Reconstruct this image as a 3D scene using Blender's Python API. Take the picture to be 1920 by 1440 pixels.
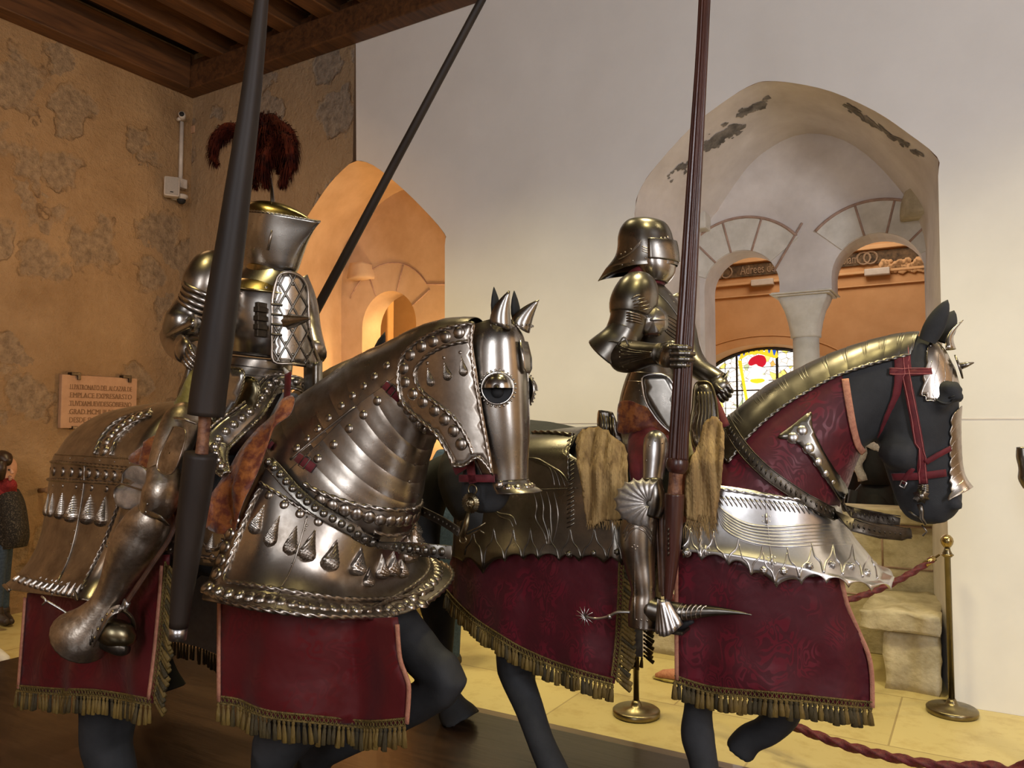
import bpy, bmesh, math, random
from mathutils import Vector, Matrix, geometry
from mathutils.bvhtree import BVHTree
V = Vector
PI = math.pi
random.seed(7)
SC = bpy.context.scene
COL = SC.collection
for o in list(bpy.data.objects):
    bpy.data.objects.remove(o)

# ------------------------------------------------------------------ camera, world, lights, exposure
FOC = 1456.0
PITCH = math.radians(3.144)
EYE = 1.65
cam = bpy.data.cameras.new('camera')
cam.sensor_width = 36.0
cam.lens = FOC / 1920 * 36
cam.clip_end = 60
co = bpy.data.objects.new('camera', cam)
COL.objects.link(co)
co.location = (0, 0, EYE)
co.rotation_euler = (PI / 2 + PITCH, 0, 0)
SC.camera = co
SC.view_settings.view_transform = 'Standard'
SC.view_settings.look = 'None'
SC.view_settings.exposure = 0.0
SC.view_settings.gamma = 1.0
SC.view_settings.use_curve_mapping = False
wd = bpy.data.worlds.new('world')
SC.world = wd
wd.use_nodes = True
wd.node_tree.nodes['Background'].inputs[0].default_value = (0.75, 0.78, 0.9, 1)
wd.node_tree.nodes['Background'].inputs[1].default_value = 0.3


def lamp(name, kind, loc, target, energy, color, size=1.0, size_y=None, spot=None, blend=0.6):
    l = bpy.data.lights.new(name, kind)
    l.energy = energy
    l.color = color
    if kind == 'AREA':
        l.size = size
        if size_y:
            l.shape = 'RECTANGLE'
            l.size_y = size_y
    elif kind == 'SPOT':
        l.spot_size = math.radians(spot)
        l.spot_blend = blend
        l.shadow_soft_size = size
    else:
        l.shadow_soft_size = size
    o = bpy.data.objects.new(name, l)
    COL.objects.link(o)
    o.location = loc
    d = V(target) - V(loc)
    o.rotation_euler = d.to_track_quat('-Z', 'Y').to_euler()
    return o


# tall daylight windows behind and to the right of the visitor
lamp('window_light', 'AREA', (3.0, -2.6, 3.4), (0.8, 3.8, 2.4), 190, (0.88, 0.92, 1.0), 1.0, 2.8)
lamp('window_light', 'AREA', (-1.8, -3.0, 3.2), (1.2, 4.2, 2.6), 110, (0.88, 0.93, 1.0), 0.8, 2.6)
# yellowish lamps below the beams over the passage behind the horses
for rx in (2.6, 4.4, 6.2, 8.0):
    lx, ly = -3.528 + rx * .857 - 1.9 * .515, 8.40 - rx * .515 - 1.9 * .857
    lamp('ceiling_lamp', 'SPOT', (lx, ly, 4.95), (lx + .45, ly + .75, 0), 300, (1.0, 0.86, 0.46), 0.25, spot=88, blend=1.0)
lamp('ceiling_spot', 'SPOT', (-1.7, 2.4, 4.9), (-1.4, 3.5, 1.6), 75, (1.0, 0.84, 0.36), 0.12, spot=60, blend=1.0)
lamp('ceiling_spot', 'SPOT', (0.6, 2.0, 4.9), (0.8, 3.4, 1.6), 75, (1.0, 0.86, 0.38), 0.12, spot=60, blend=1.0)
# warm lights washing the rubble walls
lamp('wall_wash_light', 'AREA', (-2.6, 5.2, 4.4), (-4.4, 6.8, 1.0), 26, (1.0, 0.60, 0.28), 0.6)
lamp('wall_wash_light', 'AREA', (-3.2, 3.0, 2.2), (-4.9, 5.6, 0.9), 12, (1.0, 0.62, 0.30), 0.6)
lamp('wall_wash_light', 'AREA', (1.0, -0.8, 4.6), (1.5, -4.5, 1.5), 220, (1.0, 0.88, 0.74), 1.0)  # added, unseen: brightens the wall behind the camera for the steel to reflect
lamp('wall_wash_light', 'AREA', (-5.0, -0.6, 4.4), (-8.5, 0.8, 1.2), 120, (1.0, 0.86, 0.72), 1.0)  # added, unseen: lifts the near left wall mirrored in the rump armour
lamp('wall_wash_light', 'AREA', (4.2, 1.0, 4.6), (6.5, 0.0, 1.5), 150, (1.0, 0.88, 0.74), 1.0)  # added, unseen: brightens the right wall for reflections in the armour

# ------------------------------------------------------------------ helpers


def ray(px, py):
    x = (px - 960) / FOC
    y = (720 - py) / FOC
    return V((x, math.cos(PITCH) - y * math.sin(PITCH), math.sin(PITCH) + y * math.cos(PITCH)))


class Fr:
    """A place frame: X forward (towards the right of the hall), Y away from the visitor, Z up."""

    def __init__(s, o, deg):
        s.o = V(o)
        a = math.radians(deg)
        s.a = a
        s.h = V((math.cos(a), -math.sin(a), 0))
        s.n = V((math.sin(a), math.cos(a), 0))
        s.E = V((0, 0, EYE))
        s.el = s.loc(s.E)

    def loc(s, p):
        d = V(p) - s.o
        return V((d.dot(s.h), d.dot(s.n), d.z))

    def wor(s, p):
        return s.o + s.h * p[0] + s.n * p[1] + V((0, 0, p[2]))

    def d(s, px, py):
        r = ray(px, py)
        return V((r.dot(s.h), r.dot(s.n), r.z))

    def P(s, px, py, Y=0.0):
        d = s.d(px, py)
        return s.el + d * ((Y - s.el.y) / d.y)

    def PX(s, px, py, X=0.0):
        d = s.d(px, py)
        return s.el + d * ((X - s.el.x) / d.x)

    def PZ(s, px, py, Z=0.0):
        d = s.d(px, py)
        return s.el + d * ((Z - s.el.z) / d.z)

    def F(s, px, py, f, it=14):
        d = s.d(px, py)
        Y = -0.3
        for i in range(it):
            p = s.el + d * ((Y - s.el.y) / d.y)
            Y = Y * 0.45 + 0.55 * f(p.x, p.z)
        p = s.el + d * ((Y - s.el.y) / d.y)
        return p

    def depth(s, p):
        w = s.wor(p)
        return w.y * math.cos(PITCH) + (w.z - EYE) * math.sin(PITCH)

    def mpp(s, p):
        return s.depth(p) / FOC


def cr(pts, n=6, closed=False):
    """Catmull-Rom through points (tuples of any length)."""
    pts = [tuple(p) for p in pts]
    N = len(pts)
    out = []
    segs = N if closed else N - 1
    for i in range(segs):
        if closed:
            a, b, c, d = pts[(i - 1) % N], pts[i], pts[(i + 1) % N], pts[(i + 2) % N]
        else:
            a, b, c, d = pts[max(i - 1, 0)], pts[i], pts[i + 1], pts[min(i + 2, N - 1)]
        for k in range(n):
            t = k / n
            out.append(tuple(0.5 * ((2 * b[j]) + (-a[j] + c[j]) * t + (2 * a[j] - 5 * b[j] + 4 * c[j] - d[j]) * t * t
                                    + (-a[j] + 3 * b[j] - 3 * c[j] + d[j]) * t ** 3) for j in range(len(b))))
    if not closed:
        out.append(pts[-1])
    return out


def lerp(a, b, t):
    return a + (b - a) * t


def itp(x, tab):
    """piecewise smooth interpolation in a table of (x, value)"""
    if x <= tab[0][0]:
        return tab[0][1]
    for (a, va), (b, vb) in zip(tab, tab[1:]):
        if x <= b:
            t = (x - a) / (b - a)
            return va + (vb - va) * t
    return tab[-1][1]


def resample(pts, step):
    pts = [V(p) for p in pts]
    out = [pts[0]]
    acc = 0
    for a, b in zip(pts, pts[1:]):
        L = (b - a).length
        if L < 1e-9:
            continue
        t = step - acc
        while t <= L:
            out.append(a + (b - a) * (t / L))
            t += step
        acc = (acc + L) % step if t - step <= L else acc + L
        acc = L - (t - step)
    return out


class M:
    def __init__(s):
        s.v = []
        s.f = []
        s.m = []

    def grid(s, rows, closeu=False, mi=0, flip=False):
        b = len(s.v)
        n = len(rows[0])
        for r in rows:
            s.v += [V(p) for p in r]
        for i in range(len(rows) - 1):
            for j in range(n if closeu else n - 1):
                a = b + i * n + j
                c = b + i * n + (j + 1) % n
                q = (a, c, c + n, a + n)
                s.f.append(q[::-1] if flip else q)
                s.m.append(mi)
        return s

    def cap(s, ring, mi=0, flip=False):
        b = len(s.v)
        s.v += [V(p) for p in ring]
        q = tuple(range(b, b + len(ring)))
        s.f.append(q[::-1] if flip else q)
        s.m.append(mi)

    def tube(s, path, rad, n=10, mi=0, cap=True, asp=1.0, up=None, lobes=0, lamp_=0.0, twist=0.0, closed=False):
        """path: points; rad: number or list; asp: ratio across 'up' direction"""
        path = [V(p) for p in path]
        N = len(path)
        if not hasattr(rad, '__len__'):
            rad = [rad] * N
        rows = []
        prev = None
        for i, p in enumerate(path):
            if closed:
                t = path[(i + 1) % N] - path[(i - 1) % N]
            else:
                t = path[min(i + 1, N - 1)] - path[max(i - 1, 0)]
            if t.length < 1e-9:
                t = V((0, 0, 1))
            t.normalize()
            if up is not None:
                a = V(up) - t * V(up).dot(t)
                if a.length < 1e-4:
                    a = t.orthogonal()
            elif prev is None:
                a = t.orthogonal()
            else:
                a = prev - t * prev.dot(t)
            a.normalize()
            prev = a
            b = t.cross(a)
            ap = asp[i] if hasattr(asp, '__len__') else asp
            row = []
            for k in range(n):
                th = 2 * PI * k / n
                r = rad[i]
                if lobes:
                    r *= 1 + lamp_ * math.cos(lobes * th - twist * i)
                row.append(p + a * (math.cos(th) * r * ap) + b * (math.sin(th) * r))
            rows.append(row)
        if closed:
            rows.append(rows[0])
        s.grid(rows, True, mi)
        if cap and not closed:
            s.cap(rows[0], mi, True)
            s.cap(rows[-1], mi)
        return rows

    def rope(s, path, r, mi=0, closed=False, pitch=None):
        pts = resample(list(path) + ([path[0]] if closed else []), r * 0.62)
        if len(pts) < 3:
            return
        s.tube(pts, r, n=12, mi=mi, lobes=3, lamp_=0.26, twist=0.85, cap=True)

    def dome(s, p, n, r, h=None, mi=0, seg=10, rings=4, flange=0.0):
        p = V(p)
        n = V(n).normalized()
        h = r * 0.6 if h is None else h
        a = n.orthogonal().normalized()
        b = n.cross(a)
        rows = []
        if flange:
            rows.append([p + (a * math.cos(2 * PI * k / seg) + b * math.sin(2 * PI * k / seg)) * (r + flange) - n * 0.002
                         for k in range(seg)])
        for i in range(rings):
            t = PI / 2 * i / rings
            rows.append([p + (a * math.cos(2 * PI * k / seg) + b * math.sin(2 * PI * k / seg)) * (r * math.cos(t))
                         + n * (h * math.sin(t)) for k in range(seg)])
        s.grid(rows, True, mi)
        s.cap(rows[-1], mi)

    def drop(s, p, n, up, L, w, mi=0, h=None, flute=0.16):
        """fluted teardrop boss: p bottom-centre of bulb, up direction along the surface"""
        p = V(p)
        n = V(n).normalized()
        up = (V(up) - n * V(up).dot(n)).normalized()
        sd = n.cross(up)
        h = w * 0.55 if h is None else h
        prof = [(0.0, .05), (0.03, .45), (0.10, .85), (0.20, 1.0), (0.32, .92), (0.5, .66), (0.68, .42), (0.85, .22), (1.0, .05)]
        rows = []
        NV = 56
        pitch = max(.0075, w * .24)
        for i in range(NV):
            t = i / (NV - 1)
            wd_ = itp(t, prof) * w / 2
            row = []
            for k in range(15):
                u = -1 + 2 * k / 14
                hh = h * math.sqrt(max(0, 1 - u * u)) * (wd_ / (w / 2)) ** 0.7
                if flute:
                    hh *= 1 + .24 * math.sin((t * L * .8 + u * wd_ * 1.5) * 2 * PI / pitch)
                row.append(p + up * (t * L) + sd * (u * wd_) + n * (hh - 0.001))
            rows.append(row)
        s.grid(rows, False, mi)

    def box(s, c, size, rot=None, mi=0):
        c = V(c)
        x, y, z = [q / 2 for q in size]
        R = rot.to_3x3() if rot is not None else Matrix.Identity(3)
        b = len(s.v)
        for i in (-1, 1):
            for j in (-1, 1):
                for k in (-1, 1):
                    s.v.append(c + R @ V((i * x, j * y, k * z)))
        for q in ((0, 1, 3, 2), (4, 6, 7, 5), (0, 4, 5, 1), (2, 3, 7, 6), (0, 2, 6, 4), (1, 5, 7, 3)):
            s.f.append(tuple(b + k for k in q))
            s.m.append(mi)

    def ribbon(s, path, nrm, w, th=0.004, mi=0):
        """flat strap along path; nrm: normal per point or one"""
        path = [V(p) for p in path]
        N = len(path)
        rows = []
        for i, p in enumerate(path):
            t = (path[min(i + 1, N - 1)] - path[max(i - 1, 0)]).normalized()
            n = V(nrm[i]) if (hasattr(nrm, '__len__') and hasattr(nrm[0], '__len__')) else V(nrm)
            n = (n - t * n.dot(t)).normalized()
            sd = t.cross(n)
            ww = w[i] if hasattr(w, '__len__') else w
            rows.append([p - sd * ww / 2, p - sd * ww / 2 + n * th, p - sd * ww * .44 + n * th * 1.5, p + sd * ww * .44 + n * th * 1.5,
                         p + sd * ww / 2 + n * th, p + sd * ww / 2])
        s.grid(rows, True, mi)
        s.cap(rows[0], mi)
        s.cap(rows[-1], mi)

    def bvh(s):
        return BVHTree.FromPolygons([tuple(v) for v in s.v], s.f)

    def mirrored(s):
        m = M()
        m.v = [V((v.x, -v.y, v.z)) for v in s.v]
        m.f = [tuple(reversed(f)) for f in s.f]
        m.m = list(s.m)
        return m

    def merge(s, o):
        b = len(s.v)
        s.v += o.v
        s.f += [tuple(b + i for i in f) for f in o.f]
        s.m += o.m
        return s


def fill(poly2, spacing, holes=()):
    """triangulate a 2D polygon with interior grid points: verts2d, tris"""
    vs = [V((p[0], p[1])) for p in poly2]
    edges = [(i, (i + 1) % len(vs)) for i in range(len(vs))]
    for h in holes:
        b = len(vs)
        vs += [V((p[0], p[1])) for p in h]
        edges += [(b + i, b + (i + 1) % len(h)) for i in range(len(h))]
    xs = [v.x for v in vs]
    ys = [v.y for v in vs]

    def inside(x, y):
        c = False
        for a, b in edges:
            p, q = vs[a], vs[b]
            if (p.y > y) != (q.y > y) and x < (q.x - p.x) * (y - p.y) / (q.y - p.y) + p.x:
                c = not c
        return c

    def near(x, y, d):
        for a, b in edges:
            p, q = vs[a], vs[b]
            w = q - p
            t = max(0, min(1, ((x - p.x) * w.x + (y - p.y) * w.y) / max(w.length_squared, 1e-12)))
            if (p.x + w.x * t - x) ** 2 + (p.y + w.y * t - y) ** 2 < d * d:
                return True
        return False
    pts = []
    if spacing:
        y = min(ys) + spacing / 2
        r = 0
        while y < max(ys):
            x = min(xs) + spacing * (0.5 if r % 2 else 0.0)
            while x < max(xs):
                if inside(x, y) and not near(x, y, spacing * .45):
                    pts.append(V((x, y)))
                x += spacing
            y += spacing * .87
            r += 1
    co2, ed, fa, ov, oe, of = geometry.delaunay_2d_cdt(vs + pts, edges, [], 0 if not holes and False else 0, 1e-6)
    tris = []
    for t in fa:
        cx = sum(co2[i].x for i in t) / len(t)
        cy = sum(co2[i].y for i in t) / len(t)
        if inside(cx, cy):
            tris.append(tuple(t))
    return co2, tris


def panel(fr, outline, f, spacing=0.03, smooth=4, dense=None, m=None, mi=0):
    """curved sheet on the surface Y=f(X,Z) whose outline is traced; returns mesh + outline points (3D)"""
    px = cr(outline, smooth, True) if smooth else outline
    if dense:
        px = densify(px, dense)
    P3 = [fr.F(p[0], p[1], f) for p in px]
    return panel3(P3, f, spacing, m, mi)


def panel3(P3, f, spacing, m=None, mi=0):
    c2, tr = fill([(p.x, p.z) for p in P3], spacing)
    m = m or M()
    b = len(m.v)
    m.v += [V((c.x, f(c.x, c.y), c.y)) for c in c2]
    for t in tr:
        m.f.append(tuple(b + i for i in t))
        m.m.append(mi)
    return m, P3


def densify(px, d):
    out = []
    N = len(px)
    for i in range(N):
        a, b = px[i], px[(i + 1) % N]
        L = math.hypot(b[0] - a[0], b[1] - a[1])
        k = max(1, int(L / d))
        for j in range(k):
            out.append((lerp(a[0], b[0], j / k), lerp(a[1], b[1], j / k)))
    return out


def hit(fr, bvh, px, py):
    d = fr.d(px, py).normalized()
    p, n, i, dist = bvh.ray_cast(fr.el, d)
    if p is None:
        return None, None
    if n.dot(d) > 0:
        n = -n
    return p, n


def hits(fr, bvh, path, off=0.0):
    out = []
    for q in path:
        p, n = hit(fr, bvh, q[0], q[1])
        if p is not None:
            out.append((p + n * off, n))
    return out


def empty(name, label=None, cat=None, loc=(0, 0, 0), rotz=0.0, group=None):
    o = bpy.data.objects.new(name, None)
    COL.objects.link(o)
    o.empty_display_size = 0.1
    o.location = loc
    o.rotation_euler = (0, 0, rotz)
    tag(o, label, cat, group)
    o['ox'] = 0.0
    return o


def tag(o, label=None, cat=None, group=None, kind=None):
    if label:
        o['label'] = label
    if cat:
        o['category'] = cat
    if group:
        o['group'] = group
    if kind:
        o['kind'] = kind
    return o


OFF = {}


def thing(name, label, cat, fr, base=(0, 0, 0), group=None):
    """an Empty at the thing's base, in the frame's orientation"""
    o = empty(name, label, cat, fr.wor(base), -fr.a, group)
    del o['ox']
    OFF[o.name] = V(base)
    return o


def build(name, m, mat, parent=None, smooth=True, solid=0.0, bev=0.0, sub=0, off=None, label=None, edge=None, recalc=True):
    me = bpy.data.meshes.new(name)
    if off is None and parent is not None:
        q = parent
        while q.parent:
            q = q.parent
        off = OFF.get(q.name)
    vs = [v - off for v in m.v] if off is not None else m.v
    me.from_pydata([tuple(v) for v in vs], [], m.f)
    mats = mat if isinstance(mat, (list, tuple)) else [mat]
    for x in mats:
        me.materials.append(x)
    if len(mats) > 1:
        me.polygons.foreach_set('material_index', m.m)
    if smooth:
        me.polygons.foreach_set('use_smooth', [True] * len(me.polygons))
    me.update()
    if recalc:
        bm = bmesh.new()
        bm.from_mesh(me)
        bmesh.ops.remove_doubles(bm, verts=bm.verts, dist=1e-5)
        bmesh.ops.recalc_face_normals(bm, faces=bm.faces)
        bm.to_mesh(me)
        bm.free()
    o = bpy.data.objects.new(name, me)
    COL.objects.link(o)
    if parent is not None:
        o.parent = parent
    if solid:
        md = o.modifiers.new('solid', 'SOLIDIFY')
        md.thickness = abs(solid)
        md.offset = 0 if solid > 0 else -1
    if sub:
        md = o.modifiers.new('sub', 'SUBSURF')
        md.levels = sub
        md.render_levels = sub
    if bev:
        md = o.modifiers.new('bev', 'BEVEL')
        md.width = bev
        md.segments = 2
        md.limit_method = 'ANGLE'
    if smooth and edge is not None:
        md = o.modifiers.new('es', 'EDGE_SPLIT')
        md.split_angle = math.radians(edge)
    if label:
        o['label'] = label
    return o


def remesh(o, vox=0.012, it=4):
    md = o.modifiers.new('rm', 'REMESH')
    md.mode = 'VOXEL'
    md.voxel_size = vox
    md.use_smooth_shade = True
    sm = o.modifiers.new('sm', 'SMOOTH')
    sm.iterations = it
    sm.factor = 0.5


def struct(name, m, mat, fr=None, **k):
    o = build(name, m, mat, None, **k)
    if fr is not None:
        o.location = fr.o
        o.rotation_euler = (0, 0, -fr.a)
    o['kind'] = 'structure'
    return o


def pxtube(fr, pts, m=None, n=16, asp=1.0, up=None, mi=0, cap=True, sm=4, **k):
    """tube whose centre line and width are read as (px, py, Y, width_px[, asp])"""
    m = m or M()
    q = cr(pts, sm) if sm else pts
    path = [fr.P(a[0], a[1], a[2]) for a in q]
    rad = [a[3] / 2 * fr.mpp(p) for a, p in zip(q, path)]
    if len(q[0]) > 4:
        asp = [a[4] for a in q]
    m.tube(path, rad, n=n, asp=asp, up=up, mi=mi, cap=cap, **k)
    return m


# ------------------------------------------------------------------ materials
def nodes(mt):
    mt.use_nodes = True
    nt = mt.node_tree
    return nt, nt.nodes, nt.links, nt.nodes['Principled BSDF']


def ramp(N, pos, cols):
    r = N.new('ShaderNodeValToRGB')
    e = r.color_ramp.elements
    while len(e) < len(pos):
        e.new(0.5)
    for i, (p, c) in enumerate(zip(pos, cols)):
        e[i].position = p
        e[i].color = (*c, 1) if len(c) == 3 else c
    return r


def mat_noise(name, c1, c2, scale=6, rough=0.5, metal=0.0, bump=0.0, bscale=None, detail=6, lo=0.35, hi=0.65, rvar=0.0,
              spec=0.5, sheen=0.0, coat=0.0, stretch=None):
    mt = bpy.data.materials.new(name)
    nt, N, L, b = nodes(mt)
    tc = N.new('ShaderNodeTexCoord')
    src = tc.outputs['Object']
    if stretch:
        mp = N.new('ShaderNodeMapping')
        mp.inputs['Scale'].default_value = stretch
        L.new(src, mp.inputs[0])
        src = mp.outputs[0]
    nz = N.new('ShaderNodeTexNoise')
    nz.inputs['Scale'].default_value = scale
    nz.inputs['Detail'].default_value = detail
    nz.inputs['Roughness'].default_value = 0.62
    L.new(src, nz.inputs['Vector'])
    r = ramp(N, (lo, hi), (c1, c2))
    L.new(nz.outputs[0], r.inputs[0])
    L.new(r.outputs[0], b.inputs['Base Color'])
    b.inputs['Metallic'].default_value = metal
    b.inputs['Roughness'].default_value = rough
    b.inputs['Specular IOR Level'].default_value = spec
    if sheen:
        b.inputs['Sheen Weight'].default_value = sheen
        b.inputs['Sheen Roughness'].default_value = 0.4
    if coat:
        b.inputs['Coat Weight'].default_value = coat
    if rvar:
        mr = N.new('ShaderNodeMapRange')
        mr.inputs[1].default_value = 0.3
        mr.inputs[2].default_value = 0.7
        mr.inputs[3].default_value = rough + rvar
        mr.inputs[4].default_value = max(0.02, rough - rvar)
        L.new(nz.outputs[0], mr.inputs[0])
        L.new(mr.outputs[0], b.inputs['Roughness'])
    if bump:
        n2 = N.new('ShaderNodeTexNoise')
        n2.inputs['Scale'].default_value = bscale or scale * 3
        n2.inputs['Detail'].default_value = 5
        L.new(src, n2.inputs['Vector'])
        bp = N.new('ShaderNodeBump')
        bp.inputs['Strength'].default_value = bump
        bp.inputs['Distance'].default_value = 0.01
        L.new(n2.outputs[0], bp.inputs['Height'])
        L.new(bp.outputs[0], b.inputs['Normal'])
    return mt


MT = {}
MT['steel'] = mat_noise('aged_steel', (0.20, 0.16, 0.125), (0.47, 0.415, 0.36), 7, 0.31, 1.0, 0.035, 40, lo=0.30, hi=0.62, rvar=0.07)
MT['steel_dark'] = mat_noise('dark_steel', (0.115, 0.103, 0.085), (0.27, 0.245, 0.215), 6, 0.31, 1.0, 0.03, 30, lo=0.3, hi=0.65, rvar=0.07)
MT['steel_bright'] = mat_noise('bright_steel', (0.38, 0.35, 0.33), (0.66, 0.64, 0.63), 6, 0.34, 1.0, 0.04, 35, lo=0.3, hi=0.6, rvar=0.06)
MT['steel_pol'] = mat_noise('polished_steel', (0.29, 0.26, 0.225), (0.53, 0.495, 0.455), 5, 0.26, 1.0, 0.02, 25, rvar=0.06)
MT['pitted'] = mat_noise('pitted_steel', (0.24, 0.18, 0.125), (0.56, 0.48, 0.40), 20, 0.38, 1.0, 0.12, 70, lo=0.32, hi=0.6, rvar=0.08)
MT['iron'] = mat_noise('black_iron', (0.05, 0.04, 0.03), (0.12, 0.10, 0.08), 12, 0.4, 0.9, 0.1, 40)
MT['black'] = mat_noise('matt_black', (0.006, 0.006, 0.007), (0.012, 0.012, 0.014), 10, 0.75, 0)
MT['hide'] = mat_noise('charcoal_mannequin', (0.030, 0.030, 0.031), (0.042, 0.042, 0.044), 9, 0.7, 0, 0.10, 220, spec=0.2)
MT['velvet'] = mat_noise('red_velvet', (0.08, 0.003, 0.007), (0.15, 0.009, 0.014), 20, 0.75, 0, 0.1, 120, sheen=0.1)
MT['trim'] = mat_noise('pink_braid', (0.42, 0.16, 0.10), (0.55, 0.25, 0.15), 60, 0.8, 0, 0.3, 200)
MT['pinkedge'] = mat_noise('strap_edge', (0.40, 0.10, 0.10), (0.5, 0.16, 0.14), 60, 0.8, 0)
MT['gold'] = mat_noise('gold_fringe', (0.09, 0.052, 0.008), (0.23, 0.145, 0.030), 30, 0.6, 0, 0.6, 300, stretch=(1, 1, 0.15))
MT['gold_net'] = mat_noise('gold_netting', (0.09, 0.058, 0.012), (0.24, 0.16, 0.04), 90, 0.5, 0.2, 0.7, 260)
MT['tassel_dark'] = mat_noise('olive_tassel', (0.030, 0.021, 0.006), (0.085, 0.058, 0.016), 30, 0.65, 0, 0.6, 300, stretch=(1, 1, 0.15))
MT['brocade'] = mat_noise('orange_brocade', (0.13, 0.022, 0.008), (0.36, 0.11, 0.022), 22, 0.62, 0, 0.5, 45, sheen=0.35, lo=0.42, hi=0.6)
MT['brocade_y'] = mat_noise('yellow_brocade', (0.22, 0.17, 0.03), (0.42, 0.33, 0.07), 22, 0.6, 0, 0.5, 45, sheen=0.3)
MT['straw'] = mat_noise('frayed_straw_silk', (0.15, 0.08, 0.025), (0.48, 0.31, 0.12), 30, 0.8, 0, 0.9, 90, stretch=(1, 1, 0.10), lo=0.3, hi=0.68)
MT['leather'] = mat_noise('brown_leather', (0.06, 0.025, 0.015), (0.13, 0.06, 0.035), 15, 0.5, 0, 0.2, 80)
MT['shaft'] = mat_noise('dark_lance_wood', (0.016, 0.010, 0.007), (0.032, 0.021, 0.015), 6, 0.55, 0, 0.05, 20, stretch=(1, 1, 0.2), spec=0.35)
MT['shaft_red'] = mat_noise('red_brown_lance_wood', (0.030, 0.008, 0.006), (0.075, 0.022, 0.015), 14, 0.34, 0, 0.15, 60, stretch=(1, 1, 0.15), coat=0.15)
MT['worn_red'] = mat_noise('worn_grip', (0.07, 0.02, 0.012), (0.30, 0.13, 0.06), 30, 0.5, 0, 0.3, 80)
MT['brass'] = mat_noise('aged_brass', (0.30, 0.22, 0.09), (0.50, 0.38, 0.17), 8, 0.25, 1.0, 0.02, 30)
MT['brass_dark'] = mat_noise('dark_brass', (0.17, 0.14, 0.08), (0.27, 0.22, 0.13), 8, 0.32, 1.0)
MT['cord'] = mat_noise('crimson_cord', (0.06, 0.003, 0.006), (0.13, 0.008, 0.013), 60, 0.6, 0, 0.3, 200)
MT['plastic'] = mat_noise('white_plastic', (0.50, 0.46, 0.42), (0.58, 0.54, 0.5), 20, 0.4)
MT['grille'] = mat_noise('grey_grille', (0.26, 0.24, 0.22), (0.34, 0.32, 0.3), 200, 0.5)
MT['skin'] = mat_noise('skin', (0.50, 0.27, 0.18), (0.58, 0.33, 0.23), 12, 0.5)
MT['hair'] = mat_noise('dark_hair', (0.018, 0.009, 0.005), (0.045, 0.022, 0.012), 40, 0.4, stretch=(1, 1, 0.2))
MT['scarf'] = mat_noise('red_wool', (0.16, 0.008, 0.01), (0.28, 0.02, 0.022), 50, 0.9, 0, 0.8, 90)
MT['coat'] = mat_noise('speckled_tweed', (0.010, 0.008, 0.007), (0.16, 0.13, 0.10), 90, 0.9, 0, 0.5, 120, lo=0.5, hi=0.75)
MT['jeans'] = mat_noise('blue_denim', (0.03, 0.055, 0.10), (0.06, 0.10, 0.17), 60, 0.9)
MT['boot'] = mat_noise('dark_boot', (0.02, 0.012, 0.012), (0.045, 0.03, 0.028), 30, 0.5)
MT['blackcoat'] = mat_noise('black_coat', (0.004, 0.004, 0.005), (0.010, 0.010, 0.012), 30, 0.7)
MT['fur'] = mat_noise('brown_fur', (0.25, 0.13, 0.06), (0.5, 0.30, 0.16), 60, 0.9, 0, 0.8, 100)
MT['whitefur'] = mat_noise('white_fur', (0.55, 0.52, 0.5), (0.8, 0.77, 0.75), 60, 0.9, 0, 0.8, 100)
MT['lining'] = mat_noise('grey_lining', (0.27, 0.27, 0.30), (0.34, 0.34, 0.37), 20, 0.8)
MT['whiteshoe'] = mat_noise('white_sneaker', (0.6, 0.58, 0.54), (0.7, 0.68, 0.64), 20, 0.6)
MT['feather'] = mat_noise('rust_feathers', (0.010, 0.0012, 0.001), (0.085, 0.012, 0.004), 24, 0.75, spec=0.08, lo=0.35, hi=0.7)


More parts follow.
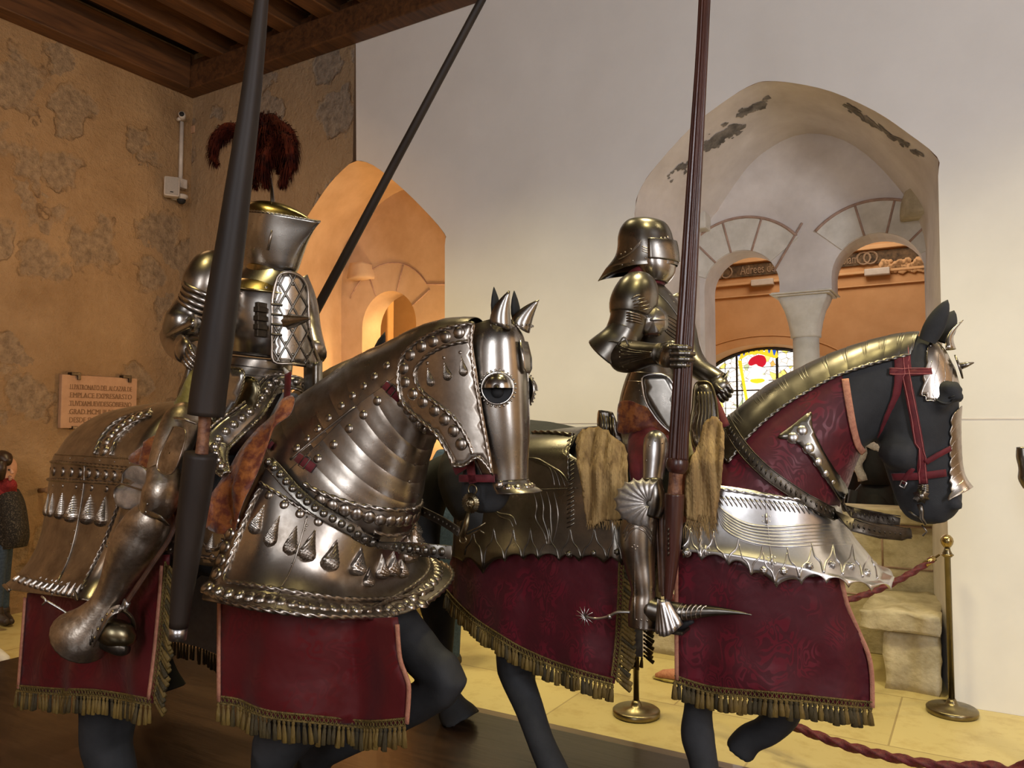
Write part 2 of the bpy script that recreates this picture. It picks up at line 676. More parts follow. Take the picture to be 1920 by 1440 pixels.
def mat_damask(name, dark, light, scale=5.0):
    mt = bpy.data.materials.new(name)
    nt, N, L, b = nodes(mt)
    tc = N.new('ShaderNodeTexCoord')
    mp = N.new('ShaderNodeMapping')
    mp.inputs['Scale'].default_value = (scale, scale, scale * 0.8)
    L.new(tc.outputs['Object'], mp.inputs[0])
    n1 = N.new('ShaderNodeTexNoise')
    n1.inputs['Scale'].default_value = 1.5
    n1.inputs['Detail'].default_value = 1.0
    n1.inputs['Distortion'].default_value = 2.2
    L.new(mp.outputs[0], n1.inputs['Vector'])
    # contour bands of a warped field read as scrolling foliage
    mu = N.new('ShaderNodeMath')
    mu.operation = 'MULTIPLY'
    mu.inputs[1].default_value = 40
    L.new(n1.outputs[0], mu.inputs[0])
    si = N.new('ShaderNodeMath')
    si.operation = 'SINE'
    L.new(mu.outputs[0], si.inputs[0])
    vr = N.new('ShaderNodeTexVoronoi')
    vr.inputs['Scale'].default_value = 1.5
    L.new(mp.outputs[0], vr.inputs['Vector'])
    mk = ramp(N, (0.42, 0.60), ((1, 1, 1), (0.12, 0.12, 0.12)))
    L.new(vr.outputs['Distance'], mk.inputs[0])
    r = ramp(N, (0.45, 0.62), ((0, 0, 0), (1, 1, 1)))
    ma = N.new('ShaderNodeMath')
    ma.operation = 'MULTIPLY_ADD'
    ma.inputs[1].default_value = 0.5
    ma.inputs[2].default_value = 0.5
    L.new(si.outputs[0], ma.inputs[0])
    L.new(ma.outputs[0], r.inputs[0])
    mm = N.new('ShaderNodeMath')
    mm.operation = 'MULTIPLY'
    L.new(r.outputs[0], mm.inputs[0])
    L.new(mk.outputs[0], mm.inputs[1])
    mx = N.new('ShaderNodeMix')
    mx.data_type = 'RGBA'
    mx.inputs[6].default_value = (*dark, 1)
    mx.inputs[7].default_value = (*light, 1)
    L.new(mm.outputs[0], mx.inputs[0])
    L.new(mx.outputs[2], b.inputs['Base Color'])
    rr = N.new('ShaderNodeMapRange')
    rr.inputs[3].default_value = 0.55
    rr.inputs[4].default_value = 0.36
    L.new(mm.outputs[0], rr.inputs[0])
    L.new(rr.outputs[0], b.inputs['Roughness'])
    b.inputs['Sheen Weight'].default_value = 0.08
    b.inputs['Specular IOR Level'].default_value = 0.3
    n3 = N.new('ShaderNodeTexNoise')
    n3.inputs['Scale'].default_value = 9
    L.new(tc.outputs['Object'], n3.inputs['Vector'])
    bp = N.new('ShaderNodeBump')
    bp.inputs['Strength'].default_value = 0.35
    bp.inputs['Distance'].default_value = 0.02
    L.new(n3.outputs[0], bp.inputs['Height'])
    L.new(bp.outputs[0], b.inputs['Normal'])
    return mt


MT['damask'] = mat_damask('crimson_damask', (0.070, 0.005, 0.010), (0.125, 0.010, 0.019), 6)
MT['redsilk'] = mat_damask('red_silk', (0.088, 0.005, 0.006), (0.108, 0.007, 0.009), 4)


def mat_wall(name, base, base2, stone, stone2, scale, thr, bump=0.6, rough=0.9, joint=None):
    """plastered rubble: stones of random cells show through the plaster"""
    mt = bpy.data.materials.new(name)
    nt, N, L, b = nodes(mt)
    tc = N.new('ShaderNodeTexCoord')
    nw = N.new('ShaderNodeTexNoise')
    nw.inputs['Scale'].default_value = 3.0
    nw.inputs['Detail'].default_value = 6
    L.new(tc.outputs['Object'], nw.inputs['Vector'])
    mxv = N.new('ShaderNodeMix')
    mxv.data_type = 'VECTOR'
    mxv.inputs[0].default_value = 0.38
    L.new(tc.outputs['Object'], mxv.inputs[4])
    L.new(nw.outputs['Color'], mxv.inputs[5])
    vr = N.new('ShaderNodeTexVoronoi')
    vr.inputs['Scale'].default_value = scale
    vr.inputs['Randomness'].default_value = 1.0
    L.new(mxv.outputs[1], vr.inputs['Vector'])
    sp = N.new('ShaderNodeSeparateColor')
    L.new(vr.outputs['Color'], sp.inputs[0])
    # distance to the cell centre below a per-cell random size
    ms = N.new('ShaderNodeMath')
    ms.operation = 'MULTIPLY_ADD'
    ms.inputs[1].default_value = 0.75
    ms.inputs[2].default_value = thr
    L.new(sp.outputs[0], ms.inputs[0])
    sb = N.new('ShaderNodeMath')
    sb.operation = 'SUBTRACT'
    L.new(ms.outputs[0], sb.inputs[0])
    L.new(vr.outputs['Distance'], sb.inputs[1])
    rs = ramp(N, (0.02, 0.10), ((0, 0, 0), (1, 1, 1)))
    L.new(sb.outputs[0], rs.inputs[0])
    n1 = N.new('ShaderNodeTexNoise')
    n1.inputs['Scale'].default_value = 1.3
    n1.inputs['Detail'].default_value = 9
    n1.inputs['Roughness'].default_value = 0.66
    L.new(tc.outputs['Object'], n1.inputs['Vector'])
    r1 = ramp(N, (0.32, 0.68), (base, base2))
    L.new(n1.outputs[0], r1.inputs[0])
    n2 = N.new('ShaderNodeTexNoise')
    n2.inputs['Scale'].default_value = 14
    n2.inputs['Detail'].default_value = 8
    n2.inputs['Roughness'].default_value = 0.7
    L.new(tc.outputs['Object'], n2.inputs['Vector'])
    r2 = ramp(N, (0.35, 0.65), (stone, stone2))
    L.new(n2.outputs[0], r2.inputs[0])
    mx = N.new('ShaderNodeMix')
    mx.data_type = 'RGBA'
    L.new(rs.outputs[0], mx.inputs[0])
    L.new(r1.outputs[0], mx.inputs[6])
    L.new(r2.outputs[0], mx.inputs[7])
    # broken dark joints where the ring of the stone meets the plaster
    rj = ramp(N, (0.0, 0.03, 0.06), ((0, 0, 0), (1, 1, 1), (0, 0, 0)))
    L.new(sb.outputs[0], rj.inputs[0])
    mj = N.new('ShaderNodeMath')
    mj.operation = 'MULTIPLY'
    rn = ramp(N, (0.50, 0.60), ((0, 0, 0), (0.75, 0.75, 0.75)))
    L.new(nw.outputs[0], rn.inputs[0])
    L.new(rj.outputs[0], mj.inputs[0])
    L.new(rn.outputs[0], mj.inputs[1])
    m3 = N.new('ShaderNodeMix')
    m3.data_type = 'RGBA'
    m3.inputs[7].default_value = (*(joint or (0.12, 0.07, 0.035)), 1)
    L.new(mj.outputs[0], m3.inputs[0])
    L.new(mx.outputs[2], m3.inputs[6])
    L.new(m3.outputs[2], b.inputs['Base Color'])
    b.inputs['Roughness'].default_value = rough
    ad = N.new('ShaderNodeMath')
    ad.operation = 'MULTIPLY_ADD'
    ad.inputs[1].default_value = -0.5
    L.new(rs.outputs[0], ad.inputs[0])
    L.new(n2.outputs[0], ad.inputs[2])
    ad2 = N.new('ShaderNodeMath')
    ad2.operation = 'MULTIPLY_ADD'
    ad2.inputs[1].default_value = 1.6
    L.new(n1.outputs[0], ad2.inputs[0])
    L.new(ad.outputs[0], ad2.inputs[2])
    bp = N.new('ShaderNodeBump')
    bp.inputs['Strength'].default_value = bump
    bp.inputs['Distance'].default_value = 0.05
    L.new(ad2.outputs[0], bp.inputs['Height'])
    L.new(bp.outputs[0], b.inputs['Normal'])
    return mt


MT['rubble'] = mat_wall('rubble_masonry', (0.34, 0.21, 0.10), (0.52, 0.35, 0.19), (0.24, 0.17, 0.105), (0.47, 0.34, 0.21), 2.7, -0.04, 1.0)
MT['rubble_b'] = mat_wall('rubble_masonry_fair', (0.38, 0.26, 0.15), (0.50, 0.36, 0.22), (0.22, 0.18, 0.14), (0.47, 0.38, 0.29), 3.2, -0.08, 1.0)
MT['plaster'] = mat_noise('cream_plaster', (0.76, 0.735, 0.70), (0.83, 0.805, 0.77), 1.6, 0.85, 0, 0.12, 6, detail=9, lo=0.3, hi=0.7)
MT['nichestone'] = mat_noise('worn_plaster_stone', (0.58, 0.52, 0.48), (0.78, 0.72, 0.68), 2.6, 0.9, 0, 0.5, 9, detail=10, lo=0.3, hi=0.7)
MT['nichewarm'] = mat_noise('ochre_plaster_stone', (0.50, 0.34, 0.20), (0.66, 0.48, 0.31), 2.6, 0.9, 0, 0.35, 9, detail=10, lo=0.3, hi=0.7)
MT['voussoir'] = mat_noise('limestone_block', (0.60, 0.56, 0.49), (0.76, 0.72, 0.65), 6, 0.85, 0, 0.4, 18, detail=9)
MT['mortar'] = mat_noise('pink_mortar', (0.34, 0.22, 0.17), (0.46, 0.31, 0.24), 20, 0.9, 0, 0.5, 40)
MT['ashlar'] = mat_noise('ochre_limestone', (0.36, 0.30, 0.19), (0.58, 0.50, 0.35), 7, 0.9, 0, 1.0, 22, detail=12)
MT['soot'] = mat_noise('soot_stain', (0.10, 0.09, 0.08), (0.3, 0.27, 0.24), 9, 0.9)
MT['orange'] = mat_noise('orange_plaster', (0.52, 0.29, 0.13), (0.60, 0.35, 0.17), 3, 0.85, 0, 0.05, 10)
MT['orange_l'] = mat_noise('pale_orange_plaster', (0.60, 0.36, 0.18), (0.66, 0.42, 0.22), 3, 0.85)
MT['frieze'] = mat_noise('dark_frieze', (0.035, 0.022, 0.012), (0.16, 0.10, 0.05), 14, 0.8, 0, 0.5, 30)
MT['letter'] = mat_noise('pale_letter', (0.24, 0.16, 0.10), (0.34, 0.24, 0.16), 10, 0.8)
MT['carved'] = mat_noise('carved_letter', (0.19, 0.105, 0.055), (0.25, 0.145, 0.08), 10, 0.9)
MT['plaque'] = mat_noise('pink_stone_plaque', (0.40, 0.24, 0.15), (0.48, 0.30, 0.19), 8, 0.8, 0, 0.15, 20)
MT['lead'] = mat_noise('window_lead', (0.015, 0.012, 0.01), (0.03, 0.025, 0.02), 20, 0.6)
MT['fig_red'] = None


def mat_wood(name, c1, c2, sc=(1, 1, 1), rough=0.6, coat=0.0, wscale=3.0):
    mt = bpy.data.materials.new(name)
    nt, N, L, b = nodes(mt)
    tc = N.new('ShaderNodeTexCoord')
    mp = N.new('ShaderNodeMapping')
    mp.inputs['Scale'].default_value = sc
    L.new(tc.outputs['Object'], mp.inputs[0])
    nz = N.new('ShaderNodeTexNoise')
    nz.inputs['Scale'].default_value = wscale
    nz.inputs['Detail'].default_value = 8
    nz.inputs['Distortion'].default_value = 0.8
    L.new(mp.outputs[0], nz.inputs['Vector'])
    r = ramp(N, (0.3, 0.7), (c1, c2))
    L.new(nz.outputs[0], r.inputs[0])
    L.new(r.outputs[0], b.inputs['Base Color'])
    b.inputs['Roughness'].default_value = rough
    b.inputs['Coat Weight'].default_value = coat
    bp = N.new('ShaderNodeBump')
    bp.inputs['Strength'].default_value = 0.15
    bp.inputs['Distance'].default_value = 0.01
    L.new(nz.outputs[0], bp.inputs['Height'])
    L.new(bp.outputs[0], b.inputs['Normal'])
    return mt


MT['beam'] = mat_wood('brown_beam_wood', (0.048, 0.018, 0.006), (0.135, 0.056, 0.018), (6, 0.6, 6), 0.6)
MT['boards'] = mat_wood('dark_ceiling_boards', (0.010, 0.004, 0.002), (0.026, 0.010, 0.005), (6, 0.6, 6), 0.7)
MT['deck'] = mat_wood('glossy_dark_deck', (0.022, 0.011, 0.006), (0.050, 0.026, 0.014), (0.8, 6, 1), 0.26, 0.1)
MT['deckrim'] = mat_wood('brown_deck_rim', (0.16, 0.10, 0.055), (0.26, 0.17, 0.09), (0.8, 6, 1), 0.3, 0.2)


def mat_floor():
    mt = bpy.data.materials.new('limestone_flags')
    nt, N, L, b = nodes(mt)
    tc = N.new('ShaderNodeTexCoord')
    br = N.new('ShaderNodeTexBrick')
    br.inputs['Scale'].default_value = 1.0
    br.inputs['Brick Width'].default_value = 1.15
    br.inputs['Row Height'].default_value = 0.85
    br.inputs['Mortar Size'].default_value = 0.006
    br.inputs['Mortar Smooth'].default_value = 0.3
    br.inputs['Color1'].default_value = (0.50, 0.40, 0.17, 1)
    br.inputs['Color2'].default_value = (0.60, 0.49, 0.22, 1)
    br.inputs['Mortar'].default_value = (0.36, 0.27, 0.12, 1)
    L.new(tc.outputs['Object'], br.inputs['Vector'])
    nz = N.new('ShaderNodeTexNoise')
    nz.inputs['Scale'].default_value = 6
    nz.inputs['Detail'].default_value = 9
    nz.inputs['Roughness'].default_value = 0.7
    L.new(tc.outputs['Object'], nz.inputs['Vector'])
    r = ramp(N, (0.28, 0.5), ((0.62, 0.5, 0.34), (1, 1, 1)))
    L.new(nz.outputs[0], r.inputs[0])
    mx = N.new('ShaderNodeMix')
    mx.data_type = 'RGBA'
    mx.blend_type = 'MULTIPLY'
    mx.inputs[0].default_value = 0.6
    L.new(br.outputs[0], mx.inputs[6])
    L.new(r.outputs[0], mx.inputs[7])
    L.new(mx.outputs[2], b.inputs['Base Color'])
    b.inputs['Roughness'].default_value = 0.42
    return mt


MT['floor'] = mat_floor()


def mat_emit(name, col, st):
    mt = bpy.data.materials.new(name)
    nt, N, L, b = nodes(mt)
    b.inputs['Base Color'].default_value = (*col, 1)
    b.inputs['Emission Color'].default_value = (*col, 1)
    b.inputs['Emission Strength'].default_value = st
    b.inputs['Roughness'].default_value = 0.3
    return mt


def mat_glass():
    """backlit leaded glass: pale quarries with scattered yellow and orange pieces"""
    mt = bpy.data.materials.new('backlit_leaded_glass')
    nt, N, L, b = nodes(mt)
    tc = N.new('ShaderNodeTexCoord')
    vr = N.new('ShaderNodeTexVoronoi')
    vr.inputs['Scale'].default_value = 13
    L.new(tc.outputs['Object'], vr.inputs['Vector'])
    ve = N.new('ShaderNodeTexVoronoi')
    ve.feature = 'DISTANCE_TO_EDGE'
    ve.inputs['Scale'].default_value = 13
    L.new(tc.outputs['Object'], ve.inputs['Vector'])
    sp = N.new('ShaderNodeSeparateColor')
    L.new(vr.outputs['Color'], sp.inputs[0])
    cr_ = N.new('ShaderNodeValToRGB')
    cr_.color_ramp.interpolation = 'CONSTANT'
    cols = [(0.0, (1, 0.97, 0.9)), (0.66, (1, 0.93, 0.75)), (0.80, (0.95, 0.80, 0.15)), (0.86, (0.9, 0.42, 0.08)), (0.89, (1, 0.95, 0.85)),
            (0.96, (0.45, 0.55, 0.30))]
    e = cr_.color_ramp.elements
    while len(e) < len(cols):
        e.new(0.5)
    for i, (p, c) in enumerate(cols):
        e[i].position = p
        e[i].color = (*c, 1)
    L.new(sp.outputs[0], cr_.inputs[0])
    re = ramp(N, (0.012, 0.035), ((0.10, 0.06, 0.03), (1, 1, 1)))
    L.new(ve.outputs[0], re.inputs[0])
    mx = N.new('ShaderNodeMix')
    mx.data_type = 'RGBA'
    mx.blend_type = 'MULTIPLY'
    mx.inputs[0].default_value = 1
    L.new(cr_.outputs[0], mx.inputs[6])
    L.new(re.outputs[0], mx.inputs[7])
    L.new(mx.outputs[2], b.inputs['Emission Color'])
    b.inputs['Base Color'].default_value = (0.3, 0.3, 0.28, 1)
    b.inputs['Emission Strength'].default_value = 1.35
    b.inputs['Roughness'].default_value = 0.3
    return mt


MT['glass'] = mat_glass()
MT['g_red'] = mat_emit('red_glass', (0.55, 0.01, 0.03), 0.9)
MT['g_blue'] = mat_emit('blue_glass', (0.02, 0.12, 0.75), 0.8)
MT['g_yel'] = mat_emit('yellow_glass', (0.95, 0.68, 0.03), 0.95)
MT['g_whi'] = mat_emit('white_glass', (1.0, 0.97, 0.92), 1.4)
# ------------------------------------------------------------------ the hall
R = Fr((-3.528, 8.40, 0), 31)          # X along the end wall, Y into it
HC = 5.52                              # underside of the beams
XR, YF = 12.0, -10.0


def quad_panel(m, x0, x1, z0, z1, y, mi=0):
    m.grid([[(x0, y, z0), (x1, y, z0)], [(x0, y, z1), (x1, y, z1)]], mi=mi)


def wallfill(m, outer, holes, y, mi=0):
    c2, tr = fill(outer, 0, holes)
    b = len(m.v)
    m.v += [V((c.x, y, c.y)) for c in c2]
    for t in tr:
        m.f.append(tuple(b + i for i in t))
        m.m.append(mi)


def xz(pts, Y):
    return [(R.P(a, b, Y).x, R.P(a, b, Y).z) for a, b in pts]


# outlines of the two splayed recesses: on the wall face and at their back
RD, LD = 0.9, 0.95
n_out = cr(xz([(1190, 560), (1190, 400), (1203, 350), (1235, 305), (1300, 235), (1370, 182), (1412, 158), (1440, 152), (1490, 156), (1560, 172), (1640, 208),
            (1700, 248), (1757, 294), (1759, 330), (1761, 420), (1764, 560)], 0), 3)
n_in = cr(xz([(1313, 600), (1314, 450), (1345, 395), (1400, 315), (1440, 280), (1485, 256), (1530, 250), (1580, 262), (1625, 290), (1670, 335), (1705, 380),
           (1728, 430), (1736, 470), (1736, 500), (1736, 540), (1736, 600)], RD), 3)
l_out = cr(xz([(548, 700), (550, 520), (565, 430), (590, 385), (620, 342), (650, 312), (668, 301), (700, 310), (745, 345), (790, 388), (833, 437),
            (834, 460), (834, 560), (834, 700)], 0), 3)
l_in = cr(xz([(640, 700), (640, 560), (644, 500), (660, 450), (685, 410), (715, 380), (750, 358), (790, 350), (830, 352), (865, 372), (890, 400),
           (905, 440), (910, 480), (912, 700)], LD), 3)


def down(pts, zb):
    """bring the two jambs of an arch outline down to zb"""
    a, b = pts[0], pts[-1]
    return [(a[0], zb)] + [(a[0], lerp(zb, a[1], .5))] + pts + [(b[0], lerp(zb, b[1], .5)), (b[0], zb)]


n_out, n_in = down(n_out, 0.0), down(n_in, 0.0)
l_out, l_in = down(l_out, 0.0), down(l_in, 0.0)
XS = R.P(664, 200, 0).x               # where bare masonry ends and white plaster begins
m = M()
right = [(XS, 0), (l_out[-1][0], 0)] if False else None


def split_outline(x0, x1, zt, hole, from_floor=True):
    return [(x0, 0), (hole[0][0], 0)] + hole[1:-1] + [(hole[-1][0], 0), (x1, 0), (x1, zt), (x0, zt)]


# whole end wall, one mesh: bare masonry left of XS, plaster right of it
apex = min(range(len(l_out)), key=lambda i: abs(l_out[i][0] - XS) + (0 if l_out[i][1] > 3.5 else 9))
left_poly = [(0, 0)] + l_out[:apex + 1] + [(XS, 5.9), (0, 5.9)]
right_poly = l_out[apex + 1:] + [(n_out[0][0], 0)] + n_out[1:] + [(XR, 0), (XR, 5.9), (XS, 5.9)]
wallfill(m, left_poly, [], 0, 0)
struct('wall_back', m, MT['rubble_b'], R)
m = M()
wallfill(m, right_poly, [], 0, 0)
# slight step of the plaster edge, then the shell of the recess openings
struct('wall_back_plaster', m, MT['plaster'], R)
m = M()
zz_ = R.P(1850, 785, 0).z
m.box(((n_out[-1][0] + XR) / 2 + .03, -0.0015, zz_), (XR - n_out[-1][0] - .06, .004, .008))
m.box((l_out[-1][0] + .95, -0.0015, zz_ - .02), (1.0, .004, .006))
struct('trim_1', m, MT['nichestone'], R, smooth=False)


def recess(name, a, b, D, mat, bev=0.0):
    m = M()
    rows = []
    K = 8
    for k in range(K + 1):
        t = k / K
        rows.append([(lerp(p[0], q[0], t), D * t, lerp(p[1], q[1], t)) for p, q in zip(a, b)])
    m.grid(rows)
    return struct(name, m, mat, R)


# equalise the number of points
def eq(a, n):
    L = [0]
    for p, q in zip(a, a[1:]):
        L.append(L[-1] + math.hypot(q[0] - p[0], q[1] - p[1]))
    out = []
    for i in range(n):
        s = L[-1] * i / (n - 1)
        j = 0
        while j < len(L) - 2 and L[j + 1] < s:
            j += 1
        t = (s - L[j]) / max(1e-9, L[j + 1] - L[j])
        out.append((lerp(a[j][0], a[j + 1][0], t), lerp(a[j][1], a[j + 1][1], t)))
    return out


recess('niche_right', eq(n_out, 90), eq(n_in, 90), RD, MT['nichestone'])
recess('niche_left', eq(l_out, 90), eq(l_in, 90), LD, MT['nichewarm'])
bpy.data.objects['niche_right'].name = 'wall_niche_right'
bpy.data.objects['niche_left'].name = 'wall_niche_left'

# soot marks left on the intrados of the right recess: thin crusts lying on the curved soffit
nr = M()
A, B = eq(n_out, 90), eq(n_in, 90)
rows = []
for k in range(9):
    t = k / 8
    rows.append([V((lerp(p[0], q[0], t), RD * t, lerp(p[1], q[1], t))) for p, q in zip(A, B)])
nr.grid(rows)
nb = nr.bvh()
sm = M()
rs = random.Random(3)
for (c0, c1, w, cnt) in (((1320, 278), (1385, 232), 13, 60), ((1385, 215), (1440, 190), 8, 30), ((1590, 200), (1640, 232), 6, 26), ((1640, 232), (1725, 290), 4, 22),
                         ((1250, 330), (1320, 285), 8, 14)):
    for i in range(int(cnt * 1.7)):
        t = rs.random()
        x = lerp(c0[0], c1[0], t) + rs.gauss(0, w * .5)
        y = lerp(c0[1], c1[1], t) + rs.gauss(0, w * .5)
        p, n = hit(R, nb, x, y)
        if p is None:
            continue
        s = rs.uniform(0.008, 0.045)
        a = n.orthogonal().normalized()
        b = n.cross(a)
        ring = []
        for k in range(9):
            th = 2 * PI * k / 9
            rr = s * rs.uniform(.5, 1.2)
            ring.append(p + n * rs.uniform(.003, .005) + a * math.cos(th) * rr + b * math.sin(th) * rr * .7)
        sm.cap(ring)
so = struct('wall_soot_stain', sm, MT['soot'], R, smooth=False)

# back of the right recess: two small arches on a column
SILL = R.P(1650, 953, RD).z


def opening(cx, w, zs, zb, h=None, n=20):
    """round-headed opening outline (x,z), from bottom left round to bottom right"""
    h = w / 2 if h is None else h
    pts = [(cx - w / 2, zb), (cx - w / 2, lerp(zb, zs, .5))]
    for i in range(n + 1):
        t = PI - PI * i / n
        pts.append((cx + w / 2 * math.cos(t), zs + h * math.sin(t)))
    pts += [(cx + w / 2, lerp(zb, zs, .5)), (cx + w / 2, zb)]
    return pts


a0 = R.P(1321, 560, RD).x
a1 = R.P(1462, 560, RD).x
b0 = R.P(1560, 560, RD).x
b1 = R.P(1738, 560, RD).x - 0.012
zL = R.P(1390, 470, RD).z
zR = R.P(1650, 437, RD).z
opL = opening((a0 + a1) / 2, a1 - a0, zL - (a1 - a0) / 2, SILL)
opR = opening((b0 + b1) / 2, b1 - b0, zR - (b1 - b0) / 2 * .95, SILL, (b1 - b0) / 2 * .95)
m = M()
zc = R.P(1510, 545, RD).z             # top of the abacus
# tympanum: everything of the inner outline above the arches, with a gap between them down to the sill for the column
oL = [p for p in opL if p[1] >= zc - 0.001]
oR = [p for p in opR if p[1] >= zc - 0.001]
tym = n_in[:]
poly = [(n_in[0][0], SILL), (opL[0][0], SILL), (opL[0][0], zc)] + oL + [(opL[-1][0], zc), (opR[0][0], zc)] + oR + [(opR[-1][0], zc), (opR[-1][0], SILL), (n_in[-1][0], SILL)]
poly += [p for p in reversed(n_in) if p[1] > SILL]
cl = []
for p in poly:
    if not cl or math.hypot(p[0] - cl[-1][0], p[1] - cl[-1][1]) > 1e-4:
        cl.append(p)
poly = cl
TH = 0.30
wallfill(m, poly, [], RD)
wallfill(m, poly, [], RD + TH)
for o_ in ([(opL[0][0], SILL), (opL[0][0], zc)] + oL + [(opL[-1][0], zc)], [(opR[0][0], zc)] + oR + [(opR[-1][0], zc), (opR[-1][0], SILL)]):
    m.grid([[(p[0], RD, p[1]) for p in o_], [(p[0], RD + TH, p[1]) for p in o_]])
m.grid([[(opL[-1][0], RD, zc), (opR[0][0], RD, zc)], [(opL[-1][0], RD + TH, zc), (opR[0][0], RD + TH, zc)]])
struct('wall_tympanum', m, MT['nichestone'], R, smooth=False)
# voussoirs as slightly proud blocks with pink joints between
vm, jm = M(), M()


def voussoirs(cx, zs, r0, h0, r1, angs, h1=None):
    h1 = h1 or h0 + (r1 - r0)
    for i, (a, b) in enumerate(zip(angs, angs[1:])):
        g = 0.013
        rows = []
        for y in (RD + 0.01, RD - 0.012):
            ring = []
            for k in range(7):
                t = math.radians(lerp(a, b, k / 6))
                ring.append((cx + (r0 + .003) * math.cos(t), y, zs + (h0 + .003) * math.sin(t)))
            for k in range(7):
                t = math.radians(lerp(b, a, k / 6))
                ring.append((cx + (r1) * math.cos(t), y, zs + (h1) * math.sin(t)))
            rows.append(ring)
        vm.grid(rows, True)
        vm.cap(rows[-1])
    for a in angs[1:-1]:
        t = math.radians(a)
        p0 = V((cx + r0 * math.cos(t), RD - 0.013, zs + h0 * math.sin(t)))
        p1 = V((cx + r1 * math.cos(t), RD - 0.013, zs + h1 * math.sin(t)))
        jm.tube([p0.lerp(p1, k / 5) for k in range(6)], 0.009, n=6)
    jm.tube([V((cx + r1 * math.cos(math.radians(t)), RD - 0.013, zs + h1 * math.sin(math.radians(t)))) for t in range(int(angs[0]), int(angs[-1]) - 1, -5)], 0.012, n=6)


wl, wr = (a1 - a0) / 2, (b1 - b0) / 2
voussoirs((a0 + a1) / 2, zL - wl, wl, wl, wl + 0.27, [160, 132, 104, 72, 38])
voussoirs((b0 + b1) / 2, zR - wr * .95, wr, wr * .95, wr + 0.25, [138, 104, 76, 44, 22])
jm.tube([(a1 - .04, RD - .012, zL - wl + .1), ((a1 + b0) / 2 - .01, RD - .012, zL + .16)], 0.009, n=6)
struct('trim_2', vm, MT['voussoir'], R, smooth=False)
struct('trim_3', jm, MT['mortar'], R)
# column between the arches
cx = (R.P(1486, 640, RD + .15).x + R.P(1537, 640, RD + .15).x) / 2
cy = RD + 0.15
rad = (R.P(1537, 680, RD + .15).x - R.P(1486, 680, RD + .15).x) / 2 * 1.0
zk = R.P(1510, 625, RD).z             # astragal
col_t = thing('stone_column', 'pale stone column with block capital between the two small arches of the right recess', 'column', R, (cx, cy, SILL))


def lathe(prof, c, n=20):
    """prof: list of (r, z)"""
    m = M()
    rows = [[(c[0] + r * math.cos(2 * PI * k / n), c[1] + r * math.sin(2 * PI * k / n), c[2] + z) for k in range(n)] for r, z in prof]
    m.grid(rows, True)
    m.cap(rows[0], flip=True)
    m.cap(rows[-1])
    return m


build('shaft', lathe([(rad * 1.25, 0), (rad * 1.25, .06), (rad * 1.1, .1), (rad, .14), (rad * .97, zk - SILL - .02)], (cx, cy, SILL)), MT['voussoir'], col_t)
# capital: square above, round below
cm = M()
rows = []
hw_top = (R.P(1562, 560, RD).x - R.P(1455, 560, RD).x) / 2
for t, z in ((0, zk - .02), (0.02, zk), (0.03, zk + .015), (0.1, zk + .03), (0.3, zk + .10), (0.6, zk + .19), (0.9, zk + .26), (1, zk + .30)):
    row = []
    for k in range(32):
        th = 2 * PI * k / 32
        c_, s_ = math.cos(th), math.sin(th)
        sq = 1 / max(abs(c_), abs(s_))
        r = lerp(rad * 1.12, hw_top * .9 * lerp(1, sq, .85), t ** 1.3)
        row.append((cx + r * c_, cy + r * s_ * lerp(1, .8, t), z))
    rows.append(row)
cm.grid(rows, True)
cm.cap(rows[0], flip=True)
cm.cap(rows[-1])
build('capital', cm, MT['voussoir'], col_t)
cm = M()
ab = zc - (zk + .30)
cm.box((cx, cy, zk + .30 + ab * .2), (hw_top * 2.0, .36, ab * .4))
cm.box((cx, cy, zk + .30 + ab * .55), (hw_top * 2.2, .42, ab * .3))
cm.box((cx, cy, zk + .30 + ab * .85), (hw_top * 2.12, .38, ab * .3))
build('abacus', cm, MT['voussoir'], col_t, smooth=False, bev=0.008)
# corbels at the springing
cb = M()
q = R.P(1725, 375, RD - .12)
rows = []
for t in range(7):
    a = t / 6
    z = lerp(q.z - .12, q.z + .12, a)
    w = .02 + .115 * math.sqrt(max(0, 1 - (a * 1.0 - .1) ** 2))
    rows.append([(q.x - w * .8, RD, z), (q.x - w, RD - .08, z), (q.x - w * .5, RD - .22, z), (q.x + .14, RD - .24, z), (q.x + .18, RD, z)])
cb.grid(rows)
cb.cap(rows[0])
cb.cap(rows[-1])
tag(build('stone_corbel', cb, MT['ashlar'], None, off=V((0, 0, 0))), 'rough stone corbel beside the right small arch of the right recess', 'corbel')
bpy.data.objects['stone_corbel'].location = R.o
bpy.data.objects['stone_corbel'].rotation_euler = (0, 0, -R.a)
cb = M()
q = R.P(1315, 415, RD - .1)
cb.box((q.x, RD - .07, q.z), (.1, .16, .14))
o = tag(build('stone_corbel', cb, MT['voussoir'], None, smooth=False, bev=.015), 'small square stone corbel beside the left small arch of the right recess', 'corbel')
o.location = R.o
o.rotation_euler = (0, 0, -R.a)
q = R.P(672, 512, LD - .1)
cb = M()
rows = []
for a in (0, .12, .3, .6, .85, 1):
    w = lerp(.15, .10, a) * (1 if a > 0 else .9)
    z = q.z - .06 + .17 * a
    rows.append([(q.x - w, LD + .01, z), (q.x - w * .9, LD - .14, z), (q.x + w * .9, LD - .14, z), (q.x + w, LD + .01, z)])
cb.grid(rows)
cb.cap(rows[0])
cb.cap(rows[-1])
o = tag(build('stone_corbel', cb, MT['nichewarm'], None), 'ochre stone corbel in the left recess, above the small lit arch', 'corbel')
o.location = R.o
o.rotation_euler = (0, 0, -R.a)

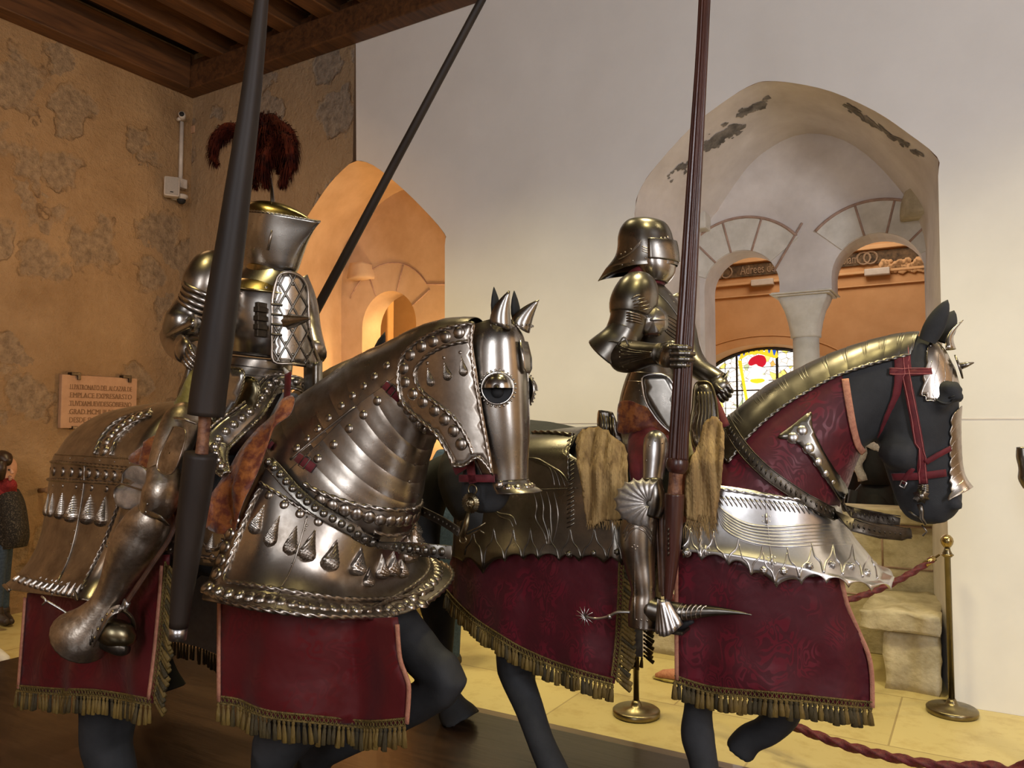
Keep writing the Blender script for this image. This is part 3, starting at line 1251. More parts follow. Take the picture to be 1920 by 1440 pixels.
# parapet and masonry under the small arches, stone seat in front
m = M()
m.box(((n_in[0][0] + n_in[-1][0]) / 2, RD + TH / 2, SILL / 2 - .03), (n_in[-1][0] - n_in[0][0] + .4, TH, SILL - .06))
m.box(((n_in[0][0] + n_in[-1][0]) / 2, RD + TH / 2 - .03, SILL - .05), (n_in[-1][0] - n_in[0][0] + .4, TH + .05, .1))
struct('wall_parapet', m, MT['ashlar'], R, smooth=False, bev=.01)
jm = M()
for z in (SILL - .12, SILL - .42, .42):
    jm.tube([(n_in[0][0], RD - .002, z), (n_in[-1][0], RD - .002, z)], 0.007, n=5)
for x, z0, z1 in ((6.05, SILL - .12, SILL - .42), (6.72, SILL - .12, SILL - .42), (5.75, .42, SILL - .42), (6.45, .42, SILL - .42)):
    jm.tube([(x, RD - .002, z0), (x, RD - .002, z1)], 0.007, n=5)
struct('trim_4', jm, MT['mortar'], R)


def rough_block(name, x0, x1, y0, y1, z0, z1, label, seed, mat):
    rg = random.Random(seed)
    m = M()
    nx, ny, nz = max(3, int((x1 - x0) / .07)), max(3, int((y1 - y0) / .07)), max(3, int((z1 - z0) / .07))
    bm = bmesh.new()
    bmesh.ops.create_cube(bm, size=1)
    bmesh.ops.subdivide_edges(bm, edges=bm.edges, cuts=7, use_grid_fill=True)
    from mathutils import noise
    for v in bm.verts:
        p = V((lerp(x0, x1, v.co.x + .5), lerp(y0, y1, v.co.y + .5), lerp(z0, z1, v.co.z + .5)))
        n = noise.noise_vector(p * 6 + V((seed, 0, 0))) * .028 + noise.noise_vector(p * 17) * .012
        if v.co.z < -.49:
            n.z = 0
        v.co = p + n
    m.v = [v.co.copy() for v in bm.verts]
    m.f = [tuple(v.index for v in f.verts) for f in bm.faces]
    m.m = [0] * len(m.f)
    bm.free()
    o = build(name, m, mat, None)
    o.location = R.o
    o.rotation_euler = (0, 0, -R.a)
    tag(o, label, 'stone block')
    return o


zb = R.P(1700, 1135, .35).z
q0 = R.P(1655, 1200, .12).x
rough_block('stone_seat_block', q0, 7.10, .12, .84, 0, zb - .12, 'rough yellow stone block under the seat slab in the right recess', 3, MT['ashlar'])
rough_block('stone_seat_slab', q0 - .12, 7.11, .08, .86, zb - .115, zb, 'worn stone seat slab in the right recess beside the brass post', 5, MT['ashlar'])
rough_block('stone_seat_block', 5.22, 5.70, .10, .84, 0, zb - .05, 'rough yellow stone block seen between the cloths of the right horse', 8, MT['ashlar'])
rough_block('stone_seat_block', 2.6, 3.40, .10, .9, 0, .62, 'rough stone block low in the left recess, seen past the left horse chest', 9, MT['ashlar'])

# back of the left recess with its small lit arch
e0, e1 = R.P(679, 640, LD).x, R.P(780, 640, LD).x
zt = R.P(735, 545, LD).z
op2 = opening((e0 + e1) / 2, e1 - e0, zt - (e1 - e0) / 2, .95)
m = M()
P_ = [(l_in[0][0], 0), (l_in[0][0], .95), op2[0]] + op2[1:] + [(l_in[-1][0], .95), (l_in[-1][0], 0)][:1] + [p for p in reversed(l_in) if p[1] > .95]
P_ = [(l_in[0][0], .95)] + op2 + [(l_in[-1][0], .95)] + [p for p in reversed(l_in) if p[1] > .95]
wallfill(m, P_, [], LD)
quad_panel(m, l_in[0][0], l_in[-1][0], 0, .95, LD)
struct('wall_left_tympanum', m, MT['nichewarm'], R, smooth=False)
m = M()
m.grid([[(p[0], LD, p[1]) for p in op2], [(p[0], LD + .30, p[1]) for p in op2]])
struct('wall_left_reveal', m, MT['nichewarm'], R)
jm = M()
cxx, zss, ww = (e0 + e1) / 2, zt - (e1 - e0) / 2, (e1 - e0) / 2
jm.tube([(cxx + (ww + .26) * math.cos(math.radians(t)), LD - .004, zss + (ww + .30) * math.sin(math.radians(t))) for t in range(150, 30, -6)]
        + [(cxx + ww + .75, LD - .004, zss + .33)], .008, n=6)
for t in (118, 72, 30):
    t = math.radians(t)
    jm.tube([(cxx + ww * math.cos(t), LD - .004, zss + ww * math.sin(t)), (cxx + (ww + .26) * math.cos(t), LD - .004, zss + (ww + .3) * math.sin(t))], .007, n=6)
for z in (1.55, 1.8, 2.05):
    jm.tube([(e0 - .02, LD - .004, z), (e0 - .19, LD - .004, z)], .006, n=5)
struct('trim_5', jm, MT['mortar'], R)

# other walls, floor, ceiling
m = M()
quad = [[(0, 0.0, 0), (0, YF, 0)], [(0, 0.0, 5.9), (0, YF, 5.9)]]
m.grid(quad)
struct('wall_left', m, MT['rubble'], R)
m = M()
m.grid([[(XR, 0, 0), (XR, YF, 0)], [(XR, 0, 5.9), (XR, YF, 5.9)]])
struct('wall_right', m, MT['rubble'], R)
m = M()
m.grid([[(0, YF, 0), (XR, YF, 0)], [(0, YF, 5.9), (XR, YF, 5.9)]])
struct('wall_front', m, MT['rubble'], R)
m = M()
m.grid([[(-6, YF - .5, 0), (XR + .5, YF - .5, 0)], [(-6, 7, 0), (XR + .5, 7, 0)]])
struct('floor', m, MT['floor'], R)
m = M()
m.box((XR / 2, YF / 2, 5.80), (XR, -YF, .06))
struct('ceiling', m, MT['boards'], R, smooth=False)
# beams: each a timber of its own; a wall plate along the two visible walls
bm0 = None
ORD = ('first', 'second', 'third', 'fourth', 'fifth', 'sixth', 'seventh', 'eighth', 'ninth', 'tenth', 'eleventh', 'twelfth', 'thirteenth', 'fourteenth',
       'fifteenth', 'sixteenth', 'seventeenth', 'eighteenth')
k = 0
x = 0.62
while x < 9.5:
    if bm0 is None:
        m = M()
        m.box((0, YF / 2, 5.65), (.20, -YF, .26))
        m.box((-.115, YF / 2, 5.74), (.03, -YF, .05))
        m.box((.115, YF / 2, 5.74), (.03, -YF, .05))
        bm0 = build('ceiling_beam', m, MT['beam'], None, smooth=False, bev=.012)
        o = bm0
    else:
        o = bm0.copy()
        COL.objects.link(o)
    w = R.wor((x, 0, 0))
    o.location = w
    o.rotation_euler = (0, 0, -R.a)
    tag(o, 'brown ceiling beam, %s from the left wall' % ORD[k], 'beam', 'ceiling beams')
    k += 1
    x += 0.52
m = M()
m.box((XR / 2, -.09, 5.40), (XR, .18, .26))
m.box((XR / 2, -.05, 5.58), (XR, .10, .12))
struct('trim_6', m, MT['beam'], R, smooth=False, bev=.012)
m = M()
m.box((.10, (YF - .181) / 2, 5.40), (.20, -YF - .181, .26))
m.box((.06, (YF - .12) / 2, 5.60), (.12, -YF - .12, .18))
struct('trim_7', m, MT['beam'], R, smooth=False, bev=.012)

# ------------------------------------------------------------------ the rooms beyond the recesses
FY = 4.2
m = M()
quad_panel(m, -6, 13, 0, 6.5, FY)
wc = (R.P(1438, 640, FY).x + R.P(1418, 640, FY).x) / 2
wz = R.P(1425, 645, FY).z
wrx = R.P(1320, 700, FY)
wr_ = 0.98
oo = opening(wc, 2 * wr_, wz - wr_ * .62, 1.2, wr_ * .62, 26)
m = M()
wallfill(m, [(-6, 0), (13, 0), (13, 6.5), (-6, 6.5)], [oo], FY)
struct('wall_far', m, MT['orange'], R, smooth=False)
m = M()
m.grid([[(p[0], FY, p[1]) for p in oo], [(lerp(wc, p[0], .90), FY + .30, lerp(1.2, p[1], .985) - .0) for p in oo]])
struct('trim_8', m, MT['orange_l'], R)
m = M()
po = [(wc + (p[0] - wc) * 1.14, p[1] + (.10 if p[1] > 1.3 else 0)) for p in oo]
m.tube([(p[0], FY - .004, p[1]) for p in po], .008, n=6)
struct('trim_9', m, MT['orange'], R)
wt = empty('window_1')
wt.location = R.wor((wc, FY + .3, 1.2))
wt.rotation_euler = (0, 0, -R.a)
wt['kind'] = 'structure'
del wt['ox']
OFF[wt.name] = V((wc, FY + .3, 1.2))
GY = FY + .28
gl = M()
go = [(lerp(wc, p[0], .92), lerp(1.2, p[1], .985)) for p in oo]
wallfill(gl, go, [], GY)
build('pane', gl, MT['glass'], wt)
ld = M()
ld.tube([(p[0], GY - .01, p[1]) for p in go], .035, n=6)
for px_ in (1382, 1458):
    x = R.P(px_, 700, GY).x
    ld.box((x, GY - .01, 2.0), (.022, .02, 1.62))
for py_ in (732,):
    z = R.P(1400, py_, GY).z
    ld.box((wc, GY - .01, z), (1.8, .02, .018))
for i in range(-8, 9):
    if abs(i) % 2:
        ld.box((wc + i * .105, GY - .006, 1.9), (.006, .008, 1.3))
for i in range(1, 9):
    ld.box((wc, GY - .006, 1.2 + i * .17), (1.75, .008, .006))
build('leading', ld, MT['lead'], wt, smooth=False)


def gpt(pts):
    return [(R.P(a, b, GY - .012).x, R.P(a, b, GY - .012).z) for a, b in pts]


def gpatch(name, pts, mat, y=GY - .012, sm=3):
    q = gpt(cr(pts, sm, True) if sm else pts)
    mm = M()
    for yy in (y, y - .006):
        wallfill(mm, q, [], yy)
    mm.grid([[(p[0], y, p[1]) for p in q + q[:1]], [(p[0], y - .006, p[1]) for p in q + q[:1]]])
    build(name, mm, mat, wt, smooth=False)


gpatch('red_hat', [(1403, 681), (1408, 672), (1420, 666), (1432, 667), (1437, 676), (1434, 685), (1425, 689), (1418, 683), (1408, 686)], MT['g_red'])
gpatch('face', [(1411, 688), (1428, 688), (1430, 700), (1424, 712), (1414, 712), (1409, 700)], MT['g_whi'])
gpatch('robe', [(1405, 712), (1436, 711), (1452, 728), (1446, 760), (1400, 765), (1396, 735)], MT['g_whi'])
for q_ in ([(1384, 668), (1385, 660), (1396, 653), (1404, 651), (1404, 664)], [(1438, 662), (1440, 650), (1450, 653), (1456, 659), (1456, 670)], [(1410, 655), (1418, 650), (1428, 650), (1432, 656), (1420, 662)]):
    gpatch('blue_piece', q_, MT['g_blue'], GY - .014)
cw = [(1386, 676)]
for i in range(8):
    xx = 1388 + i * 9.2
    yy = 674 - 12 * math.sin((i + .5) / 8 * PI)
    cw += [(xx, yy - 4), (xx + 4, yy - 14 - 4 * math.sin((i + .5) / 8 * PI)), (xx + 7, yy - 3)]
cw += [(1456, 672), (1440, 668), (1421, 663), (1402, 666)]
gpatch('gold_crown', cw, MT['g_yel'], GY - .02, 0)
gpatch('gold_staff', [(1384, 676), (1391, 676), (1394, 700), (1404, 755), (1399, 757), (1389, 702)], MT['g_yel'], GY - .018, 0)
gpatch('gold_flower', [(1334, 700), (1342, 692), (1352, 697), (1350, 706), (1340, 704)], MT['g_yel'], GY - .018)
gpatch('gold_collar', [(1410, 711), (1430, 710), (1434, 715), (1420, 719), (1408, 716)], MT['g_yel'], GY - .022)

# frieze with a black-letter inscription over the window
zf0, zf1 = R.P(1400, 519, FY).z, R.P(1400, 497, FY).z
m = M()
m.box((3.5, FY - .015, (zf0 + zf1) / 2), (17, .03, zf1 - zf0))
struct('trim_10', m, MT['frieze'], R, smooth=False)
m = M()
m.box((3.5, FY - .03, zf0 - .09), (17, .05, .03))
m.box((3.5, FY - .02, zf0 - .24), (17, .03, .015))
m.box((3.5, FY - .05, zf1 + .04), (17, .06, .05))
struct('trim_11', m, MT['orange_l'], R, smooth=False, bev=.008)


def text_mesh(s, size, depth=0.004):
    cu = bpy.data.curves.new('t', 'FONT')
    cu.body = s
    cu.size = size
    cu.extrude = depth
    cu.resolution_u = 3
    o = bpy.data.objects.new('t', cu)
    COL.objects.link(o)
    dg = bpy.context.evaluated_depsgraph_get()
    me = bpy.data.meshes.new_from_object(o.evaluated_get(dg))
    bpy.data.objects.remove(o)
    vs = [v.co.copy() for v in me.vertices]
    fs = [tuple(p.vertices) for p in me.polygons]
    bpy.data.meshes.remove(me)
    return vs, fs


def place_text(m, s, size, org, ax, az, ay, width=None):
    vs, fs = text_mesh(s, size)
    if not vs:
        return
    w = max(v.x for v in vs) - min(v.x for v in vs)
    kx = width / w if width else 1
    b = len(m.v)
    m.v += [V(org) + V(ax) * (v.x * kx) + V(az) * v.y + V(ay) * v.z for v in vs]
    m.f += [tuple(b + i for i in f) for f in fs]
    m.m += [0] * len(fs)


m = M()
hh = (zf1 - zf0)
for s, p0, p1 in (('Adrees del', 1388, 1456), ('rrolam', 1566, 1608)):
    x0 = R.P(p0, 505, FY - .03).x
    x1 = R.P(p1, 505, FY - .03).x
    place_text(m, s, hh * 1.05, (x0, FY - .034, zf0 + hh * .18), (1, 0, 0), (0, 0, 1), (0, -1, 0), x1 - x0)
for i, px_ in enumerate((1345, 1362, 1620, 1633)):
    c = R.P(px_, 508, FY - .03)
    m.tube([(c.x + .07 * math.cos(t * PI / 6), FY - .036, (zf0 + zf1) / 2 + .07 * math.sin(t * PI / 6)) for t in range(12)], .012, n=5, closed=True)
struct('trim_12', m, MT['letter'], R, smooth=False)
lm = M()
for px_, py_ in ((1430, 522), (1645, 510)):
    c = R.P(px_, py_, FY - .05)
    lm = M()
    lm.box((c.x, FY - .06, zf0 - .10), (.26, .09, .075))
    o = tag(build('wall_light_box', lm, MT['plastic'], None, smooth=False, bev=.008),
            'small pale light box under the frieze, seen through the %s small arch' % ('left' if px_ < 1500 else 'right'), 'light fitting', 'light boxes under the frieze')
    o.location = R.o
    o.rotation_euler = (0, 0, -R.a)
# chipped plaster over the right of the frieze
m = M()
rg = random.Random(5)
for i in range(60):
    c = R.P(rg.uniform(1655, 1735), 496 + rg.uniform(-8, 8), FY - .05)
    m.dome((c.x, FY - .03, c.z), (0, -1, 0), rg.uniform(.02, .06), .02, seg=7, rings=2)
struct('trim_13', m, MT['orange_l'], R)
# side walls and ceiling of the far room, and the partition seen through the left arch
m = M()
m.grid([[(8.6, RD + TH, 0), (8.6, FY, 0)], [(8.6, RD + TH, 6.5), (8.6, FY, 6.5)]])
struct('wall_far_right', m, MT['orange'], R)
m = M()
m.box((3.4, (RD + TH + FY) / 2 + .1, 6.4), (19, FY - RD - TH + .3, .1))
struct('ceiling_far', m, MT['orange_l'], R, smooth=False)
px0 = R.P(752, 600, 2.6).x
m = M()
m.box((px0 - 3.0, 2.4, 2.5), (6.0, .12, 5.0))
m.box((px0 + .2, 3.2, 2.5), (4.4, .10, 5.0))
struct('wall_partition', m, MT['orange'], R, smooth=False, bev=.02)
m = M()
m.grid([[(-3.2, LD + .3, 0), (-3.2, FY, 0)], [(-3.2, LD + .3, 6.4), (-3.2, FY, 6.4)]])
struct('wall_far_left', m, MT['orange_l'], R)
# outer masking of wall thickness so daylight only comes through the openings
m = M()
for (xa, xb_) in ((-6, l_in[0][0]), (l_in[-1][0], n_in[0][0]), (n_in[-1][0], 13)):
    m.box(((xa + xb_) / 2, RD + TH - .02, 3.2), (xb_ - xa, .04, 6.4))
zt_ = max(p[1] for p in n_in)
m.box((3.4, RD + TH - .02, 5.35), (19, .04, 2.2))
struct('wall_back_far_side', m, MT['orange'], R, smooth=False)

w0 = R.wor((6.2, 2.6, 4.6))
lamp('far_room_fill', 'AREA', w0, R.wor((5.6, 4.2, 3.0)), 42, (1.0, 0.84, 0.66), 1.2)  # added fill light for the far room, no fitting stands here
lamp('far_room_fill', 'AREA', R.wor((5.6, 3.9, 2.2)), R.wor((6.2, 0.5, 2.6)), 22, (1.0, 0.95, 0.9), 1.6)  # second added fill, throws more light into the right recess
lamp('recess_lamp', 'AREA', R.wor((3.2, .5, 1.6)), R.wor((1.5, .35, 3.2)), 38, (1.0, 0.62, 0.28), .35)
lamp('recess_lamp', 'AREA', R.wor((2.6, 1.9, 3.6)), R.wor((1.6, 2.6, 1.8)), 80, (1.0, 0.66, 0.26), .8)

# ------------------------------------------------------------------ dais
YD = -1.73
XD = 1.93
tp = thing('display_dais', 'low glossy dark-brown dais carrying the armoured horses', 'platform', R, (XD, YD, 0))
m = M()
m.box(((XD + 9.6) / 2, (YD - .16 + YF + 1) / 2, .075), (9.6 - XD, -(YF + 1) + YD - .16, .15))
build('deck', m, MT['deck'], tp, smooth=False, bev=.006)
m = M()
m.box(((XD + 9.6) / 2 + .05, YD - .08 + .02, .045), (9.6 - XD + .1, .2, .09))
build('rim', m, MT['deckrim'], tp, smooth=False, bev=.006)
m = M()
m.box(((XD + 9.6) / 2, YD - .162, .085), (9.6 - XD + .004, .01, .11))
build('recessed_edge', m, MT['black'], tp, smooth=False)


def at_frame(o, fr):
    o.location = fr.o
    o.rotation_euler = (0, 0, -fr.a)
    return o


# ------------------------------------------------------------------ rope barrier
def stanchion(x, y, label):
    t = thing('barrier_post', label, 'barrier post', R, (x, y, 0), 'brass rope barrier posts')
    build('base', lathe([(.13, 0), (.135, .012), (.135, .030), (.125, .038), (.08, .042), (.078, .047), (.035, .050), (.028, .07), (.019, .085)], (x, y, 0), 32), MT['brass_dark'], t)
    build('pole', lathe([(.0165, .08), (.0165, .89), (.026, .895), (.028, .91), (.018, .93), (.016, .945)], (x, y, 0), 16), MT['brass_dark'], t)
    build('finial', lathe([(.012, .945), (.020, .95), (.031, .968), (.035, .985), (.031, 1.003), (.018, 1.018), (.003, 1.022)], (x, y, 0), 18), MT['brass'], t)
    m = M()
    m.tube([(x + .028 * math.cos(k * PI / 6), y + .028 * math.sin(k * PI / 6), .905) for k in range(12)], .006, n=6, closed=True)
    build('ring', m, MT['brass'], t)
    return t


s1 = (7.17, -.16)
s2 = (5.62, -1.12)
stanchion(*s1, 'brass barrier post standing against the white wall at the right')
stanchion(*s2, 'brass barrier post behind the right horse, its base between the two red cloths')


def barrier_rope(p0, p1, sag, label, mat):
    t = thing('barrier_rope', label, 'rope', R, (p0[0], p0[1], 0))
    pts = []
    for i in range(41):
        u = i / 40
        pts.append(V((lerp(p0[0], p1[0], u), lerp(p0[1], p1[1], u), lerp(p0[2], p1[2], u) - sag * 4 * u * (1 - u))))
    m = M()
    m.rope(pts[1:-1], .0165)
    build('cord', m, mat, t)
    for a, b in ((pts[0], pts[2]), (pts[-1], pts[-3])):
        m = M()
        m.tube([a, a.lerp(b, .3), a.lerp(b, .35), b], [.006, .008, .018, .019], n=10)
        build('end_cap', m, MT['brass'], t)


barrier_rope((s1[0] - .04, s1[1] - .02, .905), (s2[0] + .04, s2[1], .905), .30, 'crimson twisted rope hanging from the post by the white wall', MT['cord'])
# a second rope swags low over the floor to a post outside the view
def wd_pt(px_, py_, d):
    r = ray(px_, py_)
    return R.loc(V((0, 0, EYE)) + r * d)


rp = [V((s2[0] + .03, s2[1] - .03, .90))] + [wd_pt(*q) for q in ((1440, 1336, 3.95), (1485, 1360, 3.8), (1600, 1402, 3.6), (1750, 1434, 3.4), (1850, 1436, 3.3), (1940, 1422, 3.2))]
s3 = (rp[-1].x + .45, rp[-1].y + .05)
rp.append(V((s3[0] - .03, s3[1], .905)))
t = thing('barrier_rope', 'dark crimson rope swagging low over the yellow floor at the lower right', 'rope', R, (rp[4].x, rp[4].y, 0))
m = M()
m.rope(cr([tuple(p) for p in rp], 10), .0195)
build('cord', m, MT['cord'], t)
stanchion(s3[0] + .02, s3[1], 'brass barrier post just past the right edge of the view')

# ------------------------------------------------------------------ fittings on the left walls
pl = [R.PX(a, b, .02) for a, b in ((112, 700), (253, 712), (253, 800), (105, 803))]
y0, y1 = pl[0].y, pl[1].y
zt_, zb_ = (pl[0].z + pl[1].z) / 2, pl[3].z
t = thing('stone_plaque', 'pinkish carved stone inscription panel hung on the rubble wall', 'plaque', R, (0.0, (y0 + y1) / 2, zb_))
m = M()
m.box((.035, (y0 + y1) / 2, (zt_ + zb_) / 2), (.05, abs(y1 - y0), zt_ - zb_))
build('slab', m, MT['plaque'], t, smooth=False, bev=.006)
lines = ['LLPATRONATO DEL ALCAZAR DE', 'EMPLACE EXPRESARSTO', 'TUVDIAMUEVIDESGOBIERNO', 'GRAD MCMLIII REUNIDO', 'DESDE SU SALA']
ht = (zt_ - zb_)
m = M()
for i, s in enumerate(lines):
    z = zt_ - ht * (.27 + .155 * i)
    ww = abs(y1 - y0) * (.82 if i < 4 else .5)
    place_text(m, s, .07, (.0605, y0 + abs(y1 - y0) * .1, z), (0, 1, 0), (0, 0, 1), (1, 0, 0), ww)
    if i:
        m.box((.0605, (y0 + y1) / 2 - (0 if i < 4 else .0), z + .082), (.003, abs(y1 - y0) * .82, .004))
build('inscription', m, MT['carved'], t, smooth=False)
for f in (.16, .84):
    m = M()
    yy = lerp(y0, y1, f)
    m.box((.05, yy, zt_ + .01), (.07, .09, .03))
    m.box((.075, yy + .03, zt_ - .02), (.02, .03, .05))
    build('iron_clamp', m, MT['iron'], t, smooth=False, bev=.004)
m = M()
m.box((.05, lerp(y0, y1, .17), zb_ + .005), (.06, .05, .03))
build('iron_clamp', m, MT['iron'], t, smooth=False, bev=.004)

# loudspeaker, dome camera, conduit with small bullet camera beside the corner
c = R.PX(320, 352, .10)
t = thing('wall_loudspeaker', 'small white loudspeaker on the rubble wall near the corner', 'loudspeaker', R, (0, c.y, c.z - .12))
m = M()
rot = Matrix.Rotation(math.radians(-35), 3, 'Z')
m.box((.12, c.y, c.z), (.11, .155, .21), rot)
build('cabinet', m, MT['plastic'], t, smooth=False, bev=.02)
m = M()
pf = V((.12, c.y, c.z)) + rot @ V((.057, 0, 0))
m.box(pf, (.006, .125, .18), rot)
build('grille', m, MT['grille'], t, smooth=False, bev=.003)
m = M()
m.box(V((.12, c.y, c.z - .065)) + rot @ V((.062, 0, 0)), (.004, .03, .010), rot)
build('badge', m, MT['black'], t, smooth=False)
m = M()
m.box((.03, c.y + .04, c.z - .02), (.07, .05, .08))
build('bracket', m, MT['plastic'], t, smooth=False, bev=.006)
c = R.PX(340, 376, .12)
t = thing('dome_camera', 'white dome security camera under the loudspeaker', 'camera', R, (0, c.y, c.z))
m = M()
m.box((.05, c.y, c.z + .04), (.10, .09, .05))
m.dome((.12, c.y, c.z + .05), (0, 0, -1), .068, .05, seg=18, rings=6)
m.dome((.12, c.y, c.z + .05), (0, 0, 1), .068, .02, seg=18, rings=4)
build('housing', m, MT['plastic'], t)
m = M()
m.dome((.12, c.y, c.z + .01), (0, 0, -1), .046, .05, seg=16, rings=6)
build('lens_bubble', m, MT['black'], t)
c0, c1 = R.PX(341, 228, .03), R.PX(341, 350, .03)
t = thing('cable_conduit', 'thin white vertical cable conduit beside the wall corner', 'conduit', R, (0, c0.y, c1.z))
m = M()
m.tube([(.03, c0.y, c1.z), (.03, c0.y, c0.z)], .022, n=12)
build('pipe', m, MT['plastic'], t)
m = M()
m.box((.05, c0.y, c1.z + .02), (.08, .09, .10))
build('junction_box', m, MT['plastic'], t, smooth=False, bev=.008)
c = R.PX(342, 217, .10)
t = thing('bullet_camera', 'tiny white bullet camera at the top of the conduit', 'camera', R, (0, c.y, c.z - .03))
m = M()
m.tube([(.02, c.y, c.z - .03), (.07, c.y, c.z - .02)], .02, n=10)
m.tube([(.04, c.y + .05, c.z - .01), (.13, c.y - .03, c.z + .0)], .034, n=14)
build('housing', m, MT['plastic'], t)
m = M()
m.tube([(.131, c.y - .031, c.z), (.134, c.y - .034, c.z)], .026, n=14)
build('lens', m, MT['black'], t)
c = R.P(361, 243, -.01)
m = M()
m.box((c.x, -.01, c.z), (.07, .015, .08))
tag(at_frame(build('wall_socket_plate', m, MT['plaque'], None, smooth=False, bev=.003), R), 'tiny square cover plate on the end wall right of the conduit', 'cover plate')
c = R.PX(78, 920, .03)
m = M()
m.tube([(.0, c.y, c.z), (.12, c.y, c.z + .01)], .022, n=10)
m.dome((.12, c.y, c.z + .01), (1, 0, 0), .03, .02)
tag(at_frame(build('wall_peg', m, MT['carved'], None), R), 'short dark peg sticking out of the rubble wall behind the left horse', 'peg')
# ------------------------------------------------------------------ tools for the horses
def proj(fr, p):
    w = fr.wor(p) - fr.E
    c, s = math.cos(PITCH), math.sin(PITCH)
    dz = w.y * c + w.z * s
    return 960 + FOC * w.x / dz, 720 - FOC * (w.z * c - w.y * s) / dz


def usec(xb, xf, w, t, e=0.8):
    """plan of a U shaped shell: t=0 near flank end, pi/2 round the front (or rump), pi far end"""
    s, c = math.sin(t), math.cos(t)
    return xb + (xf - xb) * abs(s) ** e, -w * math.copysign(abs(c) ** e, c)


def fit_u(fr, near, sil, w, e, left):
    """solve the U so its near end projects on `near` and its silhouette on `sil`"""
    pn = fr.P(near[0], near[1], -w)
    xb, zn = pn.x, pn.z
    ps = fr.P(sil[0], sil[1], 0)
    xf, zf = ps.x, ps.z
    for it in range(30):
        best = None
        for k in range(0, 61):
            t = PI * k / 60
            X, Y = usec(xb, xf, w, t, e)
            z = zn + (zf - zn) * math.sin(t) ** 1.5 if t < PI / 2 else zf + (zn - zf) * (1 - math.sin(t) ** 1.5)
            q = proj(fr, V((X, Y, z)))
            if best is None or (q[0] < best[0] if left else q[0] > best[0]):
                best = (q[0], q[1], t, X, Y)
        P = fr.P(best[0], best[1], best[4])
        Q = fr.P(sil[0], sil[1], best[4])
        xf += (Q.x - P.x) * .8
        zf += (Q.z - P.z) * .8
    return dict(xb=xb, xf=xf, zn=zn, zf=zf, w=w, e=e)


def upt(L, t):
    X, Y = usec(L['xb'], L['xf'], L['w'], t, L['e'])
    z = L['zn'] + (L['zf'] - L['zn']) * (math.sin(t) ** 1.5)
    return V((X, Y, z))


def ushell(levels, nt=48, sub=4, t0=0.0, t1=PI):
    keys = [tuple(l[k] for k in ('xb', 'xf', 'zn', 'zf', 'w', 'e')) for l in levels]
    ks = cr(keys, sub)
    rows = []
    for q in ks:
        L = dict(zip(('xb', 'xf', 'zn', 'zf', 'w', 'e'), q))
        rows.append([upt(L, t0 + (t1 - t0) * k / nt) for k in range(nt + 1)])
    m = M()
    m.grid(rows)
    return m, rows


def sagloft(fr, st, sub=5, n=36, t0=0.0, t1=2 * PI, scale=1.0, lames=0, step=0.012, pw=1.0, raw=False):
    """loft in the median plane: st = (top px, bottom px, half width)"""
    keys = []
    for s_ in st:
        if raw:
            keys.append((*s_[0], *s_[1], s_[2]))
        else:
            a, b = fr.P(*s_[0]), fr.P(*s_[1])
            keys.append((a.x, a.z, b.x, b.z, s_[2]))
    ks = cr(keys, sub)
    full = abs(t1 - t0 - 2 * PI) < 1e-6
    rows = []
    N = len(ks)
    for i, q in enumerate(ks):
        c = V(((q[0] + q[2]) / 2, 0, (q[1] + q[3]) / 2))
        a = V(((q[0] - q[2]) / 2, 0, (q[1] - q[3]) / 2))
        reps = [scale]
        if lames:
            u = i / (N - 1) * lames
            fl = u - math.floor(u)
            reps = [scale * (1 + step * (1 - fl))]
            if fl < lames / (N - 1) * .5 and i > 0:
                reps = [scale * (1 - 0.001), scale * (1 + step)]
        for r in reps:
            row = []
            for k in range(n + (0 if full else 1)):
                th = t0 + (t1 - t0) * k / n
                cs, sn = math.cos(th), math.sin(th)
                if pw != 1.0:
                    cs = math.copysign(abs(cs) ** pw, cs)
                    sn = math.copysign(abs(sn) ** pw, sn)
                row.append(c + a * (cs * r) + V((0, -q[4] * sn * r, 0)))
            rows.append(row)
    m = M()
    m.grid(rows, full)
    return m, rows


def bosses(fr, m, bvh, pts, r, h=None, off=0.0, flange=0.003, both=True, mi=0, seg=12):
    for q in pts:
        rr = (q[2] if len(q) > 2 else r)
        rr *= 1.28 if rr > .01 else 1
        p, n = hit(fr, bvh, q[0], q[1])
        if p is None:
            continue
        m.dome(p + n * off, n, rr, rr * .5, mi=mi, seg=seg + 4, rings=5, flange=flange)
        if both:
            p2, n2 = V((p.x, -p.y, p.z)), V((n.x, -n.y, n.z))
            m.dome(p2 + n2 * off, n2, rr, rr * .5, mi=mi, seg=8, rings=3, flange=flange)


def ropes(fr, m, bvh, path, r, sm=5, off=0.004, both=True, mi=0, closed=False):
    r *= 1.05
    q = cr(path, sm, closed)
    P = [p for p, n in hits(fr, bvh, q, off)]
    # drop jumps to another surface
    out = []
    for p in P:
        if out and (p - out[-1]).length > 0.16:
            continue
        out.append(p)
    if len(out) > 2:
        m.rope(out, r, mi, closed)
        if both:
            m.rope([V((p.x, -p.y, p.z)) for p in out], r, mi, closed)
    return out


def along(path, n, a=0.0, b=1.0):
    """n points evenly along a pixel polyline"""
    L = [0]
    for p, q in zip(path, path[1:]):
        L.append(L[-1] + math.hypot(q[0] - p[0], q[1] - p[1]))
    out = []
    for i in range(n):
        s = L[-1] * lerp(a, b, i / max(1, n - 1))
        j = 0
        while j < len(L) - 2 and L[j + 1] < s:
            j += 1
        t = (s - L[j]) / max(1e-9, L[j + 1] - L[j])
        out.append((lerp(path[j][0], path[j + 1][0], t), lerp(path[j][1], path[j + 1][1], t)))
    return out


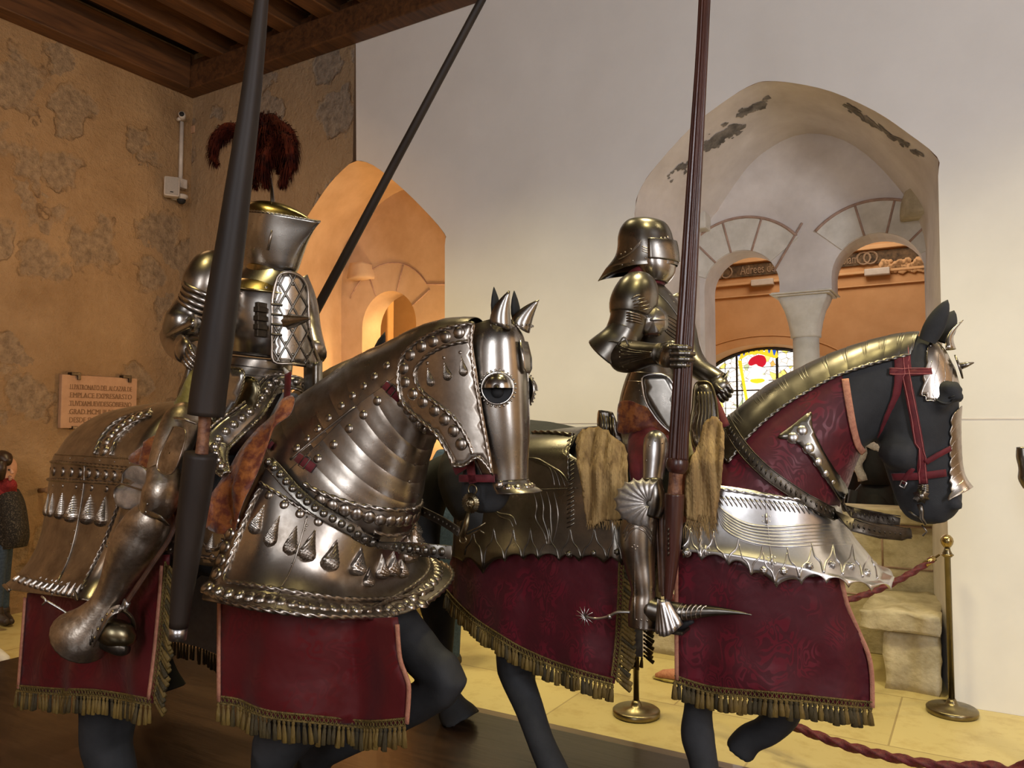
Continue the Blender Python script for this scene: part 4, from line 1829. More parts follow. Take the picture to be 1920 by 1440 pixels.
def drops(fr, m, bvh, pts, both=True, wk=1.0):
    """pts: (bottom px, top px, width px)"""
    for b_, t_, w in pts:
        p, n = hit(fr, bvh, *b_)
        q, n2 = hit(fr, bvh, *t_)
        if p is None or q is None:
            continue
        L = (q - p).length
        ww = w * fr.mpp(p) * wk * 1.2
        m.drop(p, (n + n2) / 2, q - p, L, ww)
        if both:
            mir = lambda v: V((v.x, -v.y, v.z))
            m.drop(mir(p), mir((n + n2) / 2), mir(q - p), L, ww)


def strap(fr, m, bvh, path, w, off=0.006, th=0.003, mi=0, sm=5, free=None):
    q = cr(path, sm) if sm else path
    h = hits(fr, bvh, q, off)
    h2 = []
    for p, n in h:
        if h2 and (p - h2[-1][0]).length > 0.15:
            continue
        h2.append((p, n))
    if len(h2) > 1:
        m.ribbon([a[0] for a in h2], [a[1] for a in h2], w, th, mi)
    return h2


def tassels(top, drop_dir, n_out, L, step, w, parent, mats, seed=0, lean=0.0):
    """row of tassels hanging from a 3D polyline; returns nothing, builds one mesh with two materials"""
    pts = resample(top, step)
    m = M()
    rg = random.Random(seed)
    dd = V(drop_dir).normalized()
    nn = V(n_out).normalized()
    for i, p in enumerate(pts):
        t = (pts[min(i + 1, len(pts) - 1)] - pts[max(i - 1, 0)]).normalized()
        d = (dd + t * rg.uniform(-.10, .10) + t * lean + nn * rg.uniform(-.06, .10)).normalized()
        LL = L * rg.uniform(.86, 1.08)
        k = 0 if rg.random() < .62 else 1
        prof = [(0, .22), (.08, .55), (.16, .62), (.22, .42), (.28, .62), (.6, .85), (.97, 1.0), (1.0, .7)]
        path = [p + d * (LL * a) for a, b in prof]
        m.tube(path, [w / 2 * b for a, b in prof], n=9, mi=k, asp=.6, up=nn, lobes=4, lamp_=.12)
    return m


def netband(top, drop_dir, n_out, h, m, mi=0, step=0.016):
    """open knotted band above the tassels"""
    pts = resample(top, step)
    dd = V(drop_dir).normalized()
    nn = V(n_out).normalized()
    for k in range(len(pts) - 1):
        a, b = pts[k], pts[k + 1]
        m.tube([a, b + dd * h], .0022, n=4, mi=mi)
        m.tube([b, a + dd * h], .0022, n=4, mi=mi)
        m.dome((a + b) / 2 + dd * h * .5, nn, .0042, .003, mi=mi, seg=5, rings=2)
    m.tube(pts, .0042, n=5, mi=mi)
    m.tube([p + dd * h for p in pts], .0042, n=5, mi=mi)


def horse_body(fr, root, legs, extra=None, neck=None):
    """one continuous remeshed mannequin skin, in the frame's metres"""
    m = M()
    T = [(-1.00, 1.16, .20), (-.88, 1.20, .29), (-.62, 1.21, .325), (-.30, 1.17, .31), (0.05, 1.13, .28), (.38, 1.13, .26), (.58, 1.12, .20), (.70, 1.10, .12)]
    pts = cr([(a, 0, b, r) for a, b, r in T], 4)
    m.tube([p[:3] for p in pts], [p[3] for p in pts], n=20, asp=1.0, up=(0, 0, 1))
    if neck:
        m.merge(neck)
    for L in legs:
        q = cr(L, 4)
        m.tube([p[:3] for p in q], [p[3] for p in q], n=14)
    if extra:
        m.merge(extra)
    m.v = [V((v.x, v.y, max(v.z, .004))) for v in m.v]
    o = build('body', m, MT['hide'], root)
    remesh(o, .013, 5)
    return o


def leg_hind(s, x=0.0, swing=0.0):
    """s: side (-1 near); returns joints hip..hoof"""
    y = s * .17
    return [(-.78 + x * .2, y * .9, 1.12, .20), (-.66 + x * .4, y, .92, .15), (-.80 + x * .7, y, .70, .085), (-.96 + x * .9, y, .56, .062), (-.93 + x, y, .36, .042),
            (-.92 + x, y, .18, .046), (-.86 + x + .02, y, .10, .040), (-.83 + x + .03, y, .035, .062)]


def under(L, inset):
    """cloth surface hanging just inside a U shell"""
    def f(X, Z):
        u = max(0.0, min(.955, (X - L['xb']) / (L['xf'] - L['xb'])))
        sn = u ** (1 / L['e'])
        c = math.sqrt(max(0, 1 - sn * sn)) ** L['e']
        wv = (.012 * math.sin(X * 17 + Z * 3) + .009 * math.sin(X * 31 + 1.3 - Z * 7) + .005 * math.sin(Z * 23 + X * 9)) * max(0, min(1, (1.0 - Z) * 2))
        return -(L['w'] - inset) * c + wv
    return f


def polyy(poly, x):
    return itp(x, poly)


def ushell_px(fr, levels, top, bot, left, nt=60, sub=4, extra=None):
    """U shell whose rows follow traced edges: levels carry plan sizes and v (0 top edge, 1 bottom edge)"""
    keys = [tuple(l[k] for k in ('xb', 'xf', 'w', 'e', 'v', 'zn')) for l in levels]
    rows = []
    for q in cr(keys, sub):
        xb, xf, w, e, v, zn = q
        pts = [usec(xb, xf, w, PI * k / nt, e) for k in range(nt + 1)]
        zs = []
        z = zn
        best = None
        for k in range(nt // 2 + 1):
            X, Y = pts[k]
            for it in range(4):
                px_, py_ = proj(fr, V((X, Y, z)))
                ty = lerp(polyy(top, px_), polyy(bot, px_), v)
                P = fr.P(px_, ty, Y)
                z = P.z
            zs.append((px_, z))
        # past the silhouette keep the height of the silhouette point
        ks = (min if left else max)(range(len(zs)), key=lambda i: zs[i][0])
        zz = [zs[min(i, ks)][1] for i in range(len(zs))]
        zz = [sum(zz[max(0, i - 2):i + 3]) / len(zz[max(0, i - 2):i + 3]) for i in range(len(zz))]
        full = zz + zz[::-1][1:]
        rows.append([V((pts[k][0], pts[k][1], full[k])) for k in range(nt + 1)])
    m = M()
    m.grid(rows)
    return m, rows
# ------------------------------------------------------------------ left horse
H1 = Fr((-1.08, 3.3, .15), 29)
horse1 = thing('armoured_horse', 'left horse in embossed steel armour with domed bosses, its face under a closed head plate', 'horse', H1,
               (0, 0, 0), 'mannequin horses in armour')


def path3_(fr, pts, sm=5):
    return [fr.P(a[0], a[1], a[2]) for a in cr(pts, sm)]


def px3(fr, pts):
    q = cr([(*fr.P(a, b, y), w / 2 * fr.mpp(fr.P(a, b, y))) for a, b, y, w in pts], 3)
    return [tuple(p) for p in q]


lg = [
    px3(H1, [(215, 1250, -.2, 130), (205, 1330, -.2, 105), (200, 1395, -.2, 92), (215, 1450, -.2, 80), (230, 1530, -.2, 62), (235, 1620, -.2, 66), (245, 1680, -.2, 92)]),
    [(-.78, .16, 1.12, .20), (-.66, .17, .92, .15), (-.86, .17, .70, .085), (-1.0, .16, .56, .062), (-.9, .16, .36, .045)]
    + px3(H1, [(300, 1235, .12, 40), (312, 1270, .12, 46), (318, 1295, .12, 66)]),
    [(.52, -.15, 1.0, .11), (.56, -.16, .78, .09), (.60, -.17, .55, .07)] + px3(H1, [(520, 1400, -.18, 95), (510, 1440, -.18, 78), (505, 1540, -.18, 58), (505, 1640, -.18, 62), (510, 1700, -.18, 88)]),
    [(.52, .15, 1.0, .11), (.58, .16, .78, .09), (.76, .16, .60, .085), (.84, .16, .50, .075)] + px3(H1, [(600, 1400, .15, 80), (585, 1440, .15, 60), (560, 1470, .15, 70)]),
]
# head under the plates: jaw and muzzle that show below
hx = M()
st = [((905, 625), (850, 700), .085), ((930, 680), (825, 745), .095), ((950, 760), (845, 830), .092), ((958, 830), (872, 880), .078), ((960, 880), (868, 905), .064),
      ((958, 920), (866, 930), .055), ((945, 950), (880, 953), .045), ((930, 962), (898, 962), .02)]
mm, _ = sagloft(H1, st, 4, 20)
mm.cap(_[0])
mm.cap(_[-1])
hx.merge(mm)
NS = [((520, 800), (700, 1060), .30), ((555, 760), (755, 1000), .262), ((590, 733), (772, 955), .225), ((635, 700), (782, 905), .195), ((685, 665), (793, 862), .17),
      ((735, 642), (806, 826), .15), ((790, 614), (822, 790), .135), ((845, 598), (845, 760), .125), ((895, 596), (872, 730), .11)]
nn_, _ = sagloft(H1, NS, 4, 24, scale=.93)
nn_.cap(_[0])
nn_.cap(_[-1])
body1 = horse_body(H1, horse1, lg, hx, nn_)

# ---- crupper over the rump
LV = []
for near, sil, w in (((280, 838), (108, 845), .335), ((268, 862), (97, 862), .352), ((258, 905), (91, 905), .36), ((246, 960), (84, 960), .372),
                     ((228, 1010), (74, 1008), .388), ((210, 1050), (56, 1048), .415), ((190, 1087), (31, 1078), .455), ((172, 1122), (9, 1096), .51), ((170, 1128), (8, 1102), .515)):
    LV.append(fit_u(H1, near, sil, w, .8, True))
z4 = LV[0]
top = []
for w, dz, dx in ((.002, .205, .34), (.08, .197, .26), (.16, .17, .17), (.235, .122, .09), (.29, .067, .035)):
    top.append(dict(xb=LV[0]['xb'], xf=LV[0]['xf'] + dx, zn=LV[0]['zn'] + dz, zf=LV[0]['zf'] + dz, w=w, e=.8))
crup, rows = ushell(top + LV, 56, 4)
cb = crup.bvh()
d = M()
# flat skirting panels joined by raised edges: ropes and bosses
band_t = [(97, 864), (160, 868), (245, 878), (280, 882)]
ropes(H1, d, cb, [(98, 866), (150, 870), (215, 876), (270, 882)], .0065)
ropes(H1, d, cb, [(92, 899), (150, 902), (215, 906), (262, 912)], .0065)
ropes(H1, d, cb, [(98, 852), (150, 854), (215, 858), (275, 862)], .003)
bosses(H1, d, cb, along([(101, 884), (130, 885), (180, 889), (228, 893)], 9), .017, .016)
bosses(H1, d, cb, along([(103, 858), (150, 860), (215, 866), (270, 870)], 7), .004)
# transverse strip over the croup
ropes(H1, d, cb, [(178, 852), (188, 826), (205, 803), (228, 786), (255, 776), (285, 770)], .007)
ropes(H1, d, cb, [(208, 854), (218, 826), (236, 805), (258, 790), (285, 779)], .007)
bosses(H1, d, cb, [(195, 845), (199, 828), (208, 815), (218, 804), (230, 794), (244, 786), (260, 779), (276, 775)], .019, .012)
# seam with rivets down the flank
seam = [(159, 868), (158, 905), (150, 960), (140, 1010), (128, 1050), (108, 1092), (92, 1128)]
q = [p for p, n in hits(H1, cb, cr(seam, 5), .002)]
if len(q) > 2:
    d.tube(q, .003, n=5)
bosses(H1, d, cb, [(152, 870), (163, 872), (152, 898), (164, 902), (152, 918), (151, 945), (147, 970), (139, 995), (133, 1020), (126, 1046), (115, 1072)], .0045)
drops(H1, d, cb, [((86, 968), (91, 925), 9), ((94, 970), (99, 925), 10), ((110, 974), (117, 924), 13), ((132, 980), (139, 928), 18), ((162, 984), (170, 928), 19), ((188, 988), (198, 930), 18)])
bosses(H1, d, cb, [(99, 910, .006), (117, 911, .009), (142, 913, .010), (171, 915, .011), (199, 917, .011)], .01)
# lower border
ropes(H1, d, cb, [(36, 1077), (60, 1084), (95, 1093), (130, 1100), (152, 1105), (163, 1085), (178, 1055), (198, 1010), (215, 965), (222, 945)], .006)
ropes(H1, d, cb, [(9, 1098), (30, 1112), (60, 1122), (100, 1132), (140, 1137), (158, 1132)], .006)
for q_ in along([(24, 1090), (60, 1103), (100, 1114), (148, 1124)], 13):
    p, n = hit(H1, cb, *q_)
    if p is not None:
        d.drop(p, n, V((.3, 0, 1)), .06, .028, flute=0)
crupper = build('crupper', crup, MT['steel'], horse1, solid=-.003)
build('embossing', d, MT['steel'], crupper)

# ---- flanchard below the saddle
fl = lambda X, Z: -.385 - .05 * max(0, min(1, (1.0 - Z) / .35)) ** 2
pm, out = panel(H1, [(240, 930), (330, 960), (420, 960), (450, 1010), (430, 1052), (405, 1062), (370, 1058), (330, 1050), (290, 1054), (250, 1075), (215, 1104), (205, 1110), (215, 1040)], fl, .03, 4)
flan = build('flanchard', pm, MT['steel'], horse1, solid=.003)
fb = pm.bvh()
d = M()
ropes(H1, d, fb, [(214, 1092), (245, 1058), (285, 1036), (330, 1034), (372, 1042), (410, 1048)], .006, both=False)
ropes(H1, d, fb, [(268, 1032), (290, 1020), (330, 1012), (375, 1018), (405, 1030), (420, 1010)], .006, both=False)
bosses(H1, d, fb, [(257, 1054), (275, 1043), (296, 1036), (318, 1033), (345, 1036), (372, 1040), (398, 1046)], .013, both=False)
drops(H1, d, fb, [((297, 1008), (303, 970), 13), ((392, 1036), (400, 998), 14), ((375, 1020), (388, 975), 12)], both=False)
build('embossing', d, MT['steel'], flan)

# ---- peytral round the chest
PV = []
for near, sil, w in (((500, 852), (770, 975), .30), ((484, 880), (772, 1003), .325), ((455, 938), (775, 1032), .36), ((425, 1000), (780, 1057), .395), ((404, 1048), (794, 1082), .43),
                     ((388, 1090), (819, 1106), .475), ((379, 1114), (847, 1120), .525), ((382, 1120), (849, 1127), .53)):
    PV.append(fit_u(H1, near, sil, w, lerp(.82, .58, min(1, (w - .30) / .2)), False))
for L, v in zip(PV, (0, .13, .33, .55, .72, .88, .98, 1.0)):
    L['v'] = v
PT = [(480, 845), (500, 852), (540, 905), (584, 950), (640, 978), (704, 1003), (770, 985), (860, 985)]
PB = [(370, 1118), (380, 1124), (430, 1136), (500, 1148), (580, 1157), (660, 1161), (740, 1158), (800, 1147), (850, 1126), (900, 1126)]
pey, rows = ushell_px(H1, PV, PT, PB, False, 80, 4)
pb_ = pey.bvh()
d = M()
ropes(H1, d, pb_, [(380, 1108), (430, 1130), (500, 1144), (580, 1154), (660, 1158), (740, 1156), (800, 1145), (846, 1124)], .0085, off=.002)
ropes(H1, d, pb_, [(492, 862), (470, 895), (440, 950), (410, 1010), (388, 1060), (380, 1100)], .006, off=.002)
ropes(H1, d, pb_, [(488, 915), (470, 950), (446, 1010), (428, 1060), (422, 1088), (440, 1092), (500, 1102), (580, 1115), (650, 1124), (720, 1124), (780, 1115), (812, 1104)], .0075)
ropes(H1, d, pb_, [(488, 905), (520, 925), (580, 962), (640, 985), (700, 1010)], .006)
bosses(H1, d, pb_, along([(388, 1100), (420, 1110), (470, 1118), (520, 1125), (560, 1132), (620, 1139), (680, 1142), (740, 1140), (790, 1132), (830, 1120)], 23), .0185, .014)
bosses(H1, d, pb_, along([(482, 880), (464, 920), (446, 960), (430, 1000), (416, 1040), (406, 1075)], 9), .018, .014)
drops(H1, d, pb_, [((474, 1002), (497, 944), 22), ((502, 1026), (526, 962), 22), ((540, 1042), (558, 978), 24), ((570, 1054), (592, 990), 30), ((614, 1072), (634, 1006), 32),
                   ((666, 1080), (678, 1024), 30), ((714, 1086), (716, 1038), 25), ((757, 1084), (752, 1044), 18)])
bosses(H1, d, pb_, [(504, 928), (533, 946), (563, 963), (597, 978)], .013)
seam = [(576, 968), (566, 1005), (554, 1045), (540, 1080), (524, 1108), (514, 1145)]
q = [p for p, n in hits(H1, pb_, cr(seam, 5), .002)]
d.tube(q, .003, n=5)
bosses(H1, d, pb_, [(573, 975), (571, 993), (560, 1024), (548, 1058), (537, 1085), (575, 985)], .005)
peytral = build('peytral', pey, MT['steel'], horse1, solid=-.003)
build('embossing', d, MT['steel'], peytral)

# ---- neck armour: crinet (crest) and the lower neck plates
nk, _ = sagloft(H1, NS, 8, 30, 0 - PI * .48, PI * .48, 1.0, lames=13, step=.011)
crin = build('crinet', nk, MT['steel'], horse1, solid=-.003, edge=28)
lo, _ = sagloft(H1, NS[:7], 8, 36, PI * .46, PI * 1.54, .985, lames=8, step=.008)
lown = build('throat_plates', lo, MT['steel'], horse1, solid=-.003, edge=28)
ub, lb_ = nk.bvh(), lo.bvh()
d = M()
bosses(H1, d, ub, [(725, 686), (702, 706), (682, 724), (661, 742), (640, 761), (616, 784), (596, 804), (577, 822), (556, 840)], .013, .010)
bosses(H1, d, ub, [(690, 742), (678, 752), (657, 768), (637, 785), (617, 803), (599, 820), (575, 838)], .004)
edge = [p for p, n in hits(H1, ub, cr([(545, 862), (600, 815), (660, 768), (700, 740), (728, 714)], 6), .003)]
if len(edge) > 2:
    d.tube(edge, .005, n=6)
build('embossing', d, MT['steel'], crin)
d = M()
bosses(H1, d, lb_, [(708, 752), (682, 778), (655, 804), (626, 834), (596, 860)], .014, .011)
bosses(H1, d, lb_, [(695, 764), (665, 780), (630, 812), (606, 846)], .004)
bosses(H1, d, lb_, [(753, 755), (765, 769), (776, 783), (788, 796), (800, 806)], .014, .012)
bosses(H1, d, lb_, along([(792, 838), (782, 862), (772, 886), (768, 905), (764, 920)], 6), .007)
ropes(H1, d, lb_, [(571, 906), (592, 919), (654, 942), (717, 954), (768, 955)], .008)
ropes(H1, d, lb_, [(700, 997), (735, 1003), (770, 996)], .007)
bosses(H1, d, lb_, [(600, 938), (622, 948), (646, 957), (669, 964), (692, 970), (713, 975), (733, 977), (750, 977), (765, 975)], .019, .015)
build('embossing', d, MT['steel'], lown)

# ---- head plate (shaffron) and cheek plates
SS = [((952, 597), (868, 628), .075), ((972, 625), (850, 660), .098), ((978, 660), (838, 705), .108), ((982, 710), (840, 760), .112), ((984, 760), (856, 808), .104), ((985, 815), (875, 855), .092),
      ((984, 865), (893, 885), .078), ((984, 900), (905, 903), .073)]
sh, rows = sagloft(H1, SS, 6, 34, -PI * .62, PI * .62, 1.03, pw=.86)
sh2, rows2 = sagloft(H1, [((984, 899), (905, 902), .076), ((990, 910), (905, 908), .082), ((1003, 918), (908, 918), .092), ((1008, 922), (908, 922), .096)], 4, 34, -PI * .5, PI * .5, 1.03, pw=.86)
capm = M()
capm.grid([[p.lerp(sum(rows[0], V()) / len(rows[0]), t) + V((0, 0, .02 * t)) for p in rows[0]] for t in (0, .4, .8, .99)])
sh.merge(sh2).merge(capm)
shaf = build('shaffron', sh, MT['steel_pol'], horse1, solid=-.003)
sb_ = sh.bvh()
# wide cheek plate swelling out over jaw and top of the neck
chf = lambda X, Z: -.175 + .10 * max(0, (Z - 1.62)) ** 1.2 - .0 + 1.0 * max(0, X - 1.0) ** 2
ch_out = [(889, 604), (855, 607), (815, 619), (778, 640), (752, 668), (743, 700), (745, 735), (757, 765), (790, 793), (818, 818), (838, 850), (846, 874), (866, 876), (895, 860), (910, 872), (925, 892),
          (918, 840), (905, 770), (893, 690), (886, 640)]
cm_, out = panel(H1, ch_out, chf, .025, 4)
cheek = build('cheek_plate', cm_, MT['steel'], horse1, solid=.003)
build('cheek_plate', cm_.mirrored(), MT['steel'], horse1, solid=.003)
kb = cm_.bvh()
d = M()
ropes(H1, d, kb, [(886, 607), (855, 611), (815, 623), (780, 643), (755, 670), (747, 700), (749, 734), (761, 762), (792, 790), (820, 816), (841, 850), (850, 871)], .006, both=False)
ropes(H1, d, kb, [(878, 640), (845, 646), (810, 661), (786, 682), (778, 700), (783, 722), (800, 742), (830, 765), (855, 788), (876, 822), (887, 852)], .006, both=False)
ropes(H1, d, kb, [(886, 610), (884, 650), (889, 700), (897, 750), (908, 810), (921, 880)], .005, both=False)
ropes(H1, d, kb, [(850, 873), (870, 873), (893, 858), (908, 868), (922, 888)], .004, both=False)
bosses(H1, d, kb, [(861, 624), (836, 632), (812, 640), (790, 650), (769, 666), (757, 691), (759, 717), (774, 739), (793, 754), (815, 770), (834, 787), (851, 808), (865, 833)], .0175, .014, both=False)
bosses(H1, d, kb, [(863, 661, .007), (832, 671, .007), (801, 681, .007)], .007, both=False)
drops(H1, d, kb, [((810, 725), (802, 688), 14), ((842, 714), (833, 677), 16), ((871, 706), (865, 667), 16)], both=False)
bosses(H1, d, kb, along([(891, 612), (892, 660), (899, 712), (907, 762), (917, 820), (926, 872)], 17), .0035, both=False)
build('embossing', d, MT['steel'], cheek)
# eye guard
p, n = hit(H1, sb_, 933, 728)
if p is None:
    p, n = H1.P(933, 728, -.1), V((0, -1, 0))
for s in (1, -1):
    pp, nn = V((p.x, p.y * s, p.z)), V((n.x, n.y * s, n.z))
    g = M()
    up = (V((0, 0, 1)) - nn * nn.z).normalized()
    sd = up.cross(nn)
    r = .062
    for k in range(26):
        t = 2 * PI * k / 26
        g.dome(pp + (sd * math.cos(t) + up * math.sin(t)) * r + nn * .004, nn, .0045, .004, seg=7, rings=2)
    g.tube([pp + (sd * math.cos(2 * PI * k / 28) + up * math.sin(2 * PI * k / 28)) * (r - .008) + nn * .004 for k in range(28)], .005, n=6, closed=True)
    # upper half hood
    rows = []
    for i in range(7):
        a = i / 6 * PI / 2
        rows.append([pp + (sd * math.cos(t) + up * math.sin(t)) * (.052 * math.cos(a)) + nn * (.004 + .045 * math.sin(a)) for t in [PI * k / 14 for k in range(15)]])
    rows.append([pp + sd * (.052 * math.cos(PI * k / 14)) + nn * (.004 + .046 * math.sin(PI * k / 14)) for k in range(15)])
    g.grid(rows)
    eg = build('eye_guard', g, MT['steel_pol'], horse1)
    g = M()
    ring = [pp + (sd * math.cos(2 * PI * k / 24) + up * math.sin(2 * PI * k / 24)) * .050 + nn * .003 for k in range(24)]
    g.cap(ring)
    build('eye_opening', g, MT['black'], eg)
    g = M()
    g.dome(pp + nn * .002 - up * .012, nn, .022, .016, seg=14, rings=5)
    build('eye', g, MT['black'], eg)
# ear guards and ears
for s in (-1, 1):
    g = M()
    if s < 0:
        b0, tip = H1.P(938, 612, -.06), H1.P(955, 545, -.07)
    else:
        b0, tip = H1.P(975, 612, .045), H1.P(1010, 562, .05)
    rows = []
    ax = (tip - b0)
    nrm = V((.9, 0, .35))
    for i in range(9):
        t = i / 8
        r = .040 * (1 - t ** 1.7) + .0015
        c = b0 + ax * t + V((-.03, 0, 0)) * math.sin(t * PI) * .4
        a = ax.normalized()
        u = V((0, 1, 0))
        f = u.cross(a)
        row = []
        for k in range(13):
            th = -PI * .72 + 1.44 * PI * k / 12
            row.append(c + f * math.cos(th) * r * (-1 if f.x < 0 else 1) + u * math.sin(th) * r * .9)
        rows.append(row)
    g.grid(rows)
    for k in range(9):
        th = -PI * .6 + 1.2 * PI * k / 8
        g.dome(b0 + V((math.cos(th) * .046, math.sin(th) * .042, 0)), (1, 0, .2), .004, .003, seg=6, rings=2)
    build('ear_guard', g, MT['steel_pol'], horse1, solid=.002)
    g = M()
    if s < 0:
        b1, t1_ = H1.P(932, 600, -.05), H1.P(926, 538, -.05)
    else:
        b1, t1_ = H1.P(968, 600, .06), H1.P(964, 545, .06)
    g.tube([b1.lerp(t1_, t) for t in (0, .2, .45, .7, .9, 1)], [.022, .028, .026, .018, .008, .002], n=10, asp=.5, up=(1, 0, 0))
    build('ear', g, MT['black'], horse1)
# brow shield with spike on the forehead
g = M()
fc = [H1.P(976, 640, 0), H1.P(985, 700, 0)]
oy = V((.012, 0, 0))
g.grid([[fc[0] + oy + V((0, y, 0)), fc[0].lerp(fc[1], .5) + oy + V((0.004, y * 1.1, 0)), fc[0].lerp(fc[1], .85) + oy + V((0, y, 0)), fc[1] + oy + V((0, y * .3, 0))] for y in (-.030, -.015, 0, .015, .030)])
build('brow_shield', g, MT['steel_pol'], horse1, solid=.004)
# far eye boss peeping past the nose
# border studs of the nose flare
g = M()
bosses(H1, g, sb_, [(935, 907), (952, 913), (972, 913), (988, 911)], .011, .008)
build('flare_studs', g, MT['steel'], shaf)

# ---- red bridle under the cheek plate, bit with rosette
g = M()
bb = hx.bvh()
vm = M()
for path, w in (([(853, 884), (870, 873), (888, 862)], .03), ([(882, 862), (884, 885), (888, 906)], .032), ([(862, 897), (890, 897), (928, 897)], .026)):
    q = [H1.P(a, b, -.088) for a, b in path]
    vm.ribbon(q, (0, -1, 0), w, .004)
build('bridle', vm, MT['velvet'], horse1)
t = M()
c = H1.P(886, 918, -.098)
t.tube([c + V((.017 * math.cos(k * PI / 7), 0, .017 * math.sin(k * PI / 7))) for k in range(14)], .003, n=6, closed=True)
bit = build('bit_ring', t, MT['brass_dark'], horse1)
c = H1.P(883, 943, -.10)
t = M()
rows = []
for rr, y in ((.0, 0), (.036, 0), (.036, -.004)):
    pass
ring = []
for k in range(48):
    th = 2 * PI * k / 48
    rr = .036 if k % 2 else .031
    ring.append(V((rr * math.cos(th), 0, rr * math.sin(th))))
t.grid([[c + r_ for r_ in ring], [c + r_ + V((0, -.005, 0)) for r_ in ring], [c + r_ * .2 + V((0, -.007, 0)) for r_ in ring]], True)
t.cap([c + r_ for r_ in ring])
t.dome(c + V((0, -.005, 0)), (0, -1, 0), .020, .016, seg=14, rings=5)
for k in range(8):
    th = 2 * PI * k / 8
    a = c + V((.004 * math.cos(th), -.021, .004 * math.sin(th)))
    b = c + V((.019 * math.cos(th + .9), -.009, .019 * math.sin(th + .9)))
    t.tube([a, a.lerp(b, .5) + V((0, -.003, 0)), b], .002, n=5)
ro = build('bit_rosette', t, MT['brass_dark'], horse1)
t = M()
pts = [H1.P(a, b, -.10) for a, b in ((879, 962), (874, 985), (866, 1006))]
t.ribbon(pts, (0, -1, 0), [.012, .020, .024], .004)
c = H1.P(868, 1012, -.10)
t.tube([c + V((.014 * math.cos(k * PI / 6), 0, .012 * math.sin(k * PI / 6))) for k in range(12)], .003, n=6, closed=True)
t.tube([H1.P(a, b, -.05) for a, b in ((876, 998), (895, 990), (910, 980))], .003, n=6)
t.tube([H1.P(a, b, -.05) for a, b in ((876, 1004), (900, 994), (908, 1000))], .003, n=6)
build('bit_shank', t, MT['brass_dark'], horse1)

# ---- armoured reins
rn = M()
both = M()
both.merge(pey)
both.merge(lo)
ab_ = both.bvh()
path1 = [(492, 852), (520, 885), (550, 920), (584, 950)]
path2 = [(586, 952), (625, 975), (665, 996), (704, 1014)]
h1_ = hits(H1, ab_, cr(path1 + path2[1:], 5), .014)
pts = [a for a, n in h1_]
nr_ = [n for a, n in h1_]
endp = H1.P(848, 1036, -.16)
pts2 = pts + [pts[-1].lerp(endp, .5) + V((0.0, -.02, 0)), endp]
nr2 = nr_ + [V((-.2, -1, .1)), V((-.2, -1, .1))]
rn.ribbon(pts2, nr2, .046, .004)
fine = resample(pts2, .036)
for i, p in enumerate(fine[:-1]):
    j = min(range(len(pts2)), key=lambda k: (pts2[k] - p).length)
    n = nr2[j].normalized()
    rn.dome(p + n * .006, n, .0155, .012, seg=10, rings=4)
    t_ = (fine[min(i + 1, len(fine) - 1)] - fine[max(0, i - 1)]).normalized()
    sd = t_.cross(n)
    for s in (-1, 1):
        rn.dome(p + n * .006 + sd * s * .020 + t_ * .018, n, .0028, .003, seg=6, rings=2)
rein = build('plated_rein', rn, MT['steel_dark'], horse1)
rn2 = M()
qq = path3_(H1, [(775, 950, .14), (800, 962, .14), (835, 980, .10), (862, 998, .04)])
rn2.ribbon(qq, (0, -1, 0), .034, .004)
for p in resample(qq, .03):
    rn2.dome(p + V((0, -.005, 0)), (0, -1, 0), .007, .006, seg=8, rings=2)
build('plated_rein', rn2, MT['iron'], horse1)

# ---- red straps and buckles on the crinet
for path, w in (([(724, 722), (738, 732), (752, 748)], .03), ([(560, 858), (575, 868), (590, 880)], .035), ([(500, 830), (513, 838)], .03)):
    g = M()
    bvh_ = both.bvh()
    allm = M()
    allm.merge(nk)
    allm.merge(lo)
    ab2 = allm.bvh()
    q = hits(H1, ab2, cr(path, 4), .008)
    if len(q) > 1:
        g.ribbon([q[0][0], q[-1][0]], q[len(q) // 2][1], w, .006)
        st_ = build('strap', g, MT['velvet'], horse1)
        g = M()
        k = len(q) // 2
        p, n = q[k]
        tt = (q[-1][0] - q[0][0]).normalized()
        sd = tt.cross(n)
        c = p + n * .008
        g.tube([c - sd * w * .65 - tt * .012, c + sd * w * .65 - tt * .012, c + sd * w * .65 + tt * .012, c - sd * w * .65 + tt * .012], .003, n=6, closed=True)
        build('buckle', g, MT['iron'], st_)

# ---- cloth skirts
wav = lambda a, b, k=1.0: (lambda X, Z: -.405 + k * (.012 * math.sin(X * 17 + Z * 3) + .009 * math.sin(X * 31 + 1.3 - Z * 7) + .006 * math.sin(Z * 23 + X * 9)) * max(0, min(1, (1.0 - Z) * 2)) + a)


